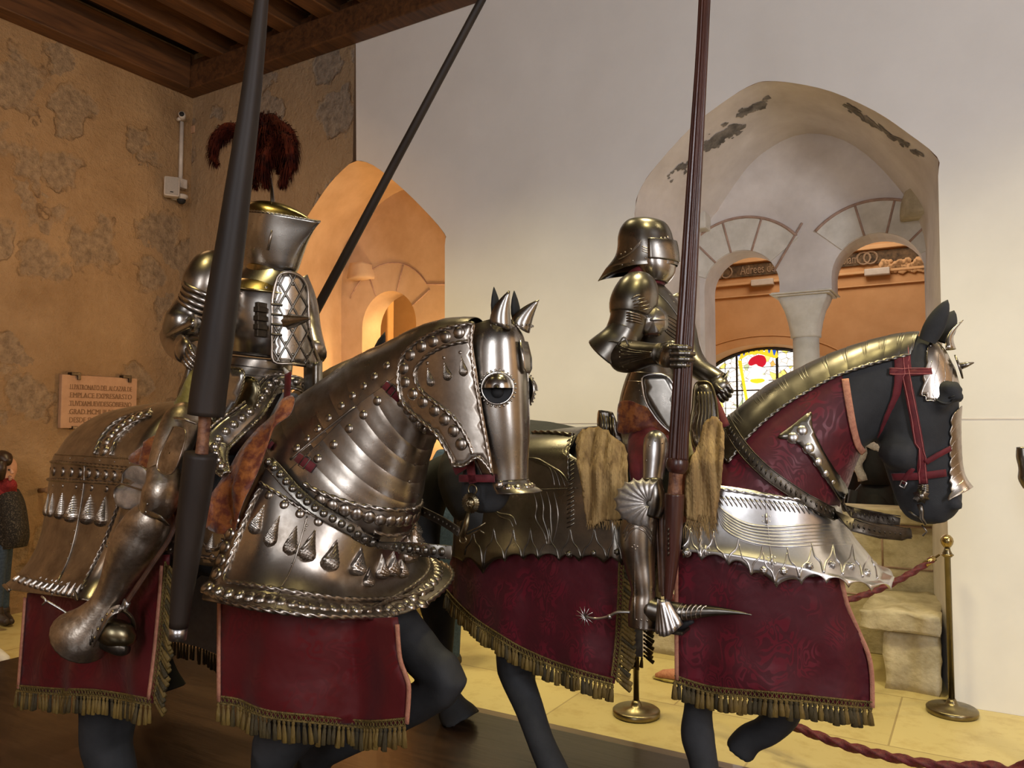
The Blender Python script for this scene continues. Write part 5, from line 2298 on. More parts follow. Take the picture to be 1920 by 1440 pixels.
def skirt(fr, root, outline, f, fringe_px, lining=True, side_px=None, trim_px=None, mat=None, L=.075, seed=1, far=False, net=True):
    m_, out = panel(fr, outline, f, .03, 0, 14)
    if far:
        m_ = m_.mirrored()
    g = lambda X, Z: f(X, Z)
    cl = build('caparison_cloth', m_, [mat, MT['lining']], root)
    md = cl.modifiers.new('solid', 'SOLIDIFY')
    md.thickness = .006
    md.offset = 0
    md.material_offset = 0
    mir = (lambda v: V((v.x, -v.y, v.z))) if far else (lambda v: v)
    ny = 1 if far else -1
    for path, dd, lean in fringe_px:
        P3 = [mir(fr.F(a, b, f)) + V((0, ny * .006, 0)) for a, b in cr(path, 4)]
        P3 = [p - V(dd).normalized() * .022 for p in P3]
        ts = tassels([p + V(dd).normalized() * .022 for p in P3], dd, (0, ny, 0), L, .0185, .0245, root, None, seed, lean)
        nb_ = M()
        netband(P3, dd, (0, ny, 0), .024, nb_)
        fo = build('fringe', ts, [MT['gold'], MT['tassel_dark']], cl, recalc=False)
        build('knotted_band', nb_, MT['gold_net'], fo, recalc=False) if net and False else build('knotted_band', nb_, MT['gold_net'], cl, recalc=False)
    for path in (trim_px or []):
        P3 = [mir(fr.F(a, b, f)) + V((0, ny * .004, 0)) for a, b in cr(path, 4)]
        g_ = M()
        g_.ribbon(P3, (0, ny, 0), .016, .004)
        build('braid_trim', g_, MT['trim'], cl)
    return cl


f1 = under(PV[4], .045)
skirt(H1, horse1, [(410, 1120), (470, 1130), (600, 1144), (650, 1152), (700, 1159), (745, 1157), (747, 1170), (750, 1230), (762, 1265), (768, 1290), (764, 1358), (700, 1362), (640, 1356), (560, 1350), (500, 1342), (450, 1320), (412, 1316)], f1,
      [([(412, 1316), (450, 1322), (480, 1336), (520, 1346), (580, 1352), (640, 1358), (700, 1363), (764, 1358)], (0, 0, -1), 0)], mat=MT['redsilk'],
      trim_px=[[(414, 1120), (413, 1200), (413, 1314)], [(747, 1170), (752, 1232), (764, 1268), (769, 1292), (765, 1356)]], seed=2)
skirt(H1, horse1, [(52, 1112), (140, 1100), (240, 1060), (300, 1040), (318, 1040), (312, 1130), (300, 1230), (288, 1318), (240, 1312), (180, 1302), (120, 1300), (80, 1297), (36, 1292), (40, 1220), (48, 1160)],
      wav(0.01, 0), [([(34, 1294), (80, 1298), (120, 1301), (180, 1303), (240, 1312), (290, 1322)], (0, 0, -1), 0), ([(318, 1060), (312, 1130), (302, 1230), (291, 1316)], (.75, 0, -.65), 0)],
      mat=MT['redsilk'], trim_px=[[(50, 1120), (44, 1200), (37, 1290)], [(306, 1060), (301, 1130), (291, 1230), (281, 1310)]], seed=3)
# the cloth of the far side shows its grey lining between the legs
ff = lambda X, Z: .40 + .01 * math.sin(X * 14)
m_, out = panel(H1, [(300, 1060), (420, 1060), (520, 1060), (640, 1060), (640, 1225), (520, 1235), (412, 1228), (370, 1212), (318, 1200)], ff, .04, 0, 20)
fc_ = build('caparison_cloth', m_, MT['lining'], horse1, solid=.005, label='grey cloth lining of the far side')
P3 = [H1.F(a, b, ff) for a, b in cr([(318, 1200), (350, 1206), (380, 1214), (412, 1228), (520, 1236), (640, 1226)], 4)]
build('fringe', tassels(P3, (0, 0, -1), (0, -1, 0), .085, .022, .022, None, None, 9), [MT['tassel_dark'], MT['tassel_dark']], fc_, recalc=False)
# ------------------------------------------------------------------ right horse
H2 = Fr((.62, 3.53, .15), 29)
horse2 = thing('armoured_horse', 'right charcoal horse in fluted steel armour, its face bare under a red bridle', 'horse', H2,
               (0, 0, 0), 'mannequin horses in armour')
NS2 = [((1345, 812), (1555, 1030), .30), ((1385, 772), (1572, 955), .265), ((1440, 727), (1590, 912), .225), ((1500, 694), (1602, 877), .188), ((1560, 666), (1615, 850), .16),
       ((1620, 645), (1632, 836), .14), ((1680, 630), (1650, 822), .12), ((1722, 625), (1672, 800), .10)]
nn2, _ = sagloft(H2, NS2, 4, 24, scale=.955)
nn2.cap(_[0])
nn2.cap(_[-1])
HS2 = [((1726, 628), (1662, 780), .09), ((1762, 652), (1648, 815), .108), ((1788, 700), (1650, 845), .115), ((1799, 750), (1661, 884), .108), ((1798, 800), (1670, 910), .092),
       ((1799, 850), (1678, 935), .078), ((1801, 890), (1688, 955), .068), ((1805, 922), (1700, 970), .066), ((1802, 950), (1722, 980), .056), ((1786, 972), (1748, 984), .030)]


def horse_head(fr, st, pxf):
    hm, rows = sagloft(fr, st, 5, 26)
    hm.cap(rows[0])
    hm.cap(rows[-1])
    for s in (-1, 1):
        for q in pxf:
            a, b, y, r = q[:4]
            p = fr.P(a, b, y * s if s < 0 else y)
            p = fr.P(a, b, -y) if s < 0 else V((fr.P(a, b, -y).x, y, fr.P(a, b, -y).z))
            e = [p + V(v) * r for v in ((-.9, 0, .2), (-.4, 0, .1), (.3, 0, -.05), (.9, 0, -.25))]
            hm.tube(e, [r * .35, r * .8, r * .85, r * .3], n=10)
    return hm


hd2 = horse_head(H2, HS2, [(1784, 730, .095, .040), (1766, 758, .098, .030), (1794, 744, .100, .028), (1690, 850, .070, .085), (1790, 945, .050, .032), (1765, 975, .03, .022)])
lg2 = [
    [(-.74, -.15, 1.1, .19), (-.60, -.17, .9, .12)] + px3(H2, [(975, 1235, -.18, 92), (968, 1262, -.20, 68), (992, 1327, -.25, 56), (1014, 1390, -.30, 52), (1036, 1440, -.33, 56), (1052, 1475, -.34, 60), (1066, 1500, -.34, 84)]),
    [(-.78, .14, 1.1, .19), (-.80, .16, .88, .12)] + px3(H2, [(828, 1140, .1, 56), (828, 1190, .08, 48), (830, 1245, .06, 38), (834, 1290, .03, 44), (846, 1322, .0, 56), (858, 1344, .0, 76), (864, 1356, .0, 84)]),
    [(.50, -.14, 1.02, .12), (.45, -.16, .80, .09)] + px3(H2, [(1316, 1290, -.17, 64), (1309, 1330, -.20, 54), (1308, 1378, -.24, 64), (1318, 1425, -.28, 56), (1326, 1470, -.30, 56), (1336, 1510, -.30, 70), (1342, 1535, -.30, 90)]),
    [(.52, .14, 1.02, .12), (.58, .15, .85, .095)] + px3(H2, [(1440, 1290, .12, 92), (1468, 1330, .12, 70), (1440, 1368, .12, 56), (1405, 1385, .12, 54), (1385, 1410, .12, 58)]),
]
body2 = horse_body(H2, horse2, lg2, hd2, nn2)
hb2 = hd2.bvh()
# eye: lids as ridges
for s in (-1, 1):
    g = M()
    for path, r in (([(1748, 738), (1762, 744), (1778, 746), (1790, 742)], .0045), ([(1750, 742), (1762, 754), (1776, 756), (1790, 746)], .004)):
        q = [p for p, n in hits(H2, hb2, cr(path, 4), .004)]
        q = [V((p.x, p.y * -s, p.z)) for p in q]
        if len(q) > 2:
            g.tube(q, [r * math.sin(PI * (.1 + .8 * i / (len(q) - 1))) for i in range(len(q))], n=6)
    build('eyelid', g, MT['hide'], horse2)
# ears
for s, b0, tip in ((-1, H2.P(1738, 640, -.06), H2.P(1777, 562, -.07)), (1, H2.P(1762, 640, .06), H2.P(1789, 582, .08))):
    g = M()
    rows = []
    ax = tip - b0
    for i in range(13):
        t = i / 12
        r = .036 * (math.sin(PI * min(1, .25 + t * .75)) ** .7) + .001
        c = b0 + ax * t
        a = ax.normalized()
        u = a.cross(V((0, 1, 0))).normalized()
        w = a.cross(u)
        rows.append([c + u * (math.cos(2 * PI * k / 12) * r) + w * (math.sin(2 * PI * k / 12) * r * .5) for k in range(12)])
    g.grid(rows, True)
    g.cap(rows[-1])
    build('ear', g, MT['hide'], horse2)
    g = M()
    g.tube([b0.lerp(tip, t) + V((.018, 0, .0)) * (1 - t) for t in (.3, .5, .7, .9)], [.004, .012, .010, .002], n=8, asp=.4, up=(1, 0, 0))
    build('ear_hollow', g, MT['black'], horse2)
# tail sweeping out behind
g = M()
tp_ = [(870, 872, 0, 40), (845, 878, 0, 60), (815, 905, 0, 78), (800, 950, 0, 74), (795, 1000, 0, 66), (797, 1060, 0, 60), (803, 1130, .05, 40), (806, 1180, .05, 14)]
pxtube(H2, tp_, g, n=18, asp=.7, up=(0, 1, 0), lobes=9, lamp_=.05, twist=.05)
build('tail', g, MT['hide'], horse2)


def scallop(rows, k0, tips, zf, lift):
    """pull the last rows of a shell to a cusped lower edge. tips: arc positions 0..1 of the points"""
    n = len(rows[0])
    for r in range(k0, len(rows)):
        f = (r - k0 + 1) / (len(rows) - k0)
        for j in range(n):
            u = j / (n - 1)
            i = 0
            while i < len(tips) - 2 and tips[i + 1] < u:
                i += 1
            a = (u - tips[i]) / max(1e-6, tips[i + 1] - tips[i])
            a = max(0, min(1, a))
            up = lift * math.sin(PI * a) ** .6
            rows[r][j] = rows[r][j] + V((0, 0, (zf(u) + up) * f ** 1.5))
    return rows


def find_u(fr, row, px_):
    """arc parameter of the visible point of a row at image column px_"""
    best = None
    for j, p in enumerate(row[:len(row) // 2 + 2]):
        q = proj(fr, p)[0]
        if best is None or abs(q - px_) < best[0]:
            best = (abs(q - px_), j)
    return best[1] / (len(row) - 1)


# ---- crupper
LV = []
for near, sil, w in (((1166, 852), (864, 866), .325), ((1166, 882), (857, 890), .35), ((1166, 940), (852, 940), .375), ((1166, 1000), (850, 1000), .39), ((1166, 1042), (848, 1040), .40)):
    LV.append(fit_u(H2, near, sil, w, .78, True))
top = []
for w, dz, dx in ((.002, .118, .36), (.10, .114, .26), (.18, .10, .17), (.25, .072, .09), (.295, .038, .035)):
    top.append(dict(xb=LV[0]['xb'] - .24, xf=LV[0]['xf'] + dx, zn=LV[0]['zn'] + dz, zf=LV[0]['zf'] + dz, w=w, e=.78))
for i, L in enumerate(LV):
    L['xb'] -= .24 * max(0, 1 - i / 3.0) ** 1.5
c2m, rows = ushell(top + LV, 160, 4)
base = rows[-1]
tipx = [1166, 1138, 1090, 1048, 1010, 979, 946, 906, 868, 856]
tips = sorted(set([0.0] + [find_u(H2, base, x) for x in tipx[1:]]))
tips += [1 - t for t in reversed(tips) if 1 - t > tips[-1] + .01]
ext = []
for k in range(1, 4):
    ext.append([p + V((0, 0, -.0)) + V((p.x - base[len(base) // 2].x, 0, 0)) * 0 for p in base])
zf = lambda u: -.035 - (.055 * math.exp(-((min(u, 1 - u) - find_u(H2, base, 906)) / .035) ** 2))
rows2 = rows + scallop([list(r) for r in ext], 0, tips, zf, .028)
c2m = M()
c2m.grid(rows2)
crup2 = build('crupper', c2m, MT['steel_dark'], horse2, solid=-.003)
cb = c2m.bvh()
d = M()
for x, y in ((922, 1060), (957, 1050), (991, 1045), (1029, 1041), (1066, 1039), (1113, 1037), (1157, 1035)):
    p, n = hit(H2, cb, x, y)
    if p is None:
        continue
    d.dome(p, n, .013, .012, seg=12, rings=4, flange=.004)
    up = V((0, 0, 1)) - n * n.z
    sd = n.cross(up).normalized()
    for k in range(6):
        th = 2 * PI * k / 6
        d.tube([p + n * .0135, p + n * .011 + (up * math.cos(th) + sd * math.sin(th)) * .008, p + (up * math.cos(th) + sd * math.sin(th)) * .014], .0016, n=4)
# flame ridges rising from each cusp
for a, b in zip(tipx, tipx[1:-1]):
    m_ = (a + b) / 2
    for s, e0 in ((1, b), (-1, a)):
        path = [(e0, 1050 if e0 > 930 else 1074), (lerp(e0, m_, .25), 1030), (lerp(e0, m_, .75), 1015), (m_, 990)]
        q = [p for p, n in hits(H2, cb, cr(path, 4), .001)]
        if len(q) > 2:
            d.tube(q, [.0045 * (1 - .6 * i / len(q)) for i in range(len(q))], n=5)
ropes(H2, d, cb, [(1086, 856), (1086, 900), (1087, 960), (1088, 1010), (1089, 1052)], .006)
ropes(H2, d, cb, [(1000, 812), (1040, 813), (1075, 817)], .009)
ropes(H2, d, cb, [(1074, 820), (1066, 850), (1066, 880), (1068, 900)], .005)
for k in range(20):
    y = 828 + k * 8.5
    q = [p for p, n in hits(H2, cb, [(1063, y), (1069, y - 4), (1077, y - 9)], .001)]
    if len(q) > 2:
        d.tube(q, [.002, .005, .002], n=5)
for path in ([(1000, 918), (1040, 917), (1084, 915)],):
    q = [p for p, n in hits(H2, cb, cr(path, 4), .001)]
    d.tube(q, .0025, n=5)
# flowing flutes
for k in range(4):
    o_ = k * 14
    for path in ([(1000 + o_ * .9, 922), (1006 + o_ * .9, 948), (1004 + o_, 972), (1020 + o_ * .5, 1000), (1026 + o_ * .2, 1022)],
                 [(985 + o_ * .4, 858 + k * 3), (1012 + o_ * .6, 862 + k * 5), (1032 + o_ * .6, 880 + k * 4), (1040 + o_ * .7, 912)]):
        q = [p for p, n in hits(H2, cb, cr(path, 5), .0)]
        if len(q) > 3:
            d.tube(q, [.0015 + .0042 * math.sin(PI * i / (len(q) - 1)) for i in range(len(q))], n=5)
for path in ([(925, 950), (935, 962), (960, 968), (968, 985)], [(928, 960), (940, 970), (955, 975), (962, 988)]):
    q = [p for p, n in hits(H2, cb, cr(path, 5), .0)]
    if len(q) > 3:
        d.tube(q, [.0015 + .004 * math.sin(PI * i / (len(q) - 1)) for i in range(len(q))], n=5)
build('embossing', d, MT['steel_dark'], crup2)

# ---- peytral
PV = []
for near, sil, w in (((1280, 905), (1576, 942), .335), ((1280, 945), (1582, 968), .355), ((1280, 985), (1602, 1008), .38), ((1280, 1015), (1632, 1045), .405), ((1280, 1030), (1652, 1072), .425)):
    PV.append(fit_u(H2, near, sil, w, .72, False))
p2m, rows = ushell(PV, 200, 4)
base = rows[-1]
tipx = [1276, 1313, 1364, 1408, 1453, 1499, 1544, 1580, 1617, 1645]
tips = [0.0] + [find_u(H2, base, x) for x in tipx[1:]]
tips = sorted(set(tips))
tips += [1 - t for t in reversed(tips) if 1 - t > tips[-1] + .01]
uc = find_u(H2, base, 1453)
zf = lambda u: -.035 - .055 * math.exp(-((min(u, 1 - u) - uc) / .055) ** 2)
out_ = [[p + V((.012 * k, 0, 0)) * (math.sin(PI * j / 200) ** 4) for j, p in enumerate(base)] for k in (1, 2, 3, 4)]
rows2 = rows + scallop(out_, 0, tips, zf, .03)
p2m = M()
p2m.grid(rows2)
pey2 = build('peytral', p2m, MT['steel_bright'], horse2, solid=-.003)
pb2 = p2m.bvh()
d = M()
for x, y in ((1287, 1036), (1343, 1044), (1390, 1055), (1432, 1069), (1469, 1071), (1517, 1061), (1560, 1059), (1596, 1062), (1625, 1074)):
    p, n = hit(H2, pb2, x, y)
    if p is None:
        continue
    d.dome(p, n, .015, .013, seg=12, rings=4, flange=.004)
    up = (V((0, 0, 1)) - n * n.z).normalized()
    sd = n.cross(up).normalized()
    for k in range(6):
        th = 2 * PI * k / 6
        d.tube([p + n * .0145, p + n * .012 + (up * math.cos(th) + sd * math.sin(th)) * .009, p + (up * math.cos(th) + sd * math.sin(th)) * .016], .0018, n=4)
yl = lambda x: itp(x, [(1276, 1052), (1364, 1066), (1453, 1098), (1544, 1080), (1645, 1090)])
for a, b in zip(tipx, tipx[1:]):
    m_ = (a + b) / 2
    for e0 in (a, b):
        y0 = yl(e0)
        path = [(e0, y0 - 6), (lerp(e0, m_, .25), y0 - 26), (lerp(e0, m_, .75), y0 - 38), (m_, y0 - 62)]
        q = [p for p, n in hits(H2, pb2, cr(path, 4), .001)]
        if len(q) > 2:
            d.tube(q, [.0048 * (1 - .6 * i / len(q)) for i in range(len(q))], n=5)
ropes(H2, d, pb2, [(1340, 916), (1380, 921), (1440, 930), (1500, 937), (1560, 941)], .0065)
for k in range(26):
    x = 1342 + k * 9
    y = 928 + (x - 1342) * .10
    q = [p for p, n in hits(H2, pb2, [(x, y), (x + 7, y + 7), (x + 14, y + 20)], .001)]
    if len(q) > 2 and x < 1560:
        d.tube(q, [.002, .006, .002], n=5)
for k in range(7):
    path = [(1344, 944 + k * 1.5), (1362 - k, 962 + k * 4.5), (1400 - k, 982 + k * 5), (1450, 988 + k * 6), (1520, 984 + k * 6.5), (1585 + k * 2, 984 + k * 6)]
    q = [p for p, n in hits(H2, pb2, cr(path, 6), .0)]
    if len(q) > 4:
        d.tube(q, [.0012 + .0042 * math.sin(PI * min(1, i / (len(q) - 1) * 1.15)) ** .7 if i / (len(q) - 1) < .87 else .0014 for i in range(len(q))], n=5)
for path in ([(1436, 931), (1438, 970), (1443, 1020), (1448, 1060), (1453, 1096)], [(1284, 985), (1298, 1000)]):
    q = [p for p, n in hits(H2, pb2, cr(path, 5), .001)]
    if len(q) > 2:
        d.tube(q, .0025, n=5)
ropes(H2, d, pb2, [(1312, 972), (1313, 1010), (1314, 1050)], .006)
for x, y in ((1437, 973), (1447, 1050), (1323, 1032)):
    p, n = hit(H2, pb2, x, y)
    if p is None:
        continue
    for dx in (-8, 8):
        for dy in (-5, 5):
            bosses(H2, d, pb2, [(x + dx * .8, y + dy)], .004, both=False)
    q = [a for a, n_ in hits(H2, pb2, [(x, y - 9), (x, y + 9)], .004)]
    if len(q) > 1:
        d.tube(q, .005, n=6)
build('embossing', d, MT['steel_bright'], pey2)

# ---- crinet
nk2, _ = sagloft(H2, NS2, 8, 30, -PI * .335, PI * .335, 1.03, lames=11, step=.007)
crin2 = build('crinet', nk2, MT['steel_dark'], horse2, solid=-.003, edge=28)
ub = nk2.bvh()
d = M()
NR = len(_)
for s in (0, -1):
    pts = [r[s] for r in _]
    d.rope(cr([tuple(p) for p in pts[::3]], 3), .0065)
d.tube([r[0] for r in _[:1]] + [_[0][k] for k in range(0, len(_[0]), 2)], .005, n=6)
nth = len(_[0]) - 1
for k in range(11):
    i0 = int((k + .35) / 11 * len(_))
    for o_ in (0, 1.1, 2.2):
        q = []
        for j in range(2, int(nth * .62)):
            t = j / (nth * .62)
            ii = i0 + o_ * (1 - .5 * t) + 3.2 * (t - .5) ** 2 * 2
            lo_, hi_ = _[min(len(_) - 1, int(ii))][nth // 2 + 2 - j if False else nth - (nth // 2) - 4 + j if nth - (nth // 2) - 4 + j <= nth else nth], None
            a_, b_ = _[min(len(_) - 1, int(ii))], _[min(len(_) - 1, int(ii) + 1)]
            jj = min(nth, nth // 2 - 3 + j)
            q.append(a_[jj].lerp(b_[jj], ii - int(ii)))
        cen = sum(q, V()) / len(q)
        d.tube(q, [.0008 + .0042 * math.sin(PI * i / (len(q) - 1)) for i in range(len(q))], n=6)
bosses(H2, d, ub, [(1395, 826), (1430, 812), (1462, 795), (1490, 775), (1540, 735), (1565, 710), (1595, 685), (1632, 662), (1672, 645), (1496, 722), (1524, 706), (1585, 680)], .0045)
for k in range(5):
    x, y = 1428 + k * 40, 760 - k * 24
    bosses(H2, d, ub, [(x, y), (x + 3, y + 8), (x + 6, y + 16), (x + 10, y + 2)], .003)
build('embossing', d, MT['steel_dark'], crin2)

# ---- crimson cloth sleeve on the neck with braid edge
slv, rws = sagloft(H2, [((1290, 822), (1480, 1062), .315)] + NS2, 8, 40, scale=1.0)
K = len(rws)
# cut at the braid: keep rows up to a slanting front
sl = M()
cut = lambda p: p.x - (H2.P(1600, 790, -.17).x + (H2.P(1600, 790, -.17).z - p.z) * .22) < 0
b = 0
keep = []
sl.grid(rws, True)
fs, ms = [], []
for f in sl.f:
    c = sum((sl.v[i] for i in f), V()) / len(f)
    if cut(c):
        fs.append(f)
sl.f = fs
sl.m = [0] * len(fs)
cloth_n = build('neck_cloth', sl, MT['damask'], horse2, solid=.004)
nb2 = slv.bvh()
g = M()
q = hits(H2, nb2, cr([(1585, 712), (1590, 750), (1598, 800), (1606, 832), (1616, 846)], 6), .006)
if len(q) > 2:
    g.ribbon([a for a, n in q], [n for a, n in q], .026, .004)
build('braid_trim', g, MT['trim'], cloth_n)
# forked steel plate from crinet to chest
g = M()
fork = [(1458, 822), (1485, 800), (1520, 774), (1522, 800), (1540, 842), (1562, 880), (1584, 915), (1580, 948), (1560, 922), (1532, 880), (1505, 842), (1482, 826)]
c2_, tr_ = fill(densify(cr(fork, 3, True), 6), 9)
P_, ok = [], True
for c in c2_:
    p, n = hit(H2, nb2, c.x, c.y)
    if p is None:
        p, n = H2.P(c.x, c.y, -.15), V((0, -1, 0))
    P_.append(p + n * .012)
g.v = P_
g.f = [tuple(t) for t in tr_]
g.m = [0] * len(tr_)
fk = build('forked_neck_plate', g, MT['steel_dark'], horse2, solid=.003)
fkb = g.bvh()
g = M()
bosses(H2, g, fkb, [(1504, 807, .016), (1487, 820, .016), (1517, 840, .016), (1535, 866, .013), (1549, 888, .011), (1562, 904, .010)], .012, both=False, flange=.004)
bosses(H2, g, fkb, along([(1524, 800), (1545, 842), (1568, 880), (1582, 910)], 8) + along([(1490, 832), (1512, 850), (1535, 884), (1560, 918)], 8), .003, both=False)
build('studs', g, MT['steel_bright'], fk)

# ---- half head plate: brow piece, nose piece, ear guard, spiked rosette
hs_k = []
for s_ in HS2:
    a, b = H2.P(*s_[0]), H2.P(*s_[1])
    hs_k.append((a.x, a.z, b.x, b.z, s_[2]))
hk = cr(hs_k, 20)


def headshell(i0, i1, half, cusp=0, amp=.0, sc=1.05, flare=0.0, n=30):
    rows = []
    i0, i1 = i0 * 2, i1 * 2
    for i in range(i0, i1 + 1):
        q = hk[i]
        c = V(((q[0] + q[2]) / 2, 0, (q[1] + q[3]) / 2))
        a = V(((q[0] - q[2]) / 2, 0, (q[1] - q[3]) / 2))
        t = (i - i0) / (i1 - i0)
        h = itp(t, half) + (amp * abs(math.sin(PI * t * cusp)) if cusp else 0)
        r = sc + flare * t ** 5
        rows.append([c + a * (math.cos(th) * r) + V((0, -q[4] * math.sin(th) * (r + .02), 0)) for th in [-h + 2 * h * k / n for k in range(n + 1)]])
    m = M()
    m.grid(rows)
    return m, rows


bp, r1 = headshell(6, 26, [(0, .6), (.25, 1.05), (.5, 1.3), (.8, 1.15), (.93, .9), (1, .45)], 5, .09)
brow = build('brow_plate', bp, MT['steel'], horse2, solid=.003)
npm, r2 = headshell(33, 70, [(0, .7), (.5, .80), (.85, .95), (1, 1.2)], 9, .07, 1.06, .30)
nose = build('nose_plate', npm, MT['steel'], horse2, solid=.003)
g = M()
bbv = bp.bvh()
for k in range(10):
    t = -.8 + 1.6 * k / 9
    row = r1[2]
    p = row[int((k / 9) * (len(row) - 1))]
    g.dome(p, (p - V((p.x - .1, 0, p.z - .05))).normalized(), .004, .003, seg=6, rings=2)
for k in range(6):
    j = int(lerp(5, 25, k / 5))
    q = [r1[min(len(r1) - 1, i)][min(30, max(0, j + (i - 6) // 3))] for i in range(10, 36, 3)]
    g.tube(cr([tuple(x) for x in q], 3), .0025, n=5)
build('flutes', g, MT['steel_pol'], brow)
g = M()
for k in range(7):
    i0 = 4 + k * 10
    q = [r2[min(len(r2) - 1, i0 + j // 3)][j] for j in range(16, 31, 2)]
    g.tube(cr([tuple(x) for x in q], 3), .0022, n=5)
build('flutes', g, MT['steel'], nose)
# ear guard curling up behind the brow plate
g = M()
b0, tip = H2.P(1778, 655, .02), H2.P(1806, 600, .03)
rows = []
for i in range(10):
    t = i / 9
    c = b0.lerp(tip, t) + V((-.022 * math.sin(PI * t), 0, 0))
    r = .045 * (1 - t) ** .8 + .002
    rows.append([c + V((math.cos(th) * r * .55, math.sin(th) * r, 0)) for th in [-1.9 + 3.8 * k / 12 for k in range(13)]])
g.grid(rows)
build('ear_guard', g, MT['steel_pol'], horse2, solid=.002)
g = M()
c = H2.P(1796, 688, 0)
nrm = V((.95, 0, .25)).normalized()
up = V((-.25, 0, .95))
sd = V((0, 1, 0))
ring = []
for k in range(24):
    th = 2 * PI * k / 24
    rr = .048 if k % 2 == 0 else .034
    ring.append(c + (up * math.cos(th) + sd * math.sin(th)) * rr)
g.grid([ring, [p + nrm * .006 for p in ring], [c + nrm * .010 + (p - c) * .3 for p in ring]], True)
g.cap(ring)
g.tube([c + nrm * .005, c + nrm * .03, c + nrm * .055], [.014, .010, .002], n=10)
build('spiked_rosette', g, MT['steel_dark'], horse2)

# ---- bridle, bit, reins
cp = M()
cp.merge(hd2)
cp.merge(nn2)
hbv = cp.bvh()
g = M()


def bstrap(path, w, off=.006):
    q = hits(H2, hbv, cr(path, 6), off)
    if len(q) > 1:
        g.ribbon([a for a, n in q], [n for a, n in q], w, .004)


bstrap([(1683, 652), (1684, 672), (1684, 705), (1678, 742), (1662, 780), (1644, 826)], .030)
bstrap([(1697, 652), (1700, 700), (1710, 760), (1722, 830), (1731, 906)], .032)
bstrap([(1667, 697), (1700, 700), (1745, 697)], .026)
bstrap([(1676, 893), (1720, 892), (1772, 886)], .028)
bstrap([(1734, 866), (1756, 852), (1778, 840)], .020, .011)
bstrap([(1712, 878), (1700, 893), (1694, 905)], .018)
br2 = build('bridle', g, MT['velvet'], horse2)
g = M()
for path in ([(1692, 652), (1695, 700), (1705, 760), (1717, 830), (1725, 905)], [(1702, 652), (1706, 700), (1716, 760), (1728, 830), (1737, 905)], [(1667, 702), (1745, 702)], [(1667, 692), (1745, 692)]):
    q = [p for p, n in hits(H2, hbv, cr(path, 6), .0125)]
    if len(q) > 2:
        g.tube(q, .0016, n=4)
build('stitched_edge', g, MT['pinkedge'], br2)
g = M()
c = H2.P(1727, 930, -.095)
for k in range(4):
    p = H2.P(1731, 910 + k * 3.5, -.092)
    g.box(p, (.036, .008, .006))
for k in range(16):
    pass
ring = [c + V(((.030 if k % 2 else .022) * math.cos(2 * PI * k / 16), 0, (.030 if k % 2 else .022) * math.sin(2 * PI * k / 16))) for k in range(16)]
g.grid([ring, [p + V((0, -.006, 0)) for p in ring]], True)
g.cap([p + V((0, -.006, 0)) for p in ring])
g.cap(ring)
g.dome(c + V((0, -.006, 0)), (0, -1, 0), .015, .012, seg=12, rings=4)
g.tube([H2.P(a, b, -.09) for a, b in ((1724, 945), (1728, 958), (1728, 972), (1736, 984))], [.010, .009, .008, .004], n=8)
g.tube([H2.P(a, b, -.08) for a, b in ((1728, 972), (1715, 966), (1704, 958))], .004, n=6)
g.tube([H2.P(a, b, -.08) for a, b in ((1728, 984), (1738, 997), (1730, 1005))], .0035, n=6)
build('curb_bit', g, MT['steel_dark'], horse2)
g = M()
c = H2.P(1694, 908, -.085)
g.tube([c + V((.012, 0, .006)), c + V((.002, 0, -.014)), c + V((-.014, 0, -.006)), c + V((-.004, 0, .014))], .003, n=6, closed=True)
build('buckle', g, MT['steel_bright'], horse2)


def rein2(s, end, tailp, w=.050):
    al = M()
    al.merge(nk2)
    al.merge(slv)
    al.merge(p2m)
    bv = al.bvh()
    q = hits(H2, bv, cr([(1352, 770), (1366, 792), (1400, 848), (1450, 898), (1520, 945), (1560, 968)], 5), .016)
    pts = [a for a, n in q]
    nr = [n for a, n in q]
    pts += [H2.P(a, b, y) for a, b, y in ((1600, 984, -.27), (1650, 997, -.2), (1690, 1001, -.14), (1708, 1000, -.12))]
    nr += [V((-.1, -1, .1))] * 4
    if s > 0:
        pts = [V((p.x, -p.y, p.z)) for p in pts[:-4]] + [H2.P(a, b, y) for a, b, y in ((1600, 962, .2), (1650, 972, .12), (1688, 978, .08))]
        nr = [V((n.x, -n.y, n.z)) for n in nr[:-4]] + [V((-.1, -1, .1))] * 3
    g = M()
    g.ribbon(pts, nr, [w] * (len(pts) - 1) + [w * .6], .004)
    fine = resample(pts, .022)
    for i, p in enumerate(fine[:-1]):
        j = min(range(len(pts)), key=lambda k: (pts[k] - p).length)
        n = nr[j].normalized()
        t_ = (fine[min(i + 1, len(fine) - 1)] - fine[max(0, i - 1)]).normalized()
        sd = t_.cross(n)
        g.tube([p + n * .006 - sd * .011 - t_ * .006, p + n * .008, p + n * .006 + sd * .011 + t_ * .006], [.001, .0045, .001], n=5)
        if i % 2:
            for q_ in (-1, 1):
                g.dome(p + n * .006 + sd * q_ * .017, n, .0028, .003, seg=6, rings=2)
    for q_ in (-1, 1):
        g.tube([p + n.normalized() * .006 + (pts[min(i + 1, len(pts) - 1)] - pts[max(i - 1, 0)]).normalized().cross(n.normalized()) * q_ * w * .46 for i, (p, n) in enumerate(zip(pts, nr))], .0025, n=5)
    build('plated_rein', g, MT['iron'], horse2)


rein2(-1, None, None)
rein2(1, None, None)

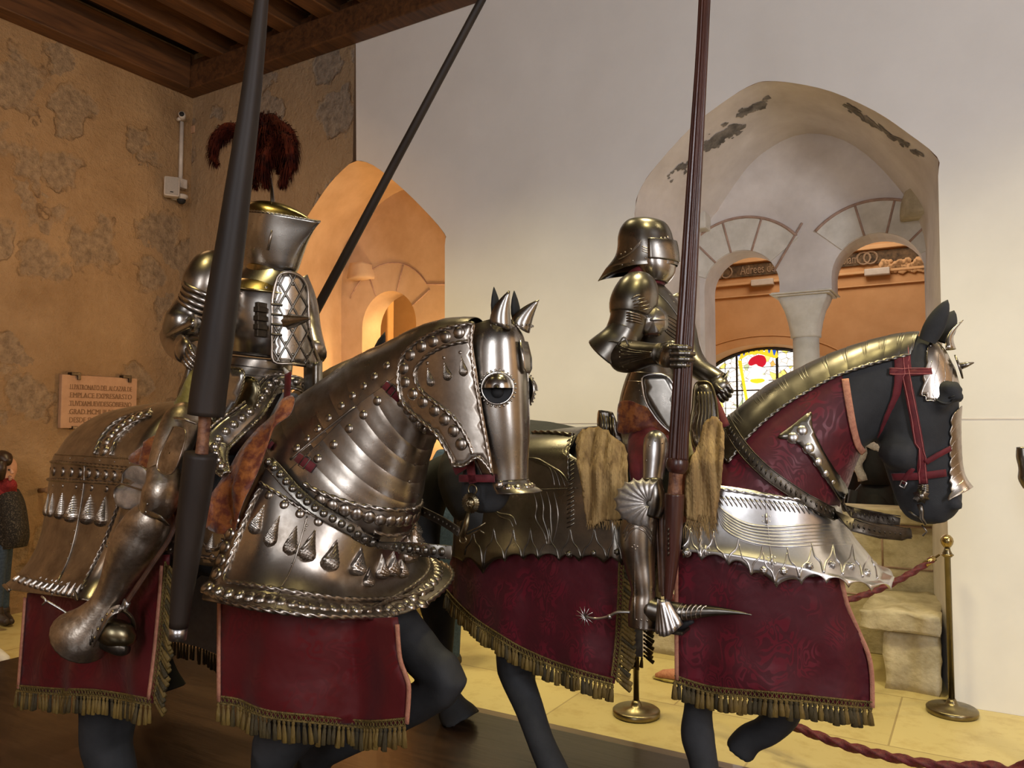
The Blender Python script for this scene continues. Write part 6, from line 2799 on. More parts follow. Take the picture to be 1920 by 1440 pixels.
# ---- damask skirts
f2 = under(PV[3], .035)
skirt(H2, horse2, [(1266, 1030), (1340, 1036), (1400, 1050), (1450, 1080), (1520, 1082), (1574, 1078), (1578, 1090), (1590, 1135), (1612, 1185), (1630, 1225), (1637, 1265), (1637, 1326), (1580, 1322), (1500, 1312), (1420, 1306), (1340, 1298), (1268, 1276)], f2,
      [([(1266, 1276), (1300, 1288), (1340, 1298), (1420, 1306), (1500, 1313), (1580, 1322), (1638, 1327)], (0, 0, -1), 0)], mat=MT['damask'],
      trim_px=[[(1269, 1040), (1269, 1150), (1270, 1274)], [(1575, 1070), (1588, 1130), (1610, 1183), (1628, 1225), (1635, 1266), (1636, 1326)]], seed=12, L=.07)
f3 = under(LV[3], .03)
skirt(H2, horse2, [(852, 1030), (1000, 1030), (1168, 1020), (1168, 1120), (1162, 1220), (1152, 1282), (1100, 1268), (1040, 1248), (980, 1222), (930, 1192), (890, 1165), (858, 1135), (838, 1112), (840, 1070)], f3,
      [([(838, 1113), (858, 1136), (890, 1166), (930, 1193), (980, 1223), (1040, 1249), (1100, 1269), (1154, 1284)], (0, 0, -1), 0), ([(1170, 1060), (1168, 1130), (1163, 1210), (1155, 1280)], (.85, 0, -.5), 0)],
      mat=MT['damask'], seed=14, L=.07)
ff = lambda X, Z: .36 + .008 * math.sin(X * 14)
m_, out = panel(H2, [(900, 1060), (1050, 1060), (1205, 1060), (1205, 1232), (1100, 1222), (1000, 1190), (900, 1130)], ff, .04, 0, 20)
fc_ = build('caparison_cloth', m_, MT['lining'], horse2, solid=.005, label='grey cloth lining of the far side')
P3 = [H2.F(a, b, ff) for a, b in cr([(1000, 1190), (1100, 1222), (1206, 1232)], 4)]
build('fringe', tassels(P3, (0, 0, -1), (0, -1, 0), .06, .02, .02, None, None, 9), [MT['gold'], MT['tassel_dark']], fc_, recalc=False)
P3 = [H2.F(a, b, ff) for a, b in cr([(1206, 1060), (1206, 1150), (1206, 1230)], 4)]
build('fringe', tassels(P3, (.9, 0, -.5), (0, -1, 0), .06, .02, .02, None, None, 9), [MT['tassel_dark'], MT['gold']], fc_, recalc=False)
m_, out = panel(H2, [(1290, 1060), (1420, 1060), (1560, 1060), (1570, 1150), (1590, 1240), (1500, 1245), (1400, 1238), (1300, 1225)], ff, .04, 0, 20)
build('caparison_cloth', m_, MT['lining'], horse2, solid=.005, label='grey cloth lining of the far side')

# ------------------------------------------------------------------ third horse, mostly hidden behind the left one
H3 = Fr(R.wor((3.15 + .0, -1.98 + .0, .15)), 29)
horse3 = thing('armoured_horse', 'third dark horse standing behind the left one, only its neck and pointed ear showing', 'horse', H3, (0, 0, 0), 'mannequin horses in armour')


def mv(m, d):
    m.v = [v + V(d) for v in m.v]
    return m


dx3 = H3.P(722, 622, -.07) - H2.P(1777, 562, -.07)
D3 = V((dx3.x, 0, dx3.z))
n3, _ = sagloft(H2, NS2, 4, 24, scale=.955)
n3.cap(_[0])
n3.cap(_[-1])
h3 = horse_head(H2, HS2, [])
lg3 = [[(-.74, s * .15, 1.1, .19), (-.66, s * .17, .9, .12), (-.86, s * .17, .70, .08), (-.98, s * .16, .54, .06), (-.94, s * .16, .3, .045), (-.92, s * .16, .16, .045), (-.88, s * .16, .03, .065)] for s in (-1, 1)] \
    + [[(.50, s * .14, 1.02, .12), (.50, s * .16, .80, .09), (.52, s * .16, .5, .06), (.52, s * .16, .3, .042), (.53, s * .16, .14, .045), (.56, s * .16, .03, .065)] for s in (-1, 1)]
mv(n3, D3)
mv(h3, D3)
b3 = horse_body(H3, horse3, [[(a + D3.x, b, c * (1 if c < .3 else 1), r) for a, b, c, r in L] for L in lg3], h3, n3)
if True:
    # the barrel built by horse_body sits at the frame origin; shift the frame so it meets the neck
    pass
c3, _ = sagloft(H2, NS2, 8, 30, -PI * .335, PI * .335, 1.03, lames=11, step=.007)
mv(c3, D3)
build('crinet', c3, MT['steel_dark'], horse3, solid=-.003, edge=28)
for s in (-1, 1):
    g = M()
    b0, tip = H2.P(1738, 640, -.06) + D3, H2.P(1777, 562, -.07) + D3
    b0.y, tip.y = s * .06, s * .07
    g.tube([b0.lerp(tip, t) for t in (0, .15, .4, .65, .85, 1)], [.02, .030, .036, .028, .014, .001], n=12, asp=.5, up=(0, 1, 0))
    build('ear', g, MT['black'], horse3)
# ------------------------------------------------------------------ saddles
MT['wing'] = mat_noise('pale_pitted_steel', (0.36, 0.32, 0.29), (0.60, 0.56, 0.53), 22, 0.42, 0.7, 0.2, 60, rvar=0.08)


def sheet(fr, outline, f, mat, name, parent, th=.006, sp=.03, sm=4, bump=None, label=None):
    m_, out = panel(fr, outline, f, sp, sm)
    if bump:
        m_.v = [V((v.x, v.y + bump(v.x, v.z), v.z)) for v in m_.v]
    return build(name, m_, mat, parent, solid=th, label=label), m_, out


def path3(fr, pts, sm=5):
    return [fr.P(a[0], a[1], a[2]) for a in cr(pts, sm)]


sad1 = thing('war_saddle', 'steel-plated war saddle with bossed pommel arch and orange brocade flaps on the left horse', 'saddle', H1, (-.05, 0, 1.38))
# seat and underlay
g = M()
g.tube(path3(H1, [(330, 800, 0), (400, 815, 0), (470, 820, 0), (520, 800, 0)], 4), [.20, .22, .23, .23, .22, .22, .22, .22, .22, .22, .22, .20, .18], n=18, asp=.45, up=(0, 0, 1))
build('seat', g, MT['leather'], sad1)
fold = lambda X, Z: .012 * math.sin(X * 42 + Z * 12) + .006 * math.sin(X * 90)
brf = lambda X, Z: -.43 - .06 * max(0, 1.1 - Z) + .35 * max(0, Z - 1.36)
o, bm_, _ = sheet(H1, [(318, 792), (344, 770), (352, 800), (330, 840), (322, 880), (300, 902), (262, 880), (242, 862), (252, 846), (285, 822)], brf, MT['brocade'], 'rear_flap', sad1, bump=fold)
o, bm_, _ = sheet(H1, [(358, 690), (375, 688), (372, 730), (352, 770), (318, 792), (322, 768), (340, 738)], lambda X, Z: -.34, MT['brocade_y'], 'yellow_lining', sad1, bump=fold)
o, bm_, _ = sheet(H1, [(548, 742), (545, 775), (518, 800), (500, 835), (482, 880), (462, 930), (446, 975), (432, 1000), (410, 998), (390, 986), (396, 940), (412, 900), (440, 860), (475, 815), (520, 765)],
                  lambda X, Z: -.40 + .5 * max(0, Z - 1.28), MT['brocade'], 'front_flap', sad1, bump=fold)
o, bm_, _ = sheet(H1, [(300, 930), (350, 925), (398, 935), (396, 985), (345, 992), (300, 985)], lambda X, Z: -.405, MT['brocade'], 'girth_flap', sad1, bump=fold)
# far pommel wing and arch
arch = [(588, 765, .16), (580, 738, .12), (566, 722, .075), (540, 716, .02), (512, 718, -.04), (494, 742, -.11), (474, 768, -.17), (448, 790, -.23), (422, 812, -.285), (404, 835, -.33), (408, 862, -.37), (424, 890, -.40)]
P3 = path3(H1, arch, 6)
nrm = []
for p in P3:
    n = V((.75, -.45 + p.y * .6, .25))
    nrm.append(n.normalized())
K = len(P3)
wd_ = [lerp(.055, .105, min(1, max(0, (i / K - .25) * 2.2))) for i in range(K)]
wd_ = [w if i < K * .82 else lerp(w, .02, (i - K * .82) / (K * .18)) for i, w in enumerate(wd_)]
g = M()
rows = []
for i, p in enumerate(P3):
    t = (P3[min(i + 1, K - 1)] - P3[max(i - 1, 0)]).normalized()
    n = (nrm[i] - t * nrm[i].dot(t)).normalized()
    sd = t.cross(n)
    rows.append([p + sd * (wd_[i] / 2 * u) + n * (.010 * (1 - u * u)) for u in (-1, -.6, -.2, .2, .6, 1)])
g.grid(rows)
pom = build('pommel_plate', g, MT['steel_pol'], sad1, solid=.004)
g = M()
g.rope([r[0] + V((.004, -.004, 0)) for r in rows], .005)
g.rope([r[-1] + V((.004, -.004, 0)) for r in rows], .005)
mid = resample([r[2].lerp(r[3], .5) for r in rows], .042)
for p in mid:
    i = min(range(K), key=lambda k: (P3[k] - p).length)
    if wd_[i] > .045:
        g.dome(p + nrm[i] * .004, nrm[i], .0165, .013, seg=12, rings=4, flange=.002)
build('embossing', g, MT['steel'], pom)
g = M()
pl_ = [H1.P(a, b, y) for a, b, y in ((514, 742, -.02), (530, 736, .0), (556, 738, .05), (570, 752, .08), (574, 776, .06), (540, 790, .0), (500, 792, -.08))]
g.cap(pl_)
build('inner_pommel_plate', g, MT['steel_dark'], sad1, solid=.004, smooth=False)
g = M()
q = path3(H1, [(541, 700, -.10), (539, 740, -.13), (534, 790, -.18), (529, 856, -.24)], 5)
g.ribbon(q, (0, -1, 0), .034, .004)
st_ = build('red_strap', g, MT['velvet'], sad1)
g = M()
g.ribbon(path3(H1, [(533, 690, -.10), (538, 698, -.10), (542, 706, -.10)], 2), (0, -1, 0), [.008, .012, .020, .026, .030], .004)
build('strap_tip', g, MT['whitefur'], st_)
g = M()
g.tube(path3(H1, [(300, 770, 0), (290, 776, -.10), (300, 776, -.05)], 3), .012, n=8)
g.box(H1.P(292, 775, -.08), (.07, .02, .03))
build('rear_buckle', g, MT['iron'], sad1)
# stirrup hanging from its strap
g = M()
q = path3(H1, [(338, 960, -.44), (318, 1010, -.46), (285, 1060, -.49), (258, 1100, -.51), (238, 1130, -.52)], 5)
g.ribbon(q, (0, -1, 0), .018, .004)
g.tube([p + V((.012, -.004, 0)) for p in q], .004, n=6)
ss = build('stirrup_strap', g, MT['leather'], sad1)
g = M()
g.box(H1.P(236, 1134, -.52), (.03, .012, .035), Matrix.Rotation(.5, 3, 'Y'))
build('hanger', g, MT['steel_bright'], ss)
g = M()
ring = path3(H1, [(170, 1212, -.56), (186, 1186, -.56), (203, 1155, -.55), (220, 1143, -.53), (236, 1146, -.50), (249, 1160, -.47), (252, 1178, -.45), (246, 1192, -.44)], 5)
wds = [lerp(.085, .04, min(1, i / len(ring) * 1.6)) for i in range(len(ring))]
g.ribbon(ring, [V((-.55 + 1.0 * i / len(ring), -1, .2)).normalized() for i in range(len(ring))], [w * .62 for w in wds], .004)
stp = build('stirrup_arch', g, MT['steel'], sad1)
g = M()
for a, b in ((178, 1196), (184, 1180), (192, 1163), (201, 1152), (212, 1146)):
    g.dome(H1.P(a, b, -.572), (-.3, -1, .2), .006, .005, seg=8, rings=3)
build('stirrup_studs', g, MT['brass'], stp)

sad2 = thing('war_saddle', 'war saddle with frayed straw-coloured silk flaps and fluted pommel plates on the right horse', 'saddle', H2, (-.02, 0, 1.38))
g = M()
g.tube(path3(H2, [(1130, 830, 0), (1190, 845, 0), (1250, 840, 0), (1310, 815, 0)], 4), [.20, .22, .23, .23, .22, .22, .22, .22, .22, .22, .22, .2, .18], n=18, asp=.45, up=(0, 0, 1))
build('seat', g, MT['leather'], sad2)
silk = lambda X, Z: .010 * math.sin(X * 95 + math.sin(Z * 14) * 1.2) + .007 * math.sin(X * 190 + Z * 9) + .008 * math.sin(X * 37)


def ragged(pts, seed, amp=2.2):
    rg = random.Random(seed)
    out = []
    for a, b in densify(cr(pts, 4, True), 5):
        out.append((a + rg.uniform(-amp, amp) * .5, b + rg.uniform(-amp, amp)))
    return out


m_, out = panel(H2, ragged([(1086, 812), (1105, 803), (1128, 802), (1150, 818), (1172, 838), (1176, 870), (1177, 920), (1180, 955), (1172, 972), (1150, 974), (1125, 980), (1102, 986), (1096, 950), (1090, 910), (1082, 870), (1079, 835)], 3),
                lambda X, Z: -.42 + .55 * max(0, Z - 1.32), .014, 0)
m_.v = [V((v.x, v.y + silk(v.x, v.z), v.z)) for v in m_.v]
fl1 = build('rear_flap', m_, MT['straw'], sad2, solid=.006)
m_, out = panel(H2, ragged([(1318, 800), (1335, 782), (1350, 790), (1358, 812), (1358, 850), (1352, 900), (1344, 950), (1340, 982), (1325, 975), (1310, 978), (1290, 972), (1282, 965), (1284, 920), (1290, 880), (1302, 850)], 4),
                lambda X, Z: -.42 + .45 * max(0, Z - 1.36), .014, 0)
m_.v = [V((v.x, v.y + silk(v.x, v.z), v.z)) for v in m_.v]
fl2 = build('front_flap', m_, MT['straw'], sad2, solid=.006)
g = M()
rg = random.Random(11)
for i in range(70):
    x = rg.uniform(1288, 1342)
    y0 = 968 + rg.uniform(-4, 6)
    a = H2.P(x, y0, -.425)
    b = H2.P(x + rg.uniform(-10, 10), y0 + rg.uniform(12, 45), -.43)
    g.tube([a, a.lerp(b, .5) + V((rg.uniform(-.01, .01), 0, 0)), b], [.0018, .0016, .0006], n=4)
build('frayed_threads', g, MT['straw'], fl2, recalc=False)
g = M()
for i in range(60):
    x = rg.uniform(1098, 1172)
    a = H2.P(x, 976, -.425)
    b = H2.P(x + rg.uniform(-4, 4), 984 + rg.uniform(0, 10), -.43)
    g.tube([a, b], [.0018, .0006], n=4)
build('frayed_threads', g, MT['straw'], fl1, recalc=False)
m_, out = panel(H2, [(1268, 880), (1296, 870), (1290, 975), (1262, 972)], lambda X, Z: -.405, .03, 2)
build('under_flap', m_, MT['trim'], sad2, solid=.006)
# pommel plate
pf = lambda X, Z: -.30 + .35 * max(0, Z - 1.45) - .15 * max(0, 1.4 - Z)
o, m_, out = sheet(H2, [(1303, 724), (1315, 716), (1332, 720), (1341, 745), (1345, 775), (1346, 810), (1345, 850), (1343, 896), (1330, 876), (1312, 852), (1298, 830), (1294, 800), (1299, 765)], pf, MT['steel_pol'], 'pommel_plate', sad2, .004)
g = M()
g.tube(out, .0055, n=6, closed=True)
pb_ = m_.bvh()
for k in range(5):
    q = [p for p, n in hits(H2, pb_, cr([(1309 + k * 6, 735), (1311 + k * 6, 770), (1306 + k * 7, 805), (1312 + k * 6, 840)], 5), .0)]
    if len(q) > 2:
        g.tube(q, .004, n=5)
build('flutes', g, MT['brass_dark'], o)
m_, out = panel(H2, [(1290, 800), (1300, 850), (1318, 880), (1318, 905), (1300, 910), (1288, 900), (1284, 850)], lambda X, Z: -.405, .03, 3)
build('brocade_edge', m_, MT['brocade_y'], sad2, solid=.006)
# cantle
ct = [(1123, 771), (1138, 771), (1152, 777), (1158, 800), (1166, 832), (1160, 842), (1146, 822), (1128, 808), (1120, 797)]
o, m_, out = sheet(H2, ct, lambda X, Z: -.26, MT['steel_dark'], 'cantle_plate', sad2, .012, sp=.015, bump=lambda X, Z: .012 * math.sin(X * 120))
g = M()
for k in range(5):
    q = path3(H2, [(1126 + k * 6, 776 + k * 2, -.29), (1130 + k * 5, 800, -.31), (1122 + k * 8, 814 + k * 3, -.29)], 4)
    g.tube(q, .004, n=5)
build('flutes', g, MT['brass_dark'], o)
g = M()
g.ribbon(path3(H2, [(1328, 728, -.12), (1345, 760, -.18), (1362, 800, -.24)], 5), (0, -1, .3), .03, .004)
build('red_strap', g, MT['velvet'], sad2)
# stirrup strap and fan-shaped stirrup plate
g = M()
g.ribbon(path3(H2, [(1240, 960, -.40), (1241, 1030, -.42), (1243, 1100, -.44), (1245, 1118, -.45)], 4), (0, -1, 0), .018, .004)
g.ribbon(path3(H2, [(1230, 965, -.39), (1234, 1030, -.41), (1238, 1110, -.43)], 4), (0, -1, 0), .010, .004)
ss = build('stirrup_strap', g, MT['leather'], sad2)
g = M()
rows = []
top_, = [H2.P(1243, 1120, -.50)]
for i in range(8):
    t = i / 7
    l = H2.P(lerp(1233, 1229, t), lerp(1122, 1184, t), -.50)
    r = H2.P(lerp(1253, 1281, t), lerp(1122, 1170, t), -.50)
    row = []
    for k in range(25):
        u = k / 24
        z = -.010 * abs(math.sin(u * PI * 6)) * t - .03 * math.sin(PI * u)
        p = l.lerp(r, u) + V((0, z, -.012 * math.sin(PI * u) * t * 2))
        row.append(p)
    rows.append(row)
g.grid(rows)
fan = build('stirrup_plate', g, MT['worn_silver'] if 'worn_silver' in MT else MT['steel_bright'], ss, solid=.003)
g = M()
g.box(H2.P(1258, 1180, -.44), (.12, .10, .012))
build('stirrup_tread', g, MT['iron'], ss, smooth=False, bev=.003)

# ------------------------------------------------------------------ knight on the left horse
k1 = thing('armoured_knight', 'mounted knight in a frog-mouthed helmet with rust plume and checkered shield, on the left horse', 'person', H1, (-.1, 0, 1.40),
           group='mounted mannequin knights')


def sections(fr, lv, n=40, sub=4, e=.75):
    """helmet-like stack: (xb_px, xf_px, y_px, halfwidth, prow) in the median plane"""
    keys = []
    for xb, xf, yb, yf, w, pr in lv:
        a, b = fr.P(xb, yb, 0), fr.P(xf, yf, 0)
        keys.append((a.x, a.z, b.x, b.z, w, pr))
    ks = cr(keys, sub)
    rows = []
    for q in ks:
        row = []
        for k in range(n):
            th = 2 * PI * k / n
            c, s = math.cos(th), math.sin(th)
            u = (c + 1) / 2
            X = lerp(q[0], q[2], u)
            Z = lerp(q[1], q[3], u)
            wy = q[4] * s
            if c > 0:
                wy *= (1 - q[5] * c ** 1.5)
            row.append(V((X, wy, Z)))
        rows.append(row)
    m = M()
    m.grid(rows, True)
    return m, rows


# median-plane pixel columns: the far half bulges to the right, so fronts are given slightly inside the silhouette
hl, hr = sections(H1, [(468, 540, 505, 514, .070, .3), (464, 552, 492, 508, .085, .3), (463, 562, 475, 480, .10, .4), (462, 573, 450, 455, .113, .6), (461, 588, 425, 430, .118, .85), (461, 600, 404, 416, .118, 1.0)])
hel = build('helmet', hl, MT['steel_pol'], k1, solid=-.003)
sk, sr = sections(H1, [(463, 584, 402, 414, .114, .85), (468, 570, 393, 402, .106, .5), (478, 552, 386, 391, .088, .2), (490, 533, 381, 383, .055, 0), (504, 514, 379, 379, .01, 0)])
sk.cap(sr[-1])
skl = build('helmet_skull', sk, MT['brass'], k1, label='domed skull of the helmet, yellow lamplight put into its colour')  # brass colour stands for yellow lamplight reflected on the dome
hb = hl.bvh()
g = M()
g.rope([p * 1.0 + V((0, 0, .002)) for p in hr[-1]], .004, closed=True)
bosses(H1, g, hb, [(474, 420, .007), (478, 465, .007), (463, 421), (463, 440), (463, 460), (470, 421), (469, 440), (468, 460), (502, 438), (515, 441), (499, 461), (510, 463)], .0045)
q = [p for p, n in hits(H1, hb, [(511, 432), (507, 450), (503, 469)], .006)]
if len(q) > 1:
    g.tube(q, .005, n=6)
bosses(H1, g, hb, [(472, 480), (481, 485), (490, 494), (500, 503)], .005)
build('fittings', g, MT['steel'], hel)
g = M()
p, n = hit(H1, hb, 532, 455)
if p is not None:
    g.dome(p, n, .008, .001, seg=10, rings=2)
    build('breath_hole', g, MT['black'], hel)
g = M()
c = H1.P(490, 398, -.10)
bosses(H1, g, sk.bvh(), [(486, 399), (494, 398), (499, 403)], .004, both=False)
build('rivets', g, MT['steel'], skl)
# plume: stem and drooping feathers built strand by strand
g = M()
g.tube(path3(H1, [(511, 384, 0), (510, 362, 0), (507, 340, 0), (500, 300, 0)], 3), [.010, .010, .009, .008, .008, .007, .006, .006, .005, .005], n=8)
build('plume_stem', g, MT['steel_dark'], hel)
g = M()
rg = random.Random(21)
spines = [
    ([(503, 340, 0), (485, 270, 0), (455, 245, -.02), (425, 242, -.03), (405, 262, -.03), (398, 292, -.03), (407, 306, -.03)], 26),
    ([(503, 340, 0), (492, 270, 0), (470, 250, 0), (440, 250, 0), (415, 262, 0), (404, 290, 0)], 20),
    ([(505, 340, 0), (502, 270, 0), (510, 240, 0), (528, 240, 0), (544, 262, 0), (548, 295, 0), (545, 318, 0)], 34),
    ([(505, 340, 0), (500, 260, -.02), (490, 228, -.03), (480, 228, -.04), (474, 262, -.05), (476, 300, -.05), (482, 335, -.05)], 34),
    ([(505, 340, 0), (505, 262, .03), (498, 228, .04), (510, 224, .05), (522, 242, .06), (526, 285, .06), (522, 320, .05)], 32),
    ([(505, 340, 0), (512, 280, -.02), (524, 258, -.04), (538, 268, -.05), (542, 300, -.06), (535, 330, -.06), (528, 348, -.06)], 30),
    ([(503, 340, 0), (495, 280, .0), (482, 260, .02), (474, 285, .02), (472, 320, .02), (480, 350, .02)], 28),
    ([(505, 340, 0), (508, 300, -.03), (505, 285, -.06), (498, 300, -.08), (495, 325, -.08), (500, 350, -.07)], 30),
]
for sp, hw in spines:
    P = path3(H1, sp, 8)
    N = len(P)
    g.tube(P[5:], [max(.003, hw * .40 * H1.mpp(P[i]) * math.sin(PI * min(.97, .10 + .85 * (i - 5) / (N - 5)))) for i in range(5, N)], n=12, asp=.8, lobes=5, lamp_=.15, twist=.4)
    for i in range(5, N):
        t = (P[min(i + 1, N - 1)] - P[i - 1]).normalized()
        for k in range(26):
            side = V((rg.gauss(0, 1), rg.gauss(0, 1), rg.gauss(0, .6))).normalized()
            side = (side - t * side.dot(t)).normalized()
            L = hw * H1.mpp(P[i]) * rg.uniform(.5, 1.05) * math.sin(PI * min(.98, .22 + .78 * i / N)) ** .5
            a = P[i] + t * rg.uniform(-.004, .004)
            b = a + side * L * .6 + t * L * .3 + V((0, 0, -.10 * L))
            c = a + side * L * .8 + t * L * .45 + V((0, 0, -.75 * L))
            w = t.cross(side).normalized() * .0013
            bse = len(g.v)
            g.v += [a - w, a + w, b + w * 1.3, b - w * 1.3, c]
            g.f += [(bse, bse + 1, bse + 2, bse + 3), (bse + 3, bse + 2, bse + 4)]
            g.m += [0, 0]
build('feather_plume', g, MT['feather'], hel, recalc=False)

# gorget, breastplate, faulds, tassets
tor, tr = sections(H1, [(470, 548, 500, 508, .075, .1), (452, 556, 525, 535, .12, .1), (428, 560, 548, 565, .165, .15), (432, 562, 590, 605, .17, .15), (438, 553, 630, 642, .155, .1), (446, 536, 662, 672, .13, .05)], 40)
build('breastplate', tor, MT['steel_pol'], k1)
gg, gr = sections(H1, [(474, 540, 495, 502, .085, .1), (470, 545, 520, 525, .095, .1), (452, 552, 532, 540, .135, .1), (440, 560, 548, 556, .168, .1)], 36)
go_ = build('gorget', gg, MT['brass'], k1, label='brassy gorget plate under the helmet', solid=.004)
g = M()
tb = tor.bvh()
bosses(H1, g, gg.bvh(), [(499, 539, .008)], .008, both=False)
bosses(H1, g, tb, [(452, 549), (461, 540), (468, 532)], .006, both=False)
build('rivets', g, MT['steel'], go_)
g = M()
p, n = hit(H1, tb, 490, 600)
if p is None:
    p, n = H1.P(490, 600, -.15), V((.3, -1, 0))
for k in range(3):
    z = .04 - k * .035
    g.box(p + n * .02 + V((0, 0, z)), (.03, .05, .022))
g.box(p + n * .012, (.02, .05, .14))
for k in range(4):
    g.tube([p + n * .02 + V((.05, .01, .06 - k * .04)), p + n * .02 + V((.09, .03, .055 - k * .04))], .006, n=6)
build('lance_rest_bracket', g, MT['iron'], k1, smooth=False, bev=.003)
fa, fr_ = sections(H1, [(440, 534, 668, 678, .13, .05), (436, 530, 682, 694, .14, .05), (430, 524, 697, 708, .15, .05), (424, 518, 716, 726, .16, .0)], 36)
fau = build('faulds', fa, MT['steel'], k1, solid=.003)
g = M()
for k in (0, 4, 8):
    g.tube([p * 1.0 + V((0, 0, 0)) for p in fr_[k]], .003, n=5, closed=True)
g.tube([p.copy() for p in tr[-1]], .008, n=6, closed=True)
build('fauld_edges', g, MT['iron'], fau)
for nm, ol, yy in (('tasset', [(402, 700), (440, 690), (458, 700), (450, 740), (428, 775), (398, 788)], -.27), ('tasset', [(455, 712), (480, 712), (486, 740), (470, 775), (440, 790), (436, 770)], -.20)):
    o, m_, out = sheet(H1, ol, (lambda yq: (lambda X, Z: yq - .03 * math.cos((X + .1) * 8)))(yy), MT['brass_dark'] if yy > -.25 else MT['steel_pol'], nm, k1, .004)
    g = M()
    g.rope(out, .0035, closed=True)
    build('roped_edge', g, MT['brass_dark'], o)
# hips under the plates
g = M()
g.tube(path3(H1, [(475, 690, 0), (460, 740, 0), (445, 790, 0)], 4), [.12, .13, .14, .15, .15, .15, .14, .13, .12], n=16)
g.tube(path3(H1, [(450, 775, .1), (430, 830, .30), (420, 900, .36), (360, 990, .40), (320, 1080, .42)], 4), [.10] * 6 + [.08] * 6 + [.06] * 5, n=12)
build('body', g, MT['iron'], k1)
# right arm
g = M()
pxtube(H1, [(415, 498, -.16, 62), (400, 510, -.21, 84), (388, 530, -.25, 86), (376, 552, -.27, 76)], g, n=18)
pau = build('pauldron', g, MT['steel'], k1)
g = M()
for k in range(5):
    t = k / 4
    pxtube(H1, [(lerp(386, 366, t), lerp(540, 576, t), -.27, lerp(80, 68, t)), (lerp(383, 362, t), lerp(548, 584, t), -.27, lerp(82, 70, t))], g, n=18, sm=0)
build('upper_arm_lames', g, MT['steel'], k1)
g = M()
pxtube(H1, [(362, 570, -.28, 58), (352, 590, -.29, 66), (345, 606, -.30, 72), (334, 622, -.31, 60), (328, 634, -.31, 46)], g, n=18)
cou = build('couter', g, MT['steel_pol'], k1)
g = M()
rows = []
for i in range(7):
    t = i / 6
    rows.append([H1.P(*q) for q in [(lerp(364, 312, t) + 14 * math.sin(PI * t) * 0, lerp(602, 628, t) + (k - 3) * (6 - 2 * t) + 3, -.33 - .05 * math.cos((k - 3) / 3 * PI / 2)) for k in range(7)]])
g.grid(rows)
build('couter_wing', g, MT['steel_pol'], cou, solid=.003)
g = M()
pxtube(H1, [(326, 628, -.30, 50), (332, 645, -.33, 50), (340, 655, -.36, 46), (350, 662, -.40, 42)], g, n=18)
build('vambrace', g, MT['steel'], k1)


def gauntlet(fr, wrist, knuck, ang_fingers, parent, mat, sc=1.0, thumb=None, lames=4):
    """back of hand plate and five separate laminated fingers; points in frame coordinates"""
    g = M()
    g.tube([wrist, wrist.lerp(knuck, .5), knuck], [.036 * sc, .045 * sc, .040 * sc], n=14, asp=.55, up=ang_fingers['nrm'])
    hand = build('gauntlet', g, mat, parent)
    ax = V(ang_fingers['dir']).normalized() if 'dir' in ang_fingers else (knuck - wrist).normalized()
    nn = V(ang_fingers['nrm']).normalized()
    sd = V(ang_fingers['side']).normalized()
    for k, (L, o) in enumerate(zip((.070, .080, .076, .060), (-1.5, -.5, .5, 1.5))):
        f = M()
        p = knuck + sd * (o * .0195 * sc) - ax * .01
        d = ax.copy()
        seg = [L * .42, L * .34, L * .28]
        pts, rad = [p.copy()], [.0115 * sc]
        for j, s_ in enumerate(seg):
            th = ang_fingers['curl'][j]
            d = (d * math.cos(th) - nn * math.sin(th)).normalized()
            nn_ = nn
            p = p + d * s_ * sc
            pts.append(p.copy())
            rad.append((.0112, .0098, .007)[j] * sc)
            nn = (nn * math.cos(th) + (ax * 0 + d.cross(sd) * 0) + nn * 0).normalized() if False else (d.cross(sd) * (1 if d.cross(sd).dot(nn) > 0 else -1)).normalized()
        nn = V(ang_fingers['nrm']).normalized()
        q = cr([(*a, r) for a, r in zip(pts, rad)], 6)
        rr = [a[3] * (1 + .10 * ((i % 3) == 0)) for i, a in enumerate(q)]
        f.tube([a[:3] for a in q], rr, n=10)
        build('finger', f, mat, hand)
    if thumb:
        f = M()
        q = cr([(*a, r) for a, r in thumb], 5)
        f.tube([a[:3] for a in q], [a[3] * sc for a in q], n=10)
        build('thumb', f, mat, hand)
    return hand


w_, kk = H1.P(336, 642, -.40), H1.P(350, 662, -.47)
gauntlet(H1, w_, kk, dict(nrm=(-.35, -1, .2), side=(.75, -.1, .6), curl=(.1, .3, .4), dir=(.6, -.25, -.75)), k1, MT['steel'], 0.95,
         thumb=[(H1.P(352, 640, -.37), .013), (H1.P(366, 634, -.36), .012), (H1.P(378, 636, -.36), .010), (H1.P(386, 642, -.36), .006)])
g = M()
pxtube(H1, [(357, 690, -.30, 15), (352, 712, -.30, 18), (343, 732, -.30, 16), (335, 745, -.30, 7)], g, n=10)
build('dagger_scabbard', g, MT['steel_dark'], k1)
# left arm reaching forward behind the shield
g = M()
pxtube(H1, [(545, 530, .2, 70), (565, 570, .24, 60), (575, 620, .22, 54), (590, 665, .12, 46)], g, n=14)
build('left_arm', g, MT['steel'], k1)
g = M()
rows = []
for i in range(7):
    t = i / 6
    rows.append([H1.P(lerp(570, 604, u) + 3 * math.sin(PI * u), lerp(684, 736, t) - (8 * u if t < .5 else -4 * math.sin(PI * u)), .04 - .06 * math.sin(PI * u)) for u in [k / 8 for k in range(9)]])
g.grid(rows)
build('left_gauntlet_cuff', g, MT['steel_dark'], k1, solid=.003)
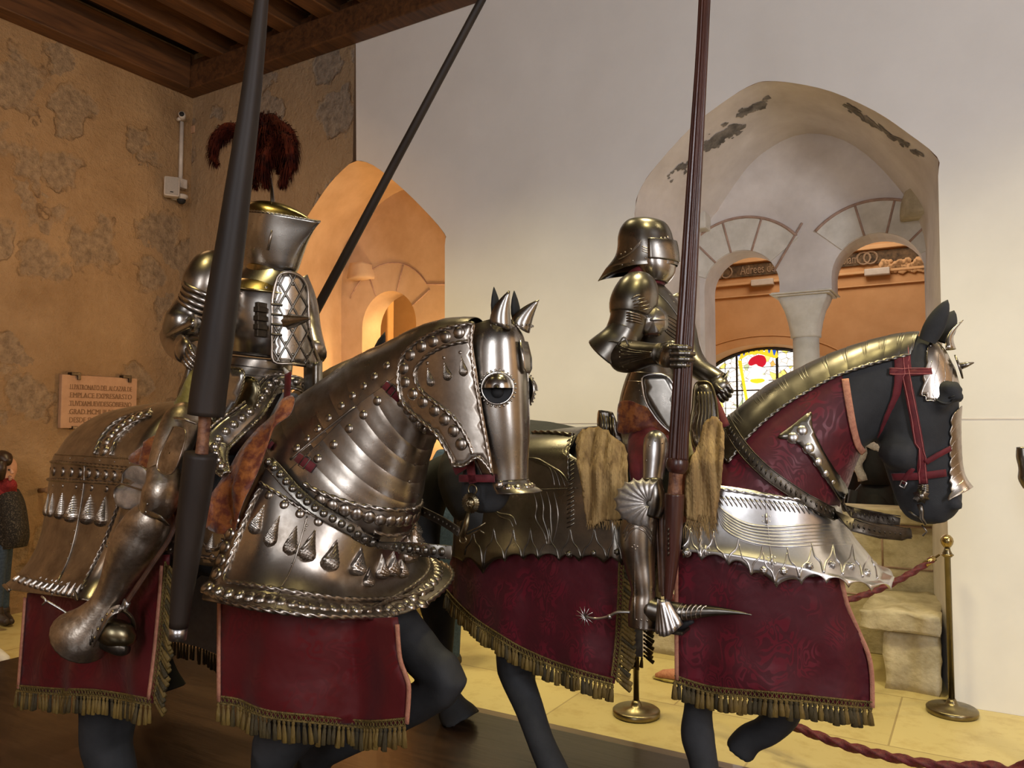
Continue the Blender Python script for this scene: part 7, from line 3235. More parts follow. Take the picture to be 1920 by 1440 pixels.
# shield
HSH = Fr(H1.wor((.13, 0, 0)), -34)
shf = lambda X, Z: -.10 + .75 * (X - HSH.P(545, 600, -.1).x) ** 2 * 4
sho = [(520, 521), (534, 511), (552, 513), (568, 524), (577, 545), (578, 580), (580, 610), (586, 645), (600, 688), (575, 686), (545, 682), (513, 678), (510, 640), (510, 600), (511, 560)]
sm_, so_ = panel(HSH, sho, shf, .025, 4)


def conv(m, fa_, fb_):
    m.v = [fb_.loc(fa_.wor(v)) for v in m.v]
    return m


sb = sm_.bvh()
g = M()
g.tube([p + V((0, -.002, 0)) for p in so_], .007, n=8, closed=True)
g2 = M()
lat = []
for k in range(-6, 7):
    lat.append([(540 + k * 27 - 60, 500), (540 + k * 27 + 50, 700)])
    lat.append([(540 + k * 27 + 50, 500), (540 + k * 27 - 60, 700)])
for a, b in lat:
    run = []
    for t in range(61):
        p, n = hit(HSH, sb, lerp(a[0], b[0], t / 60), lerp(a[1], b[1], t / 60))
        if p is not None:
            run.append(p + n * .003)
        elif len(run) > 3:
            break
        else:
            run = []
    if len(run) > 3:
        g2.tube(run, .0048, n=6)
rg = random.Random(4)
for iy in range(8):
    for ix in range(5):
        x = 522 + ix * 27 - (13 if iy % 2 else 0)
        y = 533 + iy * 22
        p, n = hit(HSH, sb, x, y)
        if p is not None:
            g2.dome(p, n, .008, .006, seg=9, rings=3)
sh_o = build('shield', conv(sm_, HSH, H1), MT['steel_pol'], k1, solid=.004)
build('shield_rim', conv(g, HSH, H1), MT['steel'], sh_o)
build('lattice', conv(g2, HSH, H1), MT['steel_dark'], sh_o)
g = M()
a, b = H1.P(541, 603, -.20), H1.P(581, 597, -.26)
pts = [a.lerp(b, t) for t in [k / 24 for k in range(25)]]
g.tube(pts, [.026 * (1 - t) ** .8 + .003 for t in [k / 24 for k in range(25)]], n=16, lobes=8, lamp_=.12, twist=.18)
build('fluted_spike', g, MT['steel'], sh_o)

# right leg
g = M()
pxtube(H1, [(352, 772, -.34, 50), (344, 788, -.37, 70), (334, 810, -.40, 72), (322, 842, -.43, 70), (310, 872, -.45, 62), (305, 890, -.46, 60)], g, n=20)
cu = build('cuisse', g, MT['pitted'], k1)
g = M()
cuq = g
cb_ = bpy.data.objects[cu.name].data
q = path3(H1, [(325, 800, -.47), (348, 808, -.47), (340, 850, -.50), (322, 888, -.51), (295, 880, -.51), (300, 850, -.50)], 4)
g.tube(q, .0035, n=5, closed=True)
c_ = sum(q, V()) / len(q) + V((0, -.012, 0))
g.grid([q + q[:1], [c_.lerp(p, .6) + V((0, -.002, 0)) for p in q + q[:1]], [c_.lerp(p, .05) for p in q + q[:1]]])
g.tube(path3(H1, [(318, 783, -.43), (345, 786, -.45), (370, 795, -.42)], 4), .006, n=6)
build('outer_plate', g, MT['pitted'], cu)
g = M()
pxtube(H1, [(306, 880, -.46, 58), (308, 905, -.47, 66), (304, 925, -.48, 72), (296, 948, -.48, 64), (286, 965, -.48, 58)], g, n=20)
po_ = build('poleyn', g, MT['pitted'], k1)
g = M()
for (cx_, cy_, r1_, r2_, a0_, a1_) in ((250, 905, 30, 30, 170, 380), (248, 930, 36, 30, -10, -190)):
    ring = [H1.P(cx_ + r1_ * math.cos(math.radians(lerp(a0_, a1_, k / 16))), cy_ - r2_ * math.sin(math.radians(lerp(a0_, a1_, k / 16))) * -1 if False else cy_ - r2_ * math.sin(math.radians(lerp(a0_, a1_, k / 16))), -.53) for k in range(17)]
    pass
wing = [(222, 905), (226, 885), (242, 874), (262, 876), (274, 890), (278, 908), (272, 922), (266, 940), (250, 952), (230, 954), (214, 945), (208, 928), (212, 914)]
wf = lambda X, Z: -.52
wm_, wo_ = panel(H1, wing, wf, .02, 4)
c0_, c1_ = H1.P(222, 906, -.52), H1.P(278, 922, -.52)
axx = (c1_ - c0_).normalized()
pe = V((-axx.z, 0, axx.x))
for i, v in enumerate(wm_.v):
    dd = (v - c0_).dot(pe)
    ll = max(0, (v - c0_).dot(axx)) / (c1_ - c0_).length
    wm_.v[i] = V((v.x, v.y + .05 * math.exp(-(dd / .012) ** 2) * max(0, 1 - ll) + .02 - abs(dd) * .15, v.z))
wg = build('knee_wing', wm_, MT['wing'], po_, solid=.003)
g = M()
g.tube([p + V((0, .012, 0)) for p in wo_], .004, n=6, closed=True)
g.rope(path3(H1, [(226, 906, -.51), (250, 914, -.53), (276, 922, -.54)], 3), .003)
build('wing_rim', g, MT['steel'], wg)
g = M()
pxtube(H1, [(292, 955, -.48, 58), (284, 972, -.48, 78), (270, 995, -.48, 88), (254, 1022, -.49, 88), (236, 1056, -.50, 74), (218, 1092, -.51, 58), (203, 1120, -.52, 52), (192, 1140, -.53, 58), (176, 1164, -.54, 78), (160, 1184, -.55, 102), (153, 1193, -.55, 112)], g, n=22, cap=False)
gre = build('greave', g, MT['pitted'], k1, solid=.003)
g = M()
for cdef in ([(262, 948, -.50, 30)],):
    pass
g.ribbon(path3(H1, [(258, 955, -.52), (280, 962, -.535), (302, 972, -.535), (316, 984, -.51)], 4), (0, -1, 0), .02, .003)
for a, b in ((273, 960), (276, 945), (262, 975), (205, 1018), (209, 1012), (200, 1024)):
    g.dome(H1.P(a, b, -.545), (0, -1, 0), .005, .004, seg=8, rings=3)
build('strap_lame', g, MT['steel_dark'], gre)
g = M()
for k in range(8):
    a = H1.P(146 + k * 4, 1186 - (k % 2) * 6, -.585)
    g.tube([a, a + V((.004, -.002, -.045))], [.001, .004], n=5)
build('ragged_fringe', g, MT['steel_dark'], gre)
g = M()
pxtube(H1, [(188, 1176, -.52, 34), (206, 1184, -.52, 50), (226, 1190, -.50, 50), (244, 1196, -.48, 36), (254, 1198, -.47, 14)], g, n=18, asp=1.0)
sab = build('sabaton', g, MT['brass_dark'], k1)
g = M()
pxtube(H1, [(182, 1200, -.53, 24), (205, 1208, -.52, 34), (228, 1216, -.50, 34), (240, 1218, -.49, 20)], g, n=14, asp=.8)
build('sole', g, MT['iron'], sab)
g = M()
g.tube(path3(H1, [(84, 1125, -.62), (120, 1146, -.58), (152, 1168, -.55)], 3), .0045, n=6)
g.tube(path3(H1, [(78, 1118, -.62), (86, 1126, -.62), (80, 1134, -.62)], 3), .004, n=6)
build('spur', g, MT['steel_bright'], gre)

# ------------------------------------------------------------------ knight on the right horse
k2 = thing('armoured_knight', 'mounted knight in a long-tailed sallet gripping a fluted red-brown lance, on the right horse', 'person', H2, (-.1, 0, 1.40),
           group='mounted mannequin knights')
# sallet: skull bowl running out into a tail behind
keys = []
sal = [  # back px, front px, y back, y front, width
    (1205, 1222, 407, 408, .012), (1180, 1246, 414, 416, .072), (1167, 1257, 428, 432, .100), (1161, 1262, 446, 450, .110), (1160, 1266, 466, 462, .113), (1154, 1270, 486, 478, .113), (1136, 1271, 508, 492, .108)]
sm_, sr_ = sections(H2, [(a, b, c, d, w, .12) for a, b, c, d, w in sal], 44)
sm_.cap(sr_[0])
# tail: the back of the last rows is drawn out
tail_tip = H2.P(1121, 527, 0)
rows = []
last = sr_[-1]
N_ = len(last)
for i in range(9):
    t = i / 8
    row = []
    for k in range(N_):
        th = 2 * PI * k / N_
        bk = max(0, -math.cos(th))
        p = last[k]
        tgt = V((tail_tip.x, p.y * .06, tail_tip.z))
        drop_ = V((0, 0, -.012 * t))
        row.append(p.lerp(tgt, t * bk ** 1.2) + drop_ * (1 - bk))
    rows.append(row)
sm_.grid(rows, True)
sal_o = build('sallet', sm_, MT['steel_dark'], k2, solid=-.003)
sbv = sm_.bvh()
g = M()
bosses(H2, g, sbv, [(1220, 456), (1227, 452), (1234, 449), (1240, 447), (1247, 446), (1253, 445)], .006)
bosses(H2, g, sbv, [(1183, 467), (1172, 473), (1164, 477), (1186, 489), (1211, 484), (1234, 482), (1255, 481), (1166, 497)], .0045)
for k in range(3):
    q = [p for p, n in hits(H2, sbv, cr([(1160 + k * 3, 487 - k), (1178 + k * 2, 478 - k * 2), (1192, 466 - k * 2), (1200 + k, 458 - k * 3)], 5), .0)]
    if len(q) > 2:
        g.tube(q, .003, n=5)
    q = [p for p, n in hits(H2, sbv, cr([(1204, 462 + k * 4), (1216, 466 + k * 4), (1240, 464 + k * 4), (1262, 466 + k * 4)], 5), .0)]
    if len(q) > 2:
        g.tube(q, .003, n=5)
build('fittings', g, MT['steel'], sal_o)
vz, vr_ = sections(H2, [(1180, 1268, 460, 452, .112, .3), (1178, 1270, 468, 460, .116, .3), (1176, 1272, 482, 474, .117, .3), (1174, 1273, 494, 491, .114, .3)], 44)
vm = M()
b = 0
keep = [f for f in vz.f if sum(vz.v[i].x for i in f) / 4 > H2.P(1212, 470, -.11).x]
vz.f = keep
vz.m = [0] * len(keep)
build('visor', vz, MT['steel_dark'], sal_o, solid=.004)
bv, br_ = sections(H2, [(1196, 1266, 486, 480, .100, .15), (1197, 1266, 500, 500, .098, .15), (1202, 1262, 514, 516, .085, .1), (1212, 1250, 526, 530, .066, .0)], 40)
bev = build('bevor', bv, MT['steel_pol'], k2, solid=-.003)
g = M()
pxtube(H2, [(1205, 505, 0, 60), (1212, 525, 0, 58), (1216, 540, 0, 66)], g, n=16)
build('neck_padding', g, MT['velvet'], k2)
tor, tr = sections(H2, [(1185, 1244, 530, 534, .085, .1), (1172, 1260, 546, 552, .150, .1), (1172, 1284, 575, 590, .175, .12), (1178, 1292, 610, 622, .17, .15), (1186, 1282, 650, 655, .145, .1), (1192, 1262, 684, 688, .115, .0)], 44)
bp2 = build('breastplate', tor, MT['steel_dark'], k2)
tb = tor.bvh()
g = M()
for k in range(6):
    q = [p for p, n in hits(H2, tb, cr([(1240 + k * 1.5, 585 + k * 7), (1258, 594 + k * 7), (1276, 606 + k * 7)], 4), .0)]
    if len(q) > 2:
        g.tube(q, .0045, n=5)
q = [p for p, n in hits(H2, tb, cr([(1222, 540), (1245, 560), (1262, 580), (1274, 600)], 5), .001)]
if len(q) > 2:
    g.tube(q, .003, n=5)
bosses(H2, g, tb, [(1256, 552), (1264, 566)], .006, both=False)
build('flutes', g, MT['steel_dark'], bp2)
# rondel guarding the armpit
c = H2.P(1223, 602, -.22)
ring = []
nrm = V((.45, -.9, .05)).normalized()
up = V((0, 0, 1))
sd = up.cross(nrm).normalized()
for k in range(32):
    th = 2 * PI * k / 32
    rr = .068 * (1 + .07 * abs(math.sin(4 * th)) ** .5 - .05)
    ring.append(c + (up * math.cos(th) + sd * math.sin(th)) * rr)
g = M()
g.grid([ring, [c + nrm * .012 + (p - c) * .72 for p in ring], [c + nrm * .022 + (p - c) * .35 for p in ring], [c + nrm * .028 + (p - c) * .04 for p in ring]], True)
g.cap([c + nrm * .028 + (p - c) * .04 for p in ring])
ron = build('armpit_rondel', g, MT['steel_pol'], k2, solid=.003)
g = M()
g.tube([c + nrm * .024 - sd * .012, c + nrm * .034, c + nrm * .03 + sd * .06], [.006, .008, .001], n=6)
g.dome(c + nrm * .026 - sd * .01, nrm, .006, .005)
build('rondel_ridge', g, MT['steel_bright'], ron)
fa, fr_ = sections(H2, [(1190, 1262, 684, 688, .118, .0), (1186, 1268, 700, 704, .128, .0), (1180, 1274, 716, 722, .14, .0), (1172, 1282, 740, 750, .155, .0), (1166, 1290, 762, 775, .165, .0)], 40)
fau = build('faulds', fa, MT['steel_dark'], k2, solid=.003)
fb_ = fa.bvh()
g = M()
for k in (4, 8):
    g.tube(fr_[k], .003, n=5, closed=True)
bosses(H2, g, fb_, [(1170, 756), (1180, 762), (1191, 764), (1194, 750), (1203, 742), (1199, 732), (1213, 716), (1218, 728), (1218, 744), (1214, 760), (1222, 775), (1233, 788), (1242, 796), (1198, 720)], .004, both=False)
build('rivets', g, MT['steel'], fau)
o, m_, out = sheet(H2, [(1208, 705), (1250, 705), (1268, 740), (1268, 812), (1252, 806), (1235, 790), (1222, 772), (1212, 755), (1206, 730)], lambda X, Z: -.30 - .02 * math.cos(X * 9), MT['steel_dark'], 'tasset', k2, .004)
g = M()
g.tube([p + V((0, -.003, 0)) for p in out], .004, n=5, closed=True)
build('tasset_edge', g, MT['steel_bright'], o)
o, m_, out = sheet(H2, ragged([(1163, 752), (1200, 758), (1235, 778), (1262, 800), (1262, 816), (1250, 815), (1225, 808), (1200, 808), (1180, 812), (1160, 812), (1158, 790)], 8, 1.2), lambda X, Z: -.29 - .02 * math.sin(X * 30), MT['brocade'], 'brocade_skirt', k2, .006, sp=.02, sm=0)
# body under: hips and far leg
g = M()
g.tube(path3(H2, [(1225, 690, 0), (1222, 740, 0), (1225, 800, 0)], 4), [.10, .11, .12, .13, .14, .15, .15, .14, .13], n=16)
g.tube(path3(H2, [(1225, 790, .1), (1230, 850, .28), (1235, 930, .36), (1225, 1040, .40), (1215, 1140, .42)], 4), [.10] * 6 + [.08] * 6 + [.06] * 5, n=12)
build('body', g, MT['iron'], k2)
g = M()
pxtube(H2, [(1224, 806, -.16, 80), (1216, 830, -.24, 78), (1210, 870, -.34, 66), (1212, 910, -.38, 54)], g, n=18)
build('red_hose', g, MT['velvet'], k2)
g = M()
g.tube(path3(H2, [(1182, 862, -.33), (1192, 852, -.36), (1206, 850, -.38)], 4), .006, n=6)
build('hose_band', g, MT['trim'], k2)
# right arm with gauntlet closed on the lance
g = M()
pxtube(H2, [(1208, 535, -.15, 60), (1196, 548, -.19, 84), (1186, 572, -.22, 88), (1182, 592, -.23, 78)], g, n=20)
pau = build('pauldron', g, MT['steel_dark'], k2)
g = M()
for k in range(4):
    g.tube(path3(H2, [(1166, 590 + k * 5, -.27), (1182, 586 + k * 5, -.33), (1204, 592 + k * 5, -.27)], 5), .004, n=6)
for k in range(5):
    g.tube(path3(H2, [(1205 + k * 4, 552 + k * 6, -.28), (1190 + k * 5, 556 + k * 6, -.315), (1175, 570 + k * 3, -.30)], 5), .0025, n=5)
build('lame_edges', g, MT['steel'], pau)
g = M()
pxtube(H2, [(1183, 590, -.23, 76), (1176, 610, -.24, 72), (1166, 630, -.25, 68), (1156, 648, -.25, 66)], g, n=20)
build('upper_arm_plate', g, MT['steel_dark'], k2)
g = M()
pxtube(H2, [(1174, 614, -.25, 62), (1163, 634, -.26, 68), (1151, 652, -.27, 80), (1139, 667, -.27, 88)], g, n=20, cap=False)
cou = build('couter', g, MT['steel_dark'], k2, solid=.003)
g = M()
g.tube(path3(H2, [(1114, 654, -.27), (1122, 646, -.33), (1150, 640, -.36), (1180, 650, -.33)], 5), .003, n=5)
g.tube(path3(H2, [(1158, 648, -.38), (1170, 632, -.37), (1178, 648, -.36)], 4), .004, n=5)
g.tube([H2.P(1143, 664, -.27), H2.P(1150, 672, -.27)], [.034, .030], n=16)
build('couter_flutes', g, MT['iron'], cou)
g = M()
pxtube(H2, [(1150, 668, -.28, 34), (1162, 668, -.29, 58), (1180, 668, -.31, 62), (1200, 666, -.34, 52), (1222, 664, -.37, 42), (1240, 664, -.40, 42)], g, n=22)
vb = build('gauntlet_cuff', g, MT['iron'], k2)
vbb = g.bvh()
g = M()
for k in range(6):
    q = [p for p, n in hits(H2, vbb, cr([(1164 - abs(k - 2.5), 648 + k * 8), (1185, 656 + k * 4.5), (1222, 661 + k * 1.5)], 5), .0)]
    if len(q) > 2:
        g.tube(q, .0025, n=5)
bosses(H2, g, vbb, [(1164, 650), (1161, 660), (1161, 670), (1163, 680), (1168, 688), (1176, 693), (1174, 645), (1184, 642)], .004, both=False)
build('cuff_flutes', g, MT['steel_dark'], vb)
LX = -.46
w_, kk = H2.P(1240, 663, -.43), H2.P(1262, 668, -.53)
gauntlet(H2, w_, kk, dict(nrm=(-.15, -1, .12), side=(.05, 0, -1), curl=(.0, .35, .55), dir=(1, -.06, -.05)), k2, MT['steel_dark'], 1.15,
         thumb=[(H2.P(1244, 650, -.42), .014), (H2.P(1258, 645, -.44), .013), (H2.P(1272, 648, -.43), .012), (H2.P(1284, 655, -.42), .008)])
# left arm holding the reins, fanned cuff of its gauntlet
g = M()
pxtube(H2, [(1252, 560, .18, 66), (1275, 610, .2, 56), (1290, 660, .16, 50), (1310, 690, .08, 42), (1335, 706, .02, 38), (1352, 715, .0, 34)], g, n=16)
build('left_arm', g, MT['steel_dark'], k2)
g = M()
rows = []
c = H2.P(1345, 722, 0)
for i in range(6):
    t = i / 5
    rr = lerp(.012, .062, t)
    rows.append([c + V((.25 * rr + rr * .55 * math.cos(th), rr * .8 * math.sin(th), rr * math.sin(th + 1.2) * (1 + .08 * math.cos(8 * th)))) for th in [2 * PI * k / 40 for k in range(40)]])
g.grid(rows, True)
build('fanned_cuff', g, MT['steel_dark'], k2, solid=.003)
w_, kk = H2.P(1340, 712, -.02), H2.P(1356, 732, -.04)
gauntlet(H2, w_, kk, dict(nrm=(.3, -1, .2), side=(.7, 0, .6), curl=(.5, .9, .9)), k2, MT['steel_dark'], .95,
         thumb=[(H2.P(1342, 722, -.05), .013), (H2.P(1350, 730, -.08), .011), (H2.P(1358, 736, -.08), .007)])
# right leg
g = M()
pxtube(H2, [(1231, 818, -.38, 30), (1230, 824, -.39, 44), (1229, 845, -.40, 47), (1226, 880, -.41, 42), (1222, 910, -.42, 36)], g, n=20)
cui = build('cuisse', g, MT['steel_bright'], k2)
g = M()
bosses(H2, g, bpy.data.objects and M().merge(g).bvh() if False else pxtube(H2, [(1231, 818, -.38, 30), (1230, 824, -.39, 44), (1229, 845, -.40, 47), (1226, 880, -.41, 42), (1222, 910, -.42, 36)], M(), n=20).bvh(),
       [(1218, 836), (1229, 827), (1242, 831), (1211, 863)], .004, both=False)
build('rivets', g, MT['steel'], cui)
g = M()
pxtube(H2, [(1222, 900, -.42, 40), (1223, 920, -.43, 48), (1222, 942, -.43, 54), (1216, 962, -.43, 50)], g, n=20)
pol = build('poleyn', g, MT['steel_dark'], k2)
g = M()
c = H2.P(1217, 944, -.50)
rows = []
NF = 11
for i in range(7):
    t = i / 6
    row = []
    for k in range(NF * 6 + 1):
        u = k / (NF * 6)
        th = math.radians(lerp(72, 262, u))
        R_ = (.092 + .055 * max(0, -math.cos(th)) ** 1.5) * (1 - .13 * abs(math.sin(PI * u * NF)) ** .7 * t ** 3)
        r = .012 + R_ * t
        zz = -.012 * abs(math.sin(PI * u * NF)) * t
        row.append(c + V((math.cos(th) * r * .95, zz - .03 * t * (1 - t) * 2 + .012 * t, math.sin(th) * r * .9)))
    rows.append(row)
g.grid(rows)
build('fan_shaped_knee_wing', g, MT['wing'], pol, solid=.003)
g = M()
pxtube(H2, [(1214, 955, -.43, 46), (1204, 968, -.43, 60), (1197, 992, -.43, 68), (1196, 1020, -.43, 68), (1200, 1055, -.43, 60), (1205, 1090, -.44, 50), (1207, 1112, -.44, 46), (1206, 1130, -.44, 52), (1205, 1155, -.44, 54), (1204, 1175, -.44, 52)], g, n=24)
gr2 = build('greave', g, MT['steel'], k2)
gb = g.bvh()
g = M()
for k in range(3):
    q = [p for p, n in hits(H2, gb, cr([(1168 + k * 2, 1000 + k * 7), (1178 + k, 984 + k * 8), (1194, 976 + k * 7), (1212, 984 + k * 8), (1224, 1004 + k * 9)], 5), .0)]
    if len(q) > 2:
        g.tube(q, .0035, n=5)
q = [p for p, n in hits(H2, gb, [(1190, 975 + k * 10) for k in range(20)], .0)]
if len(q) > 2:
    g.tube(q, .0018, n=4)
bosses(H2, g, gb, [(1185, 1026), (1189, 1022), (1195, 1025), (1191, 1030), (1193, 1162), (1202, 1162), (1214, 1164), (1222, 1158)], .004, both=False)
build('greave_ridges', g, MT['steel'], gr2)
g = M()
pxtube(H2, [(1215, 1140, -.44, 50), (1245, 1148, -.44, 44), (1268, 1148, -.44, 38), (1290, 1148, -.44, 30), (1315, 1146, -.44, 25), (1350, 1146, -.44, 16), (1385, 1149, -.44, 7), (1410, 1153, -.44, 2)], g, n=20)
sab2 = build('sabaton', g, MT['steel_dark'], k2)
sbb = g.bvh()
g = M()
for k in range(6):
    x = 1268 + k * 9
    q = [p for p, n in hits(H2, sbb, cr([(x + 12, 1131 + k), (x + 4, 1140), (x, 1152), (x + 2, 1162)], 4), .0)]
    if len(q) > 2:
        g.tube(q, .0035, n=5)
build('sabaton_lames', g, MT['steel'], sab2)
g = M()
pxtube(H2, [(1225, 1168, -.43, 18), (1262, 1176, -.43, 20), (1300, 1164, -.43, 8)], g, n=12)
build('sole', g, MT['black'], sab2)
g = M()
g.tube(path3(H2, [(1186, 1148, -.47), (1158, 1148, -.48), (1140, 1156, -.48), (1118, 1160, -.48), (1098, 1156, -.48)], 4), [.006] * 8 + [.005] * 9, n=7)
c = H2.P(1096, 1156, -.48)
for k in range(12):
    th = 2 * PI * k / 12
    g.tube([c, c + V((math.cos(th) * .040, 0, math.sin(th) * .040))], [.003, .0008], n=5)
g.tube(path3(H2, [(1142, 1152, -.48), (1144, 1160, -.48)], 1), .008, n=7)
build('rowel_spur', g, MT['steel_bright'], gr2)

# ------------------------------------------------------------------ lances


def lance(fr, name, label, pts, base, parts):
    t = thing(name, label, 'lance', fr, base)
    return t


l1 = thing('jousting_lance', 'thick dark tapering jousting lance standing in front of the knight on the left horse', 'lance', H1, H1.P(335, 1200, -.62))
g = M()
pxtube(H1, [(536, -420, -.62, 9), (516, -240, -.62, 14), (497, -60, -.62, 20), (484, 60, -.62, 30), (468, 200, -.62, 38), (450, 330, -.62, 46), (432, 460, -.62, 53), (417, 560, -.62, 59), (404, 650, -.62, 63), (392, 730, -.62, 66), (386, 779, -.62, 66)], g, n=32)
build('shaft', g, MT['shaft'], l1)
g = M()
pxtube(H1, [(385, 770, -.62, 24), (383, 800, -.62, 22), (380, 830, -.62, 22), (378, 852, -.62, 24)], g, n=20)
build('grip', g, MT['worn_red'], l1)
g = M()
pxtube(H1, [(377, 850, -.62, 60), (370, 900, -.62, 59), (360, 970, -.62, 54), (350, 1050, -.62, 47), (342, 1110, -.62, 41), (335, 1176, -.62, 34)], g, n=32)
build('butt', g, MT['shaft'], l1)
g = M()
pxtube(H1, [(335, 1174, -.62, 33), (333, 1199, -.62, 31)], g, n=28, sm=0)
build('ferrule', g, MT['steel_bright'], l1)

l2 = thing('jousting_lance', 'fluted red-brown lance gripped by the knight on the right horse', 'lance', H2, H2.P(1250, 1125, -.50))
g = M()
q = cr([(1342, -400, -.50, 15), (1333, -220, -.50, 18), (1324, -60, -.50, 20), (1316, 100, -.50, 21), (1307, 250, -.50, 24), (1298, 400, -.50, 27), (1290, 540, -.50, 30), (1283, 650, -.50, 32), (1278, 740, -.50, 33), (1273, 820, -.50, 34), (1271, 862, -.50, 36)], 6)
path = [H2.P(a, b, c) for a, b, c, d in q]
g.tube(path, [d / 2 * H2.mpp(p) for p, (a, b, c, d) in zip(path, q)], n=96, lobes=12, lamp_=.09)
build('fluted_shaft', g, MT['shaft_red'], l2)
g = M()
pxtube(H2, [(1271, 860, -.50, 38), (1270, 868, -.50, 42), (1269, 878, -.50, 40), (1268, 886, -.50, 30)], g, n=28)
build('collar', g, MT['shaft_red'], l2)
g = M()
pxtube(H2, [(1268, 884, -.50, 27), (1266, 905, -.50, 25), (1265, 928, -.50, 28)], g, n=24)
build('grip', g, MT['worn_red'], l2)
g = M()
pxtube(H2, [(1265, 926, -.50, 36), (1264, 945, -.50, 36), (1262, 1000, -.50, 34), (1258, 1060, -.50, 27), (1254, 1105, -.50, 19), (1252, 1124, -.50, 13)], g, n=28)
bt = build('butt', g, MT['shaft_red'], l2)
g = M()
for k in range(6):
    g.tube([H2.P(1254, 990 + k * 9, -.545), H2.P(1252, 997 + k * 9, -.545)], .003, n=5)
build('chain', g, MT['iron'], bt)

# thin lance of the group behind: stands on the dais, leaning to the right
L3 = Fr(H3.o, 29)
l3 = thing('jousting_lance', 'slender dark lance leaning up to the right behind the left knight', 'lance', L3, (-1.9, -.25, 0))
p1, p0 = L3.P(914, -20, -.45), L3.P(583, 600, -.45)
dd = (p0 - p1)
bt0 = p1 + dd * ((p1.z - .03) / (p1.z - p0.z))
OFF[l3.name] = bt0
l3.location = L3.wor(bt0)
g = M()
g.tube([bt0.lerp(p1, t) for t in (0, .2, .4, .6, .8, 1, 1.18)], [.026, .027, .026, .025, .022, .019, .012], n=20)
build('shaft', g, MT['shaft'], l3)
g = M()
a = bt0.lerp(p1, (L3.P(590, 600, -.45) - bt0).length / (p1 - bt0).length)
build('grip_ring', (lambda mm: (mm.tube([a, a + (p1 - bt0).normalized() * .03], .030, n=18), mm)[1])(M()), MT['iron'], l3)

# ------------------------------------------------------------------ visitors


def person(name, label, fr, base, parts):
    t = thing(name, label, 'person', fr, base)
    for nm, fn, mt in parts:
        m = M()
        fn(m)
        build(nm, m, mt, t)
    return t


cy_ = -1.95
ch = thing('person', 'young visitor in dark speckled coat and red scarf at the left edge', 'person', R, (R.PZ(8, 1172, .02).x, R.PZ(8, 1172, .02).y, 0))
YC = R.PZ(8, 1172, .02).y


def ct_(pts, **k):
    return pxtube(R, [(a, b, YC + y, w) for a, b, y, w in pts], M(), **k)


g = ct_([(0, 858, 0, 20), (1, 864, 0, 42), (3, 876, 0, 50), (6, 890, 0, 44), (9, 900, 0, 30), (8, 910, 0, 20)], n=22)
g.merge(ct_([(19, 879, -.03, 5), (22, 884, -.03, 7), (24, 888, -.03, 6)], n=8, sm=2))
g.merge(ct_([(17, 893, -.03, 6), (21, 896, -.03, 6), (18, 900, -.03, 6)], n=8, sm=2))
g.merge(ct_([(8, 902, 0, 22), (2, 925, 0, 26), (0, 940, 0, 36), (0, 1000, 0, 30)], n=14))
o = build('body', g, MT['skin'], ch)
remesh(o, .007, 2)
g = ct_([(-4, 853, 0, 30), (-4, 860, 0, 50), (-8, 876, 0, 52), (-12, 896, 0, 44), (-16, 918, .0, 26)], n=18)
g.merge(ct_([(2, 855, -.03, 24), (9, 861, -.03, 28), (15, 868, -.03, 14)], n=14))
g.merge(ct_([(2, 866, -.10, 18), (0, 880, -.11, 22), (-3, 895, -.10, 22)], n=12))
build('hair', g, MT['hair'], ch)
g = ct_([(16, 881, -.075, 3), (18, 881, -.075, 3)], n=8, sm=0)
build('eye', g, MT['black'], ch)
g = ct_([(-14, 908, 0, 40), (0, 915, 0, 52), (14, 912, -.01, 34), (22, 906, -.02, 16)], n=16)
g.merge(ct_([(-10, 925, 0, 50), (4, 930, -.01, 52), (16, 925, -.02, 30)], n=16))
build('scarf', g, MT['scarf'], ch)
g = ct_([(0, 922, 0, 60), (2, 945, 0, 76), (4, 980, 0, 84), (4, 1010, 0, 88), (4, 1028, 0, 80)], n=22)
g.merge(ct_([(16, 930, -.08, 34), (24, 965, -.09, 34), (28, 1000, -.10, 30), (25, 1022, -.10, 24)], n=14))
build('coat', g, MT['coat'], ch)
for s in (-1, 1):
    g = ct_([(2 + s * 4, 1020, s * .07, 34), (0 + s * 5, 1080, s * .07, 26), (-2 + s * 6, 1145, s * .07, 22)], n=14)
    build('trouser_leg', g, MT['jeans'], ch)
    g = ct_([(-2 + s * 6, 1140, s * .07, 24), (0 + s * 6, 1156, s * .07, 24), (10 + s * 5, 1163, s * .05, 18), (18 + s * 4, 1166, s * .04, 10)], n=14)
    build('boot', g, MT['boot'], ch)

q = R.PZ(0, 1243, .0)
sh_ = thing('sneaker', 'white sneaker on the floor at the left edge beside the dais corner', 'shoe', R, (q.x, q.y, 0))
g = M()
g.tube([(q.x - .18, q.y, .055), (q.x - .10, q.y, .06), (q.x + .0, q.y, .045), (q.x + .07, q.y, .035), (q.x + .095, q.y, .025)], [.035, .05, .042, .034, .016], n=16, asp=.8, up=(0, 0, 1))
build('upper', g, MT['whiteshoe'], sh_)
g = M()
g.tube([(q.x - .20, q.y, .014), (q.x - .1, q.y, .014), (q.x + .05, q.y, .014), (q.x + .10, q.y, .014)], [.03, .045, .043, .02], n=16, asp=.3, up=(0, 0, 1))
build('sole', g, MT['plastic'], sh_)
q = R.PZ(1258, 1272, .02)
sh_ = thing('sneaker', 'orange sneaker on the yellow floor behind the right horse front cloth', 'shoe', R, (q.x, q.y, 0))
g = M()
g.tube([(q.x - .10, q.y, .02), (q.x - .05, q.y, .04), (q.x + .05, q.y, .055), (q.x + .12, q.y, .06)], [.02, .035, .045, .04], n=16, asp=.8, up=(0, 0, 1))
build('upper', g, MT['trim'], sh_)
g = M()
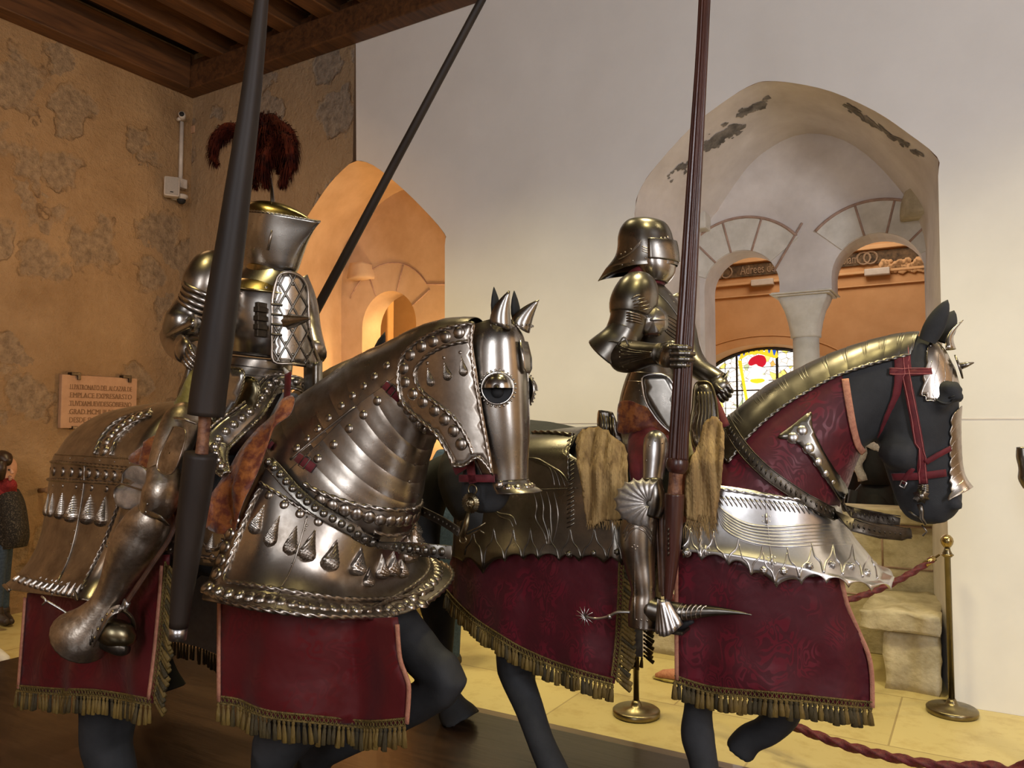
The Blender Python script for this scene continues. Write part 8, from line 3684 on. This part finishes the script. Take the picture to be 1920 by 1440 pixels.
g.tube([(q.x - .12, q.y, .012), (q.x - .02, q.y, .012), (q.x + .12, q.y, .012)], [.02, .045, .04], n=16, asp=.3, up=(0, 0, 1))
build('sole', g, MT['brocade_y'], sh_)

# two visitors in dark coats beyond the right recess
def dark_visitor(px_, py_head, Y, label, hood, coat_m, sc=1.0):
    b = R.P(px_, 950, Y)
    hz = R.P(px_, py_head, Y).z
    t = thing('person', label, 'person', R, (b.x, Y, 0))
    x, z = b.x, hz
    g = M()
    g.tube([(x, Y, z), (x, Y, z - .10), (x, Y, z - .22), (x, Y, z - .30)], [.05, .10, .085, .06], n=18)
    g.tube([(x, Y, z - .3), (x, Y, z - .45), (x, Y, z - .9)], [.07, .14, .14], n=14)
    for s in (-1, 1):
        g.tube([(x + s * .09, Y, z - .85), (x + s * .09, Y, .5), (x + s * .09, Y, .04)], [.10, .065, .045], n=12)
    o_ = build('body', g, MT['jeans'] if hood is None else MT['blackcoat'], t)
    remesh(o_, .02, 3)
    g = M()
    g.tube([(x, Y, z - .26), (x, Y, z - .36), (x, Y, z - .55), (x, Y, z - .85), (x, Y, z - 1.02)], [.08, .16, .19, .20, .21], n=22, asp=.62, up=(0, 1, 0))
    for s in (-1, 1):
        g.tube([(x + s * .14, Y, z - .36), (x + s * .19, Y - .03, z - .62), (x + s * .20, Y - .08, z - .88)], [.06, .055, .045], n=12)
    build('coat', g, coat_m, t)
    if hood:
        g = M()
        g.tube([(x, Y, z + .05), (x, Y, z - .04), (x, Y, z - .16), (x, Y, z - .30)], [.05, .10, .115, .11], n=20)
        h_ = build('hood', g, coat_m, t)
        g = M()
        g.tube([(x - .10 + .02 * math.cos(k), Y - .08, z - .27 + .30 * k / 8) for k in range(9)], .035, n=10, lobes=5, lamp_=.2, twist=1.2)
        g.tube([(x - .08 + .17 * k / 8, Y - .08, z + .045 - .010 * k) for k in range(9)], .030, n=10, lobes=5, lamp_=.2, twist=1.2)
        build('fur_trim', g, hood, h_)
    g = M()
    for s in (-1, 1):
        g.tube([(x + s * .09, Y + .03, .04), (x + s * .09, Y - .10, .035)], [.05, .04], n=12)
    build('shoes', g, MT['boot'], t)
    return t


dark_visitor(1643, 838, RD + .62, 'visitor in a black hooded coat trimmed with pale fur, beyond the right recess sill', MT['whitefur'], MT['blackcoat'])
dark_visitor(1590, 872, RD + 1.25, 'visitor in a dark coat with brown fur, left of the hooded one beyond the sill', MT['fur'], MT['blackcoat'])
dark_visitor(832, 842, -.9, 'visitor in blue glimpsed between the two horses, behind the neck of the left one', None, MT['jeans'])

# steel exhibit just entering at the right edge
e0 = R.P(1925, 860, -.9)
ex = thing('armour_exhibit', 'dark steel arm piece on a stand at the far right edge', 'armour', R, (e0.x, -.9, 0))
g = M()
pxtube(R, [(1918, 838, -.9, 22), (1920, 856, -.9, 26), (1922, 876, -.9, 22), (1926, 896, -.9, 30), (1930, 915, -.9, 20)], g, n=16)
build('steel_elbow', g, MT['steel_dark'], ex)
g = M()
g.tube([(e0.x + .05, -.9, 0), (e0.x + .05, -.9, e0.z - .1)], .02, n=10)
g.tube([(e0.x + .05, -.9, 0), (e0.x + .05, -.9, .03)], [.16, .15], n=24)
build('stand', g, MT['iron'], ex)
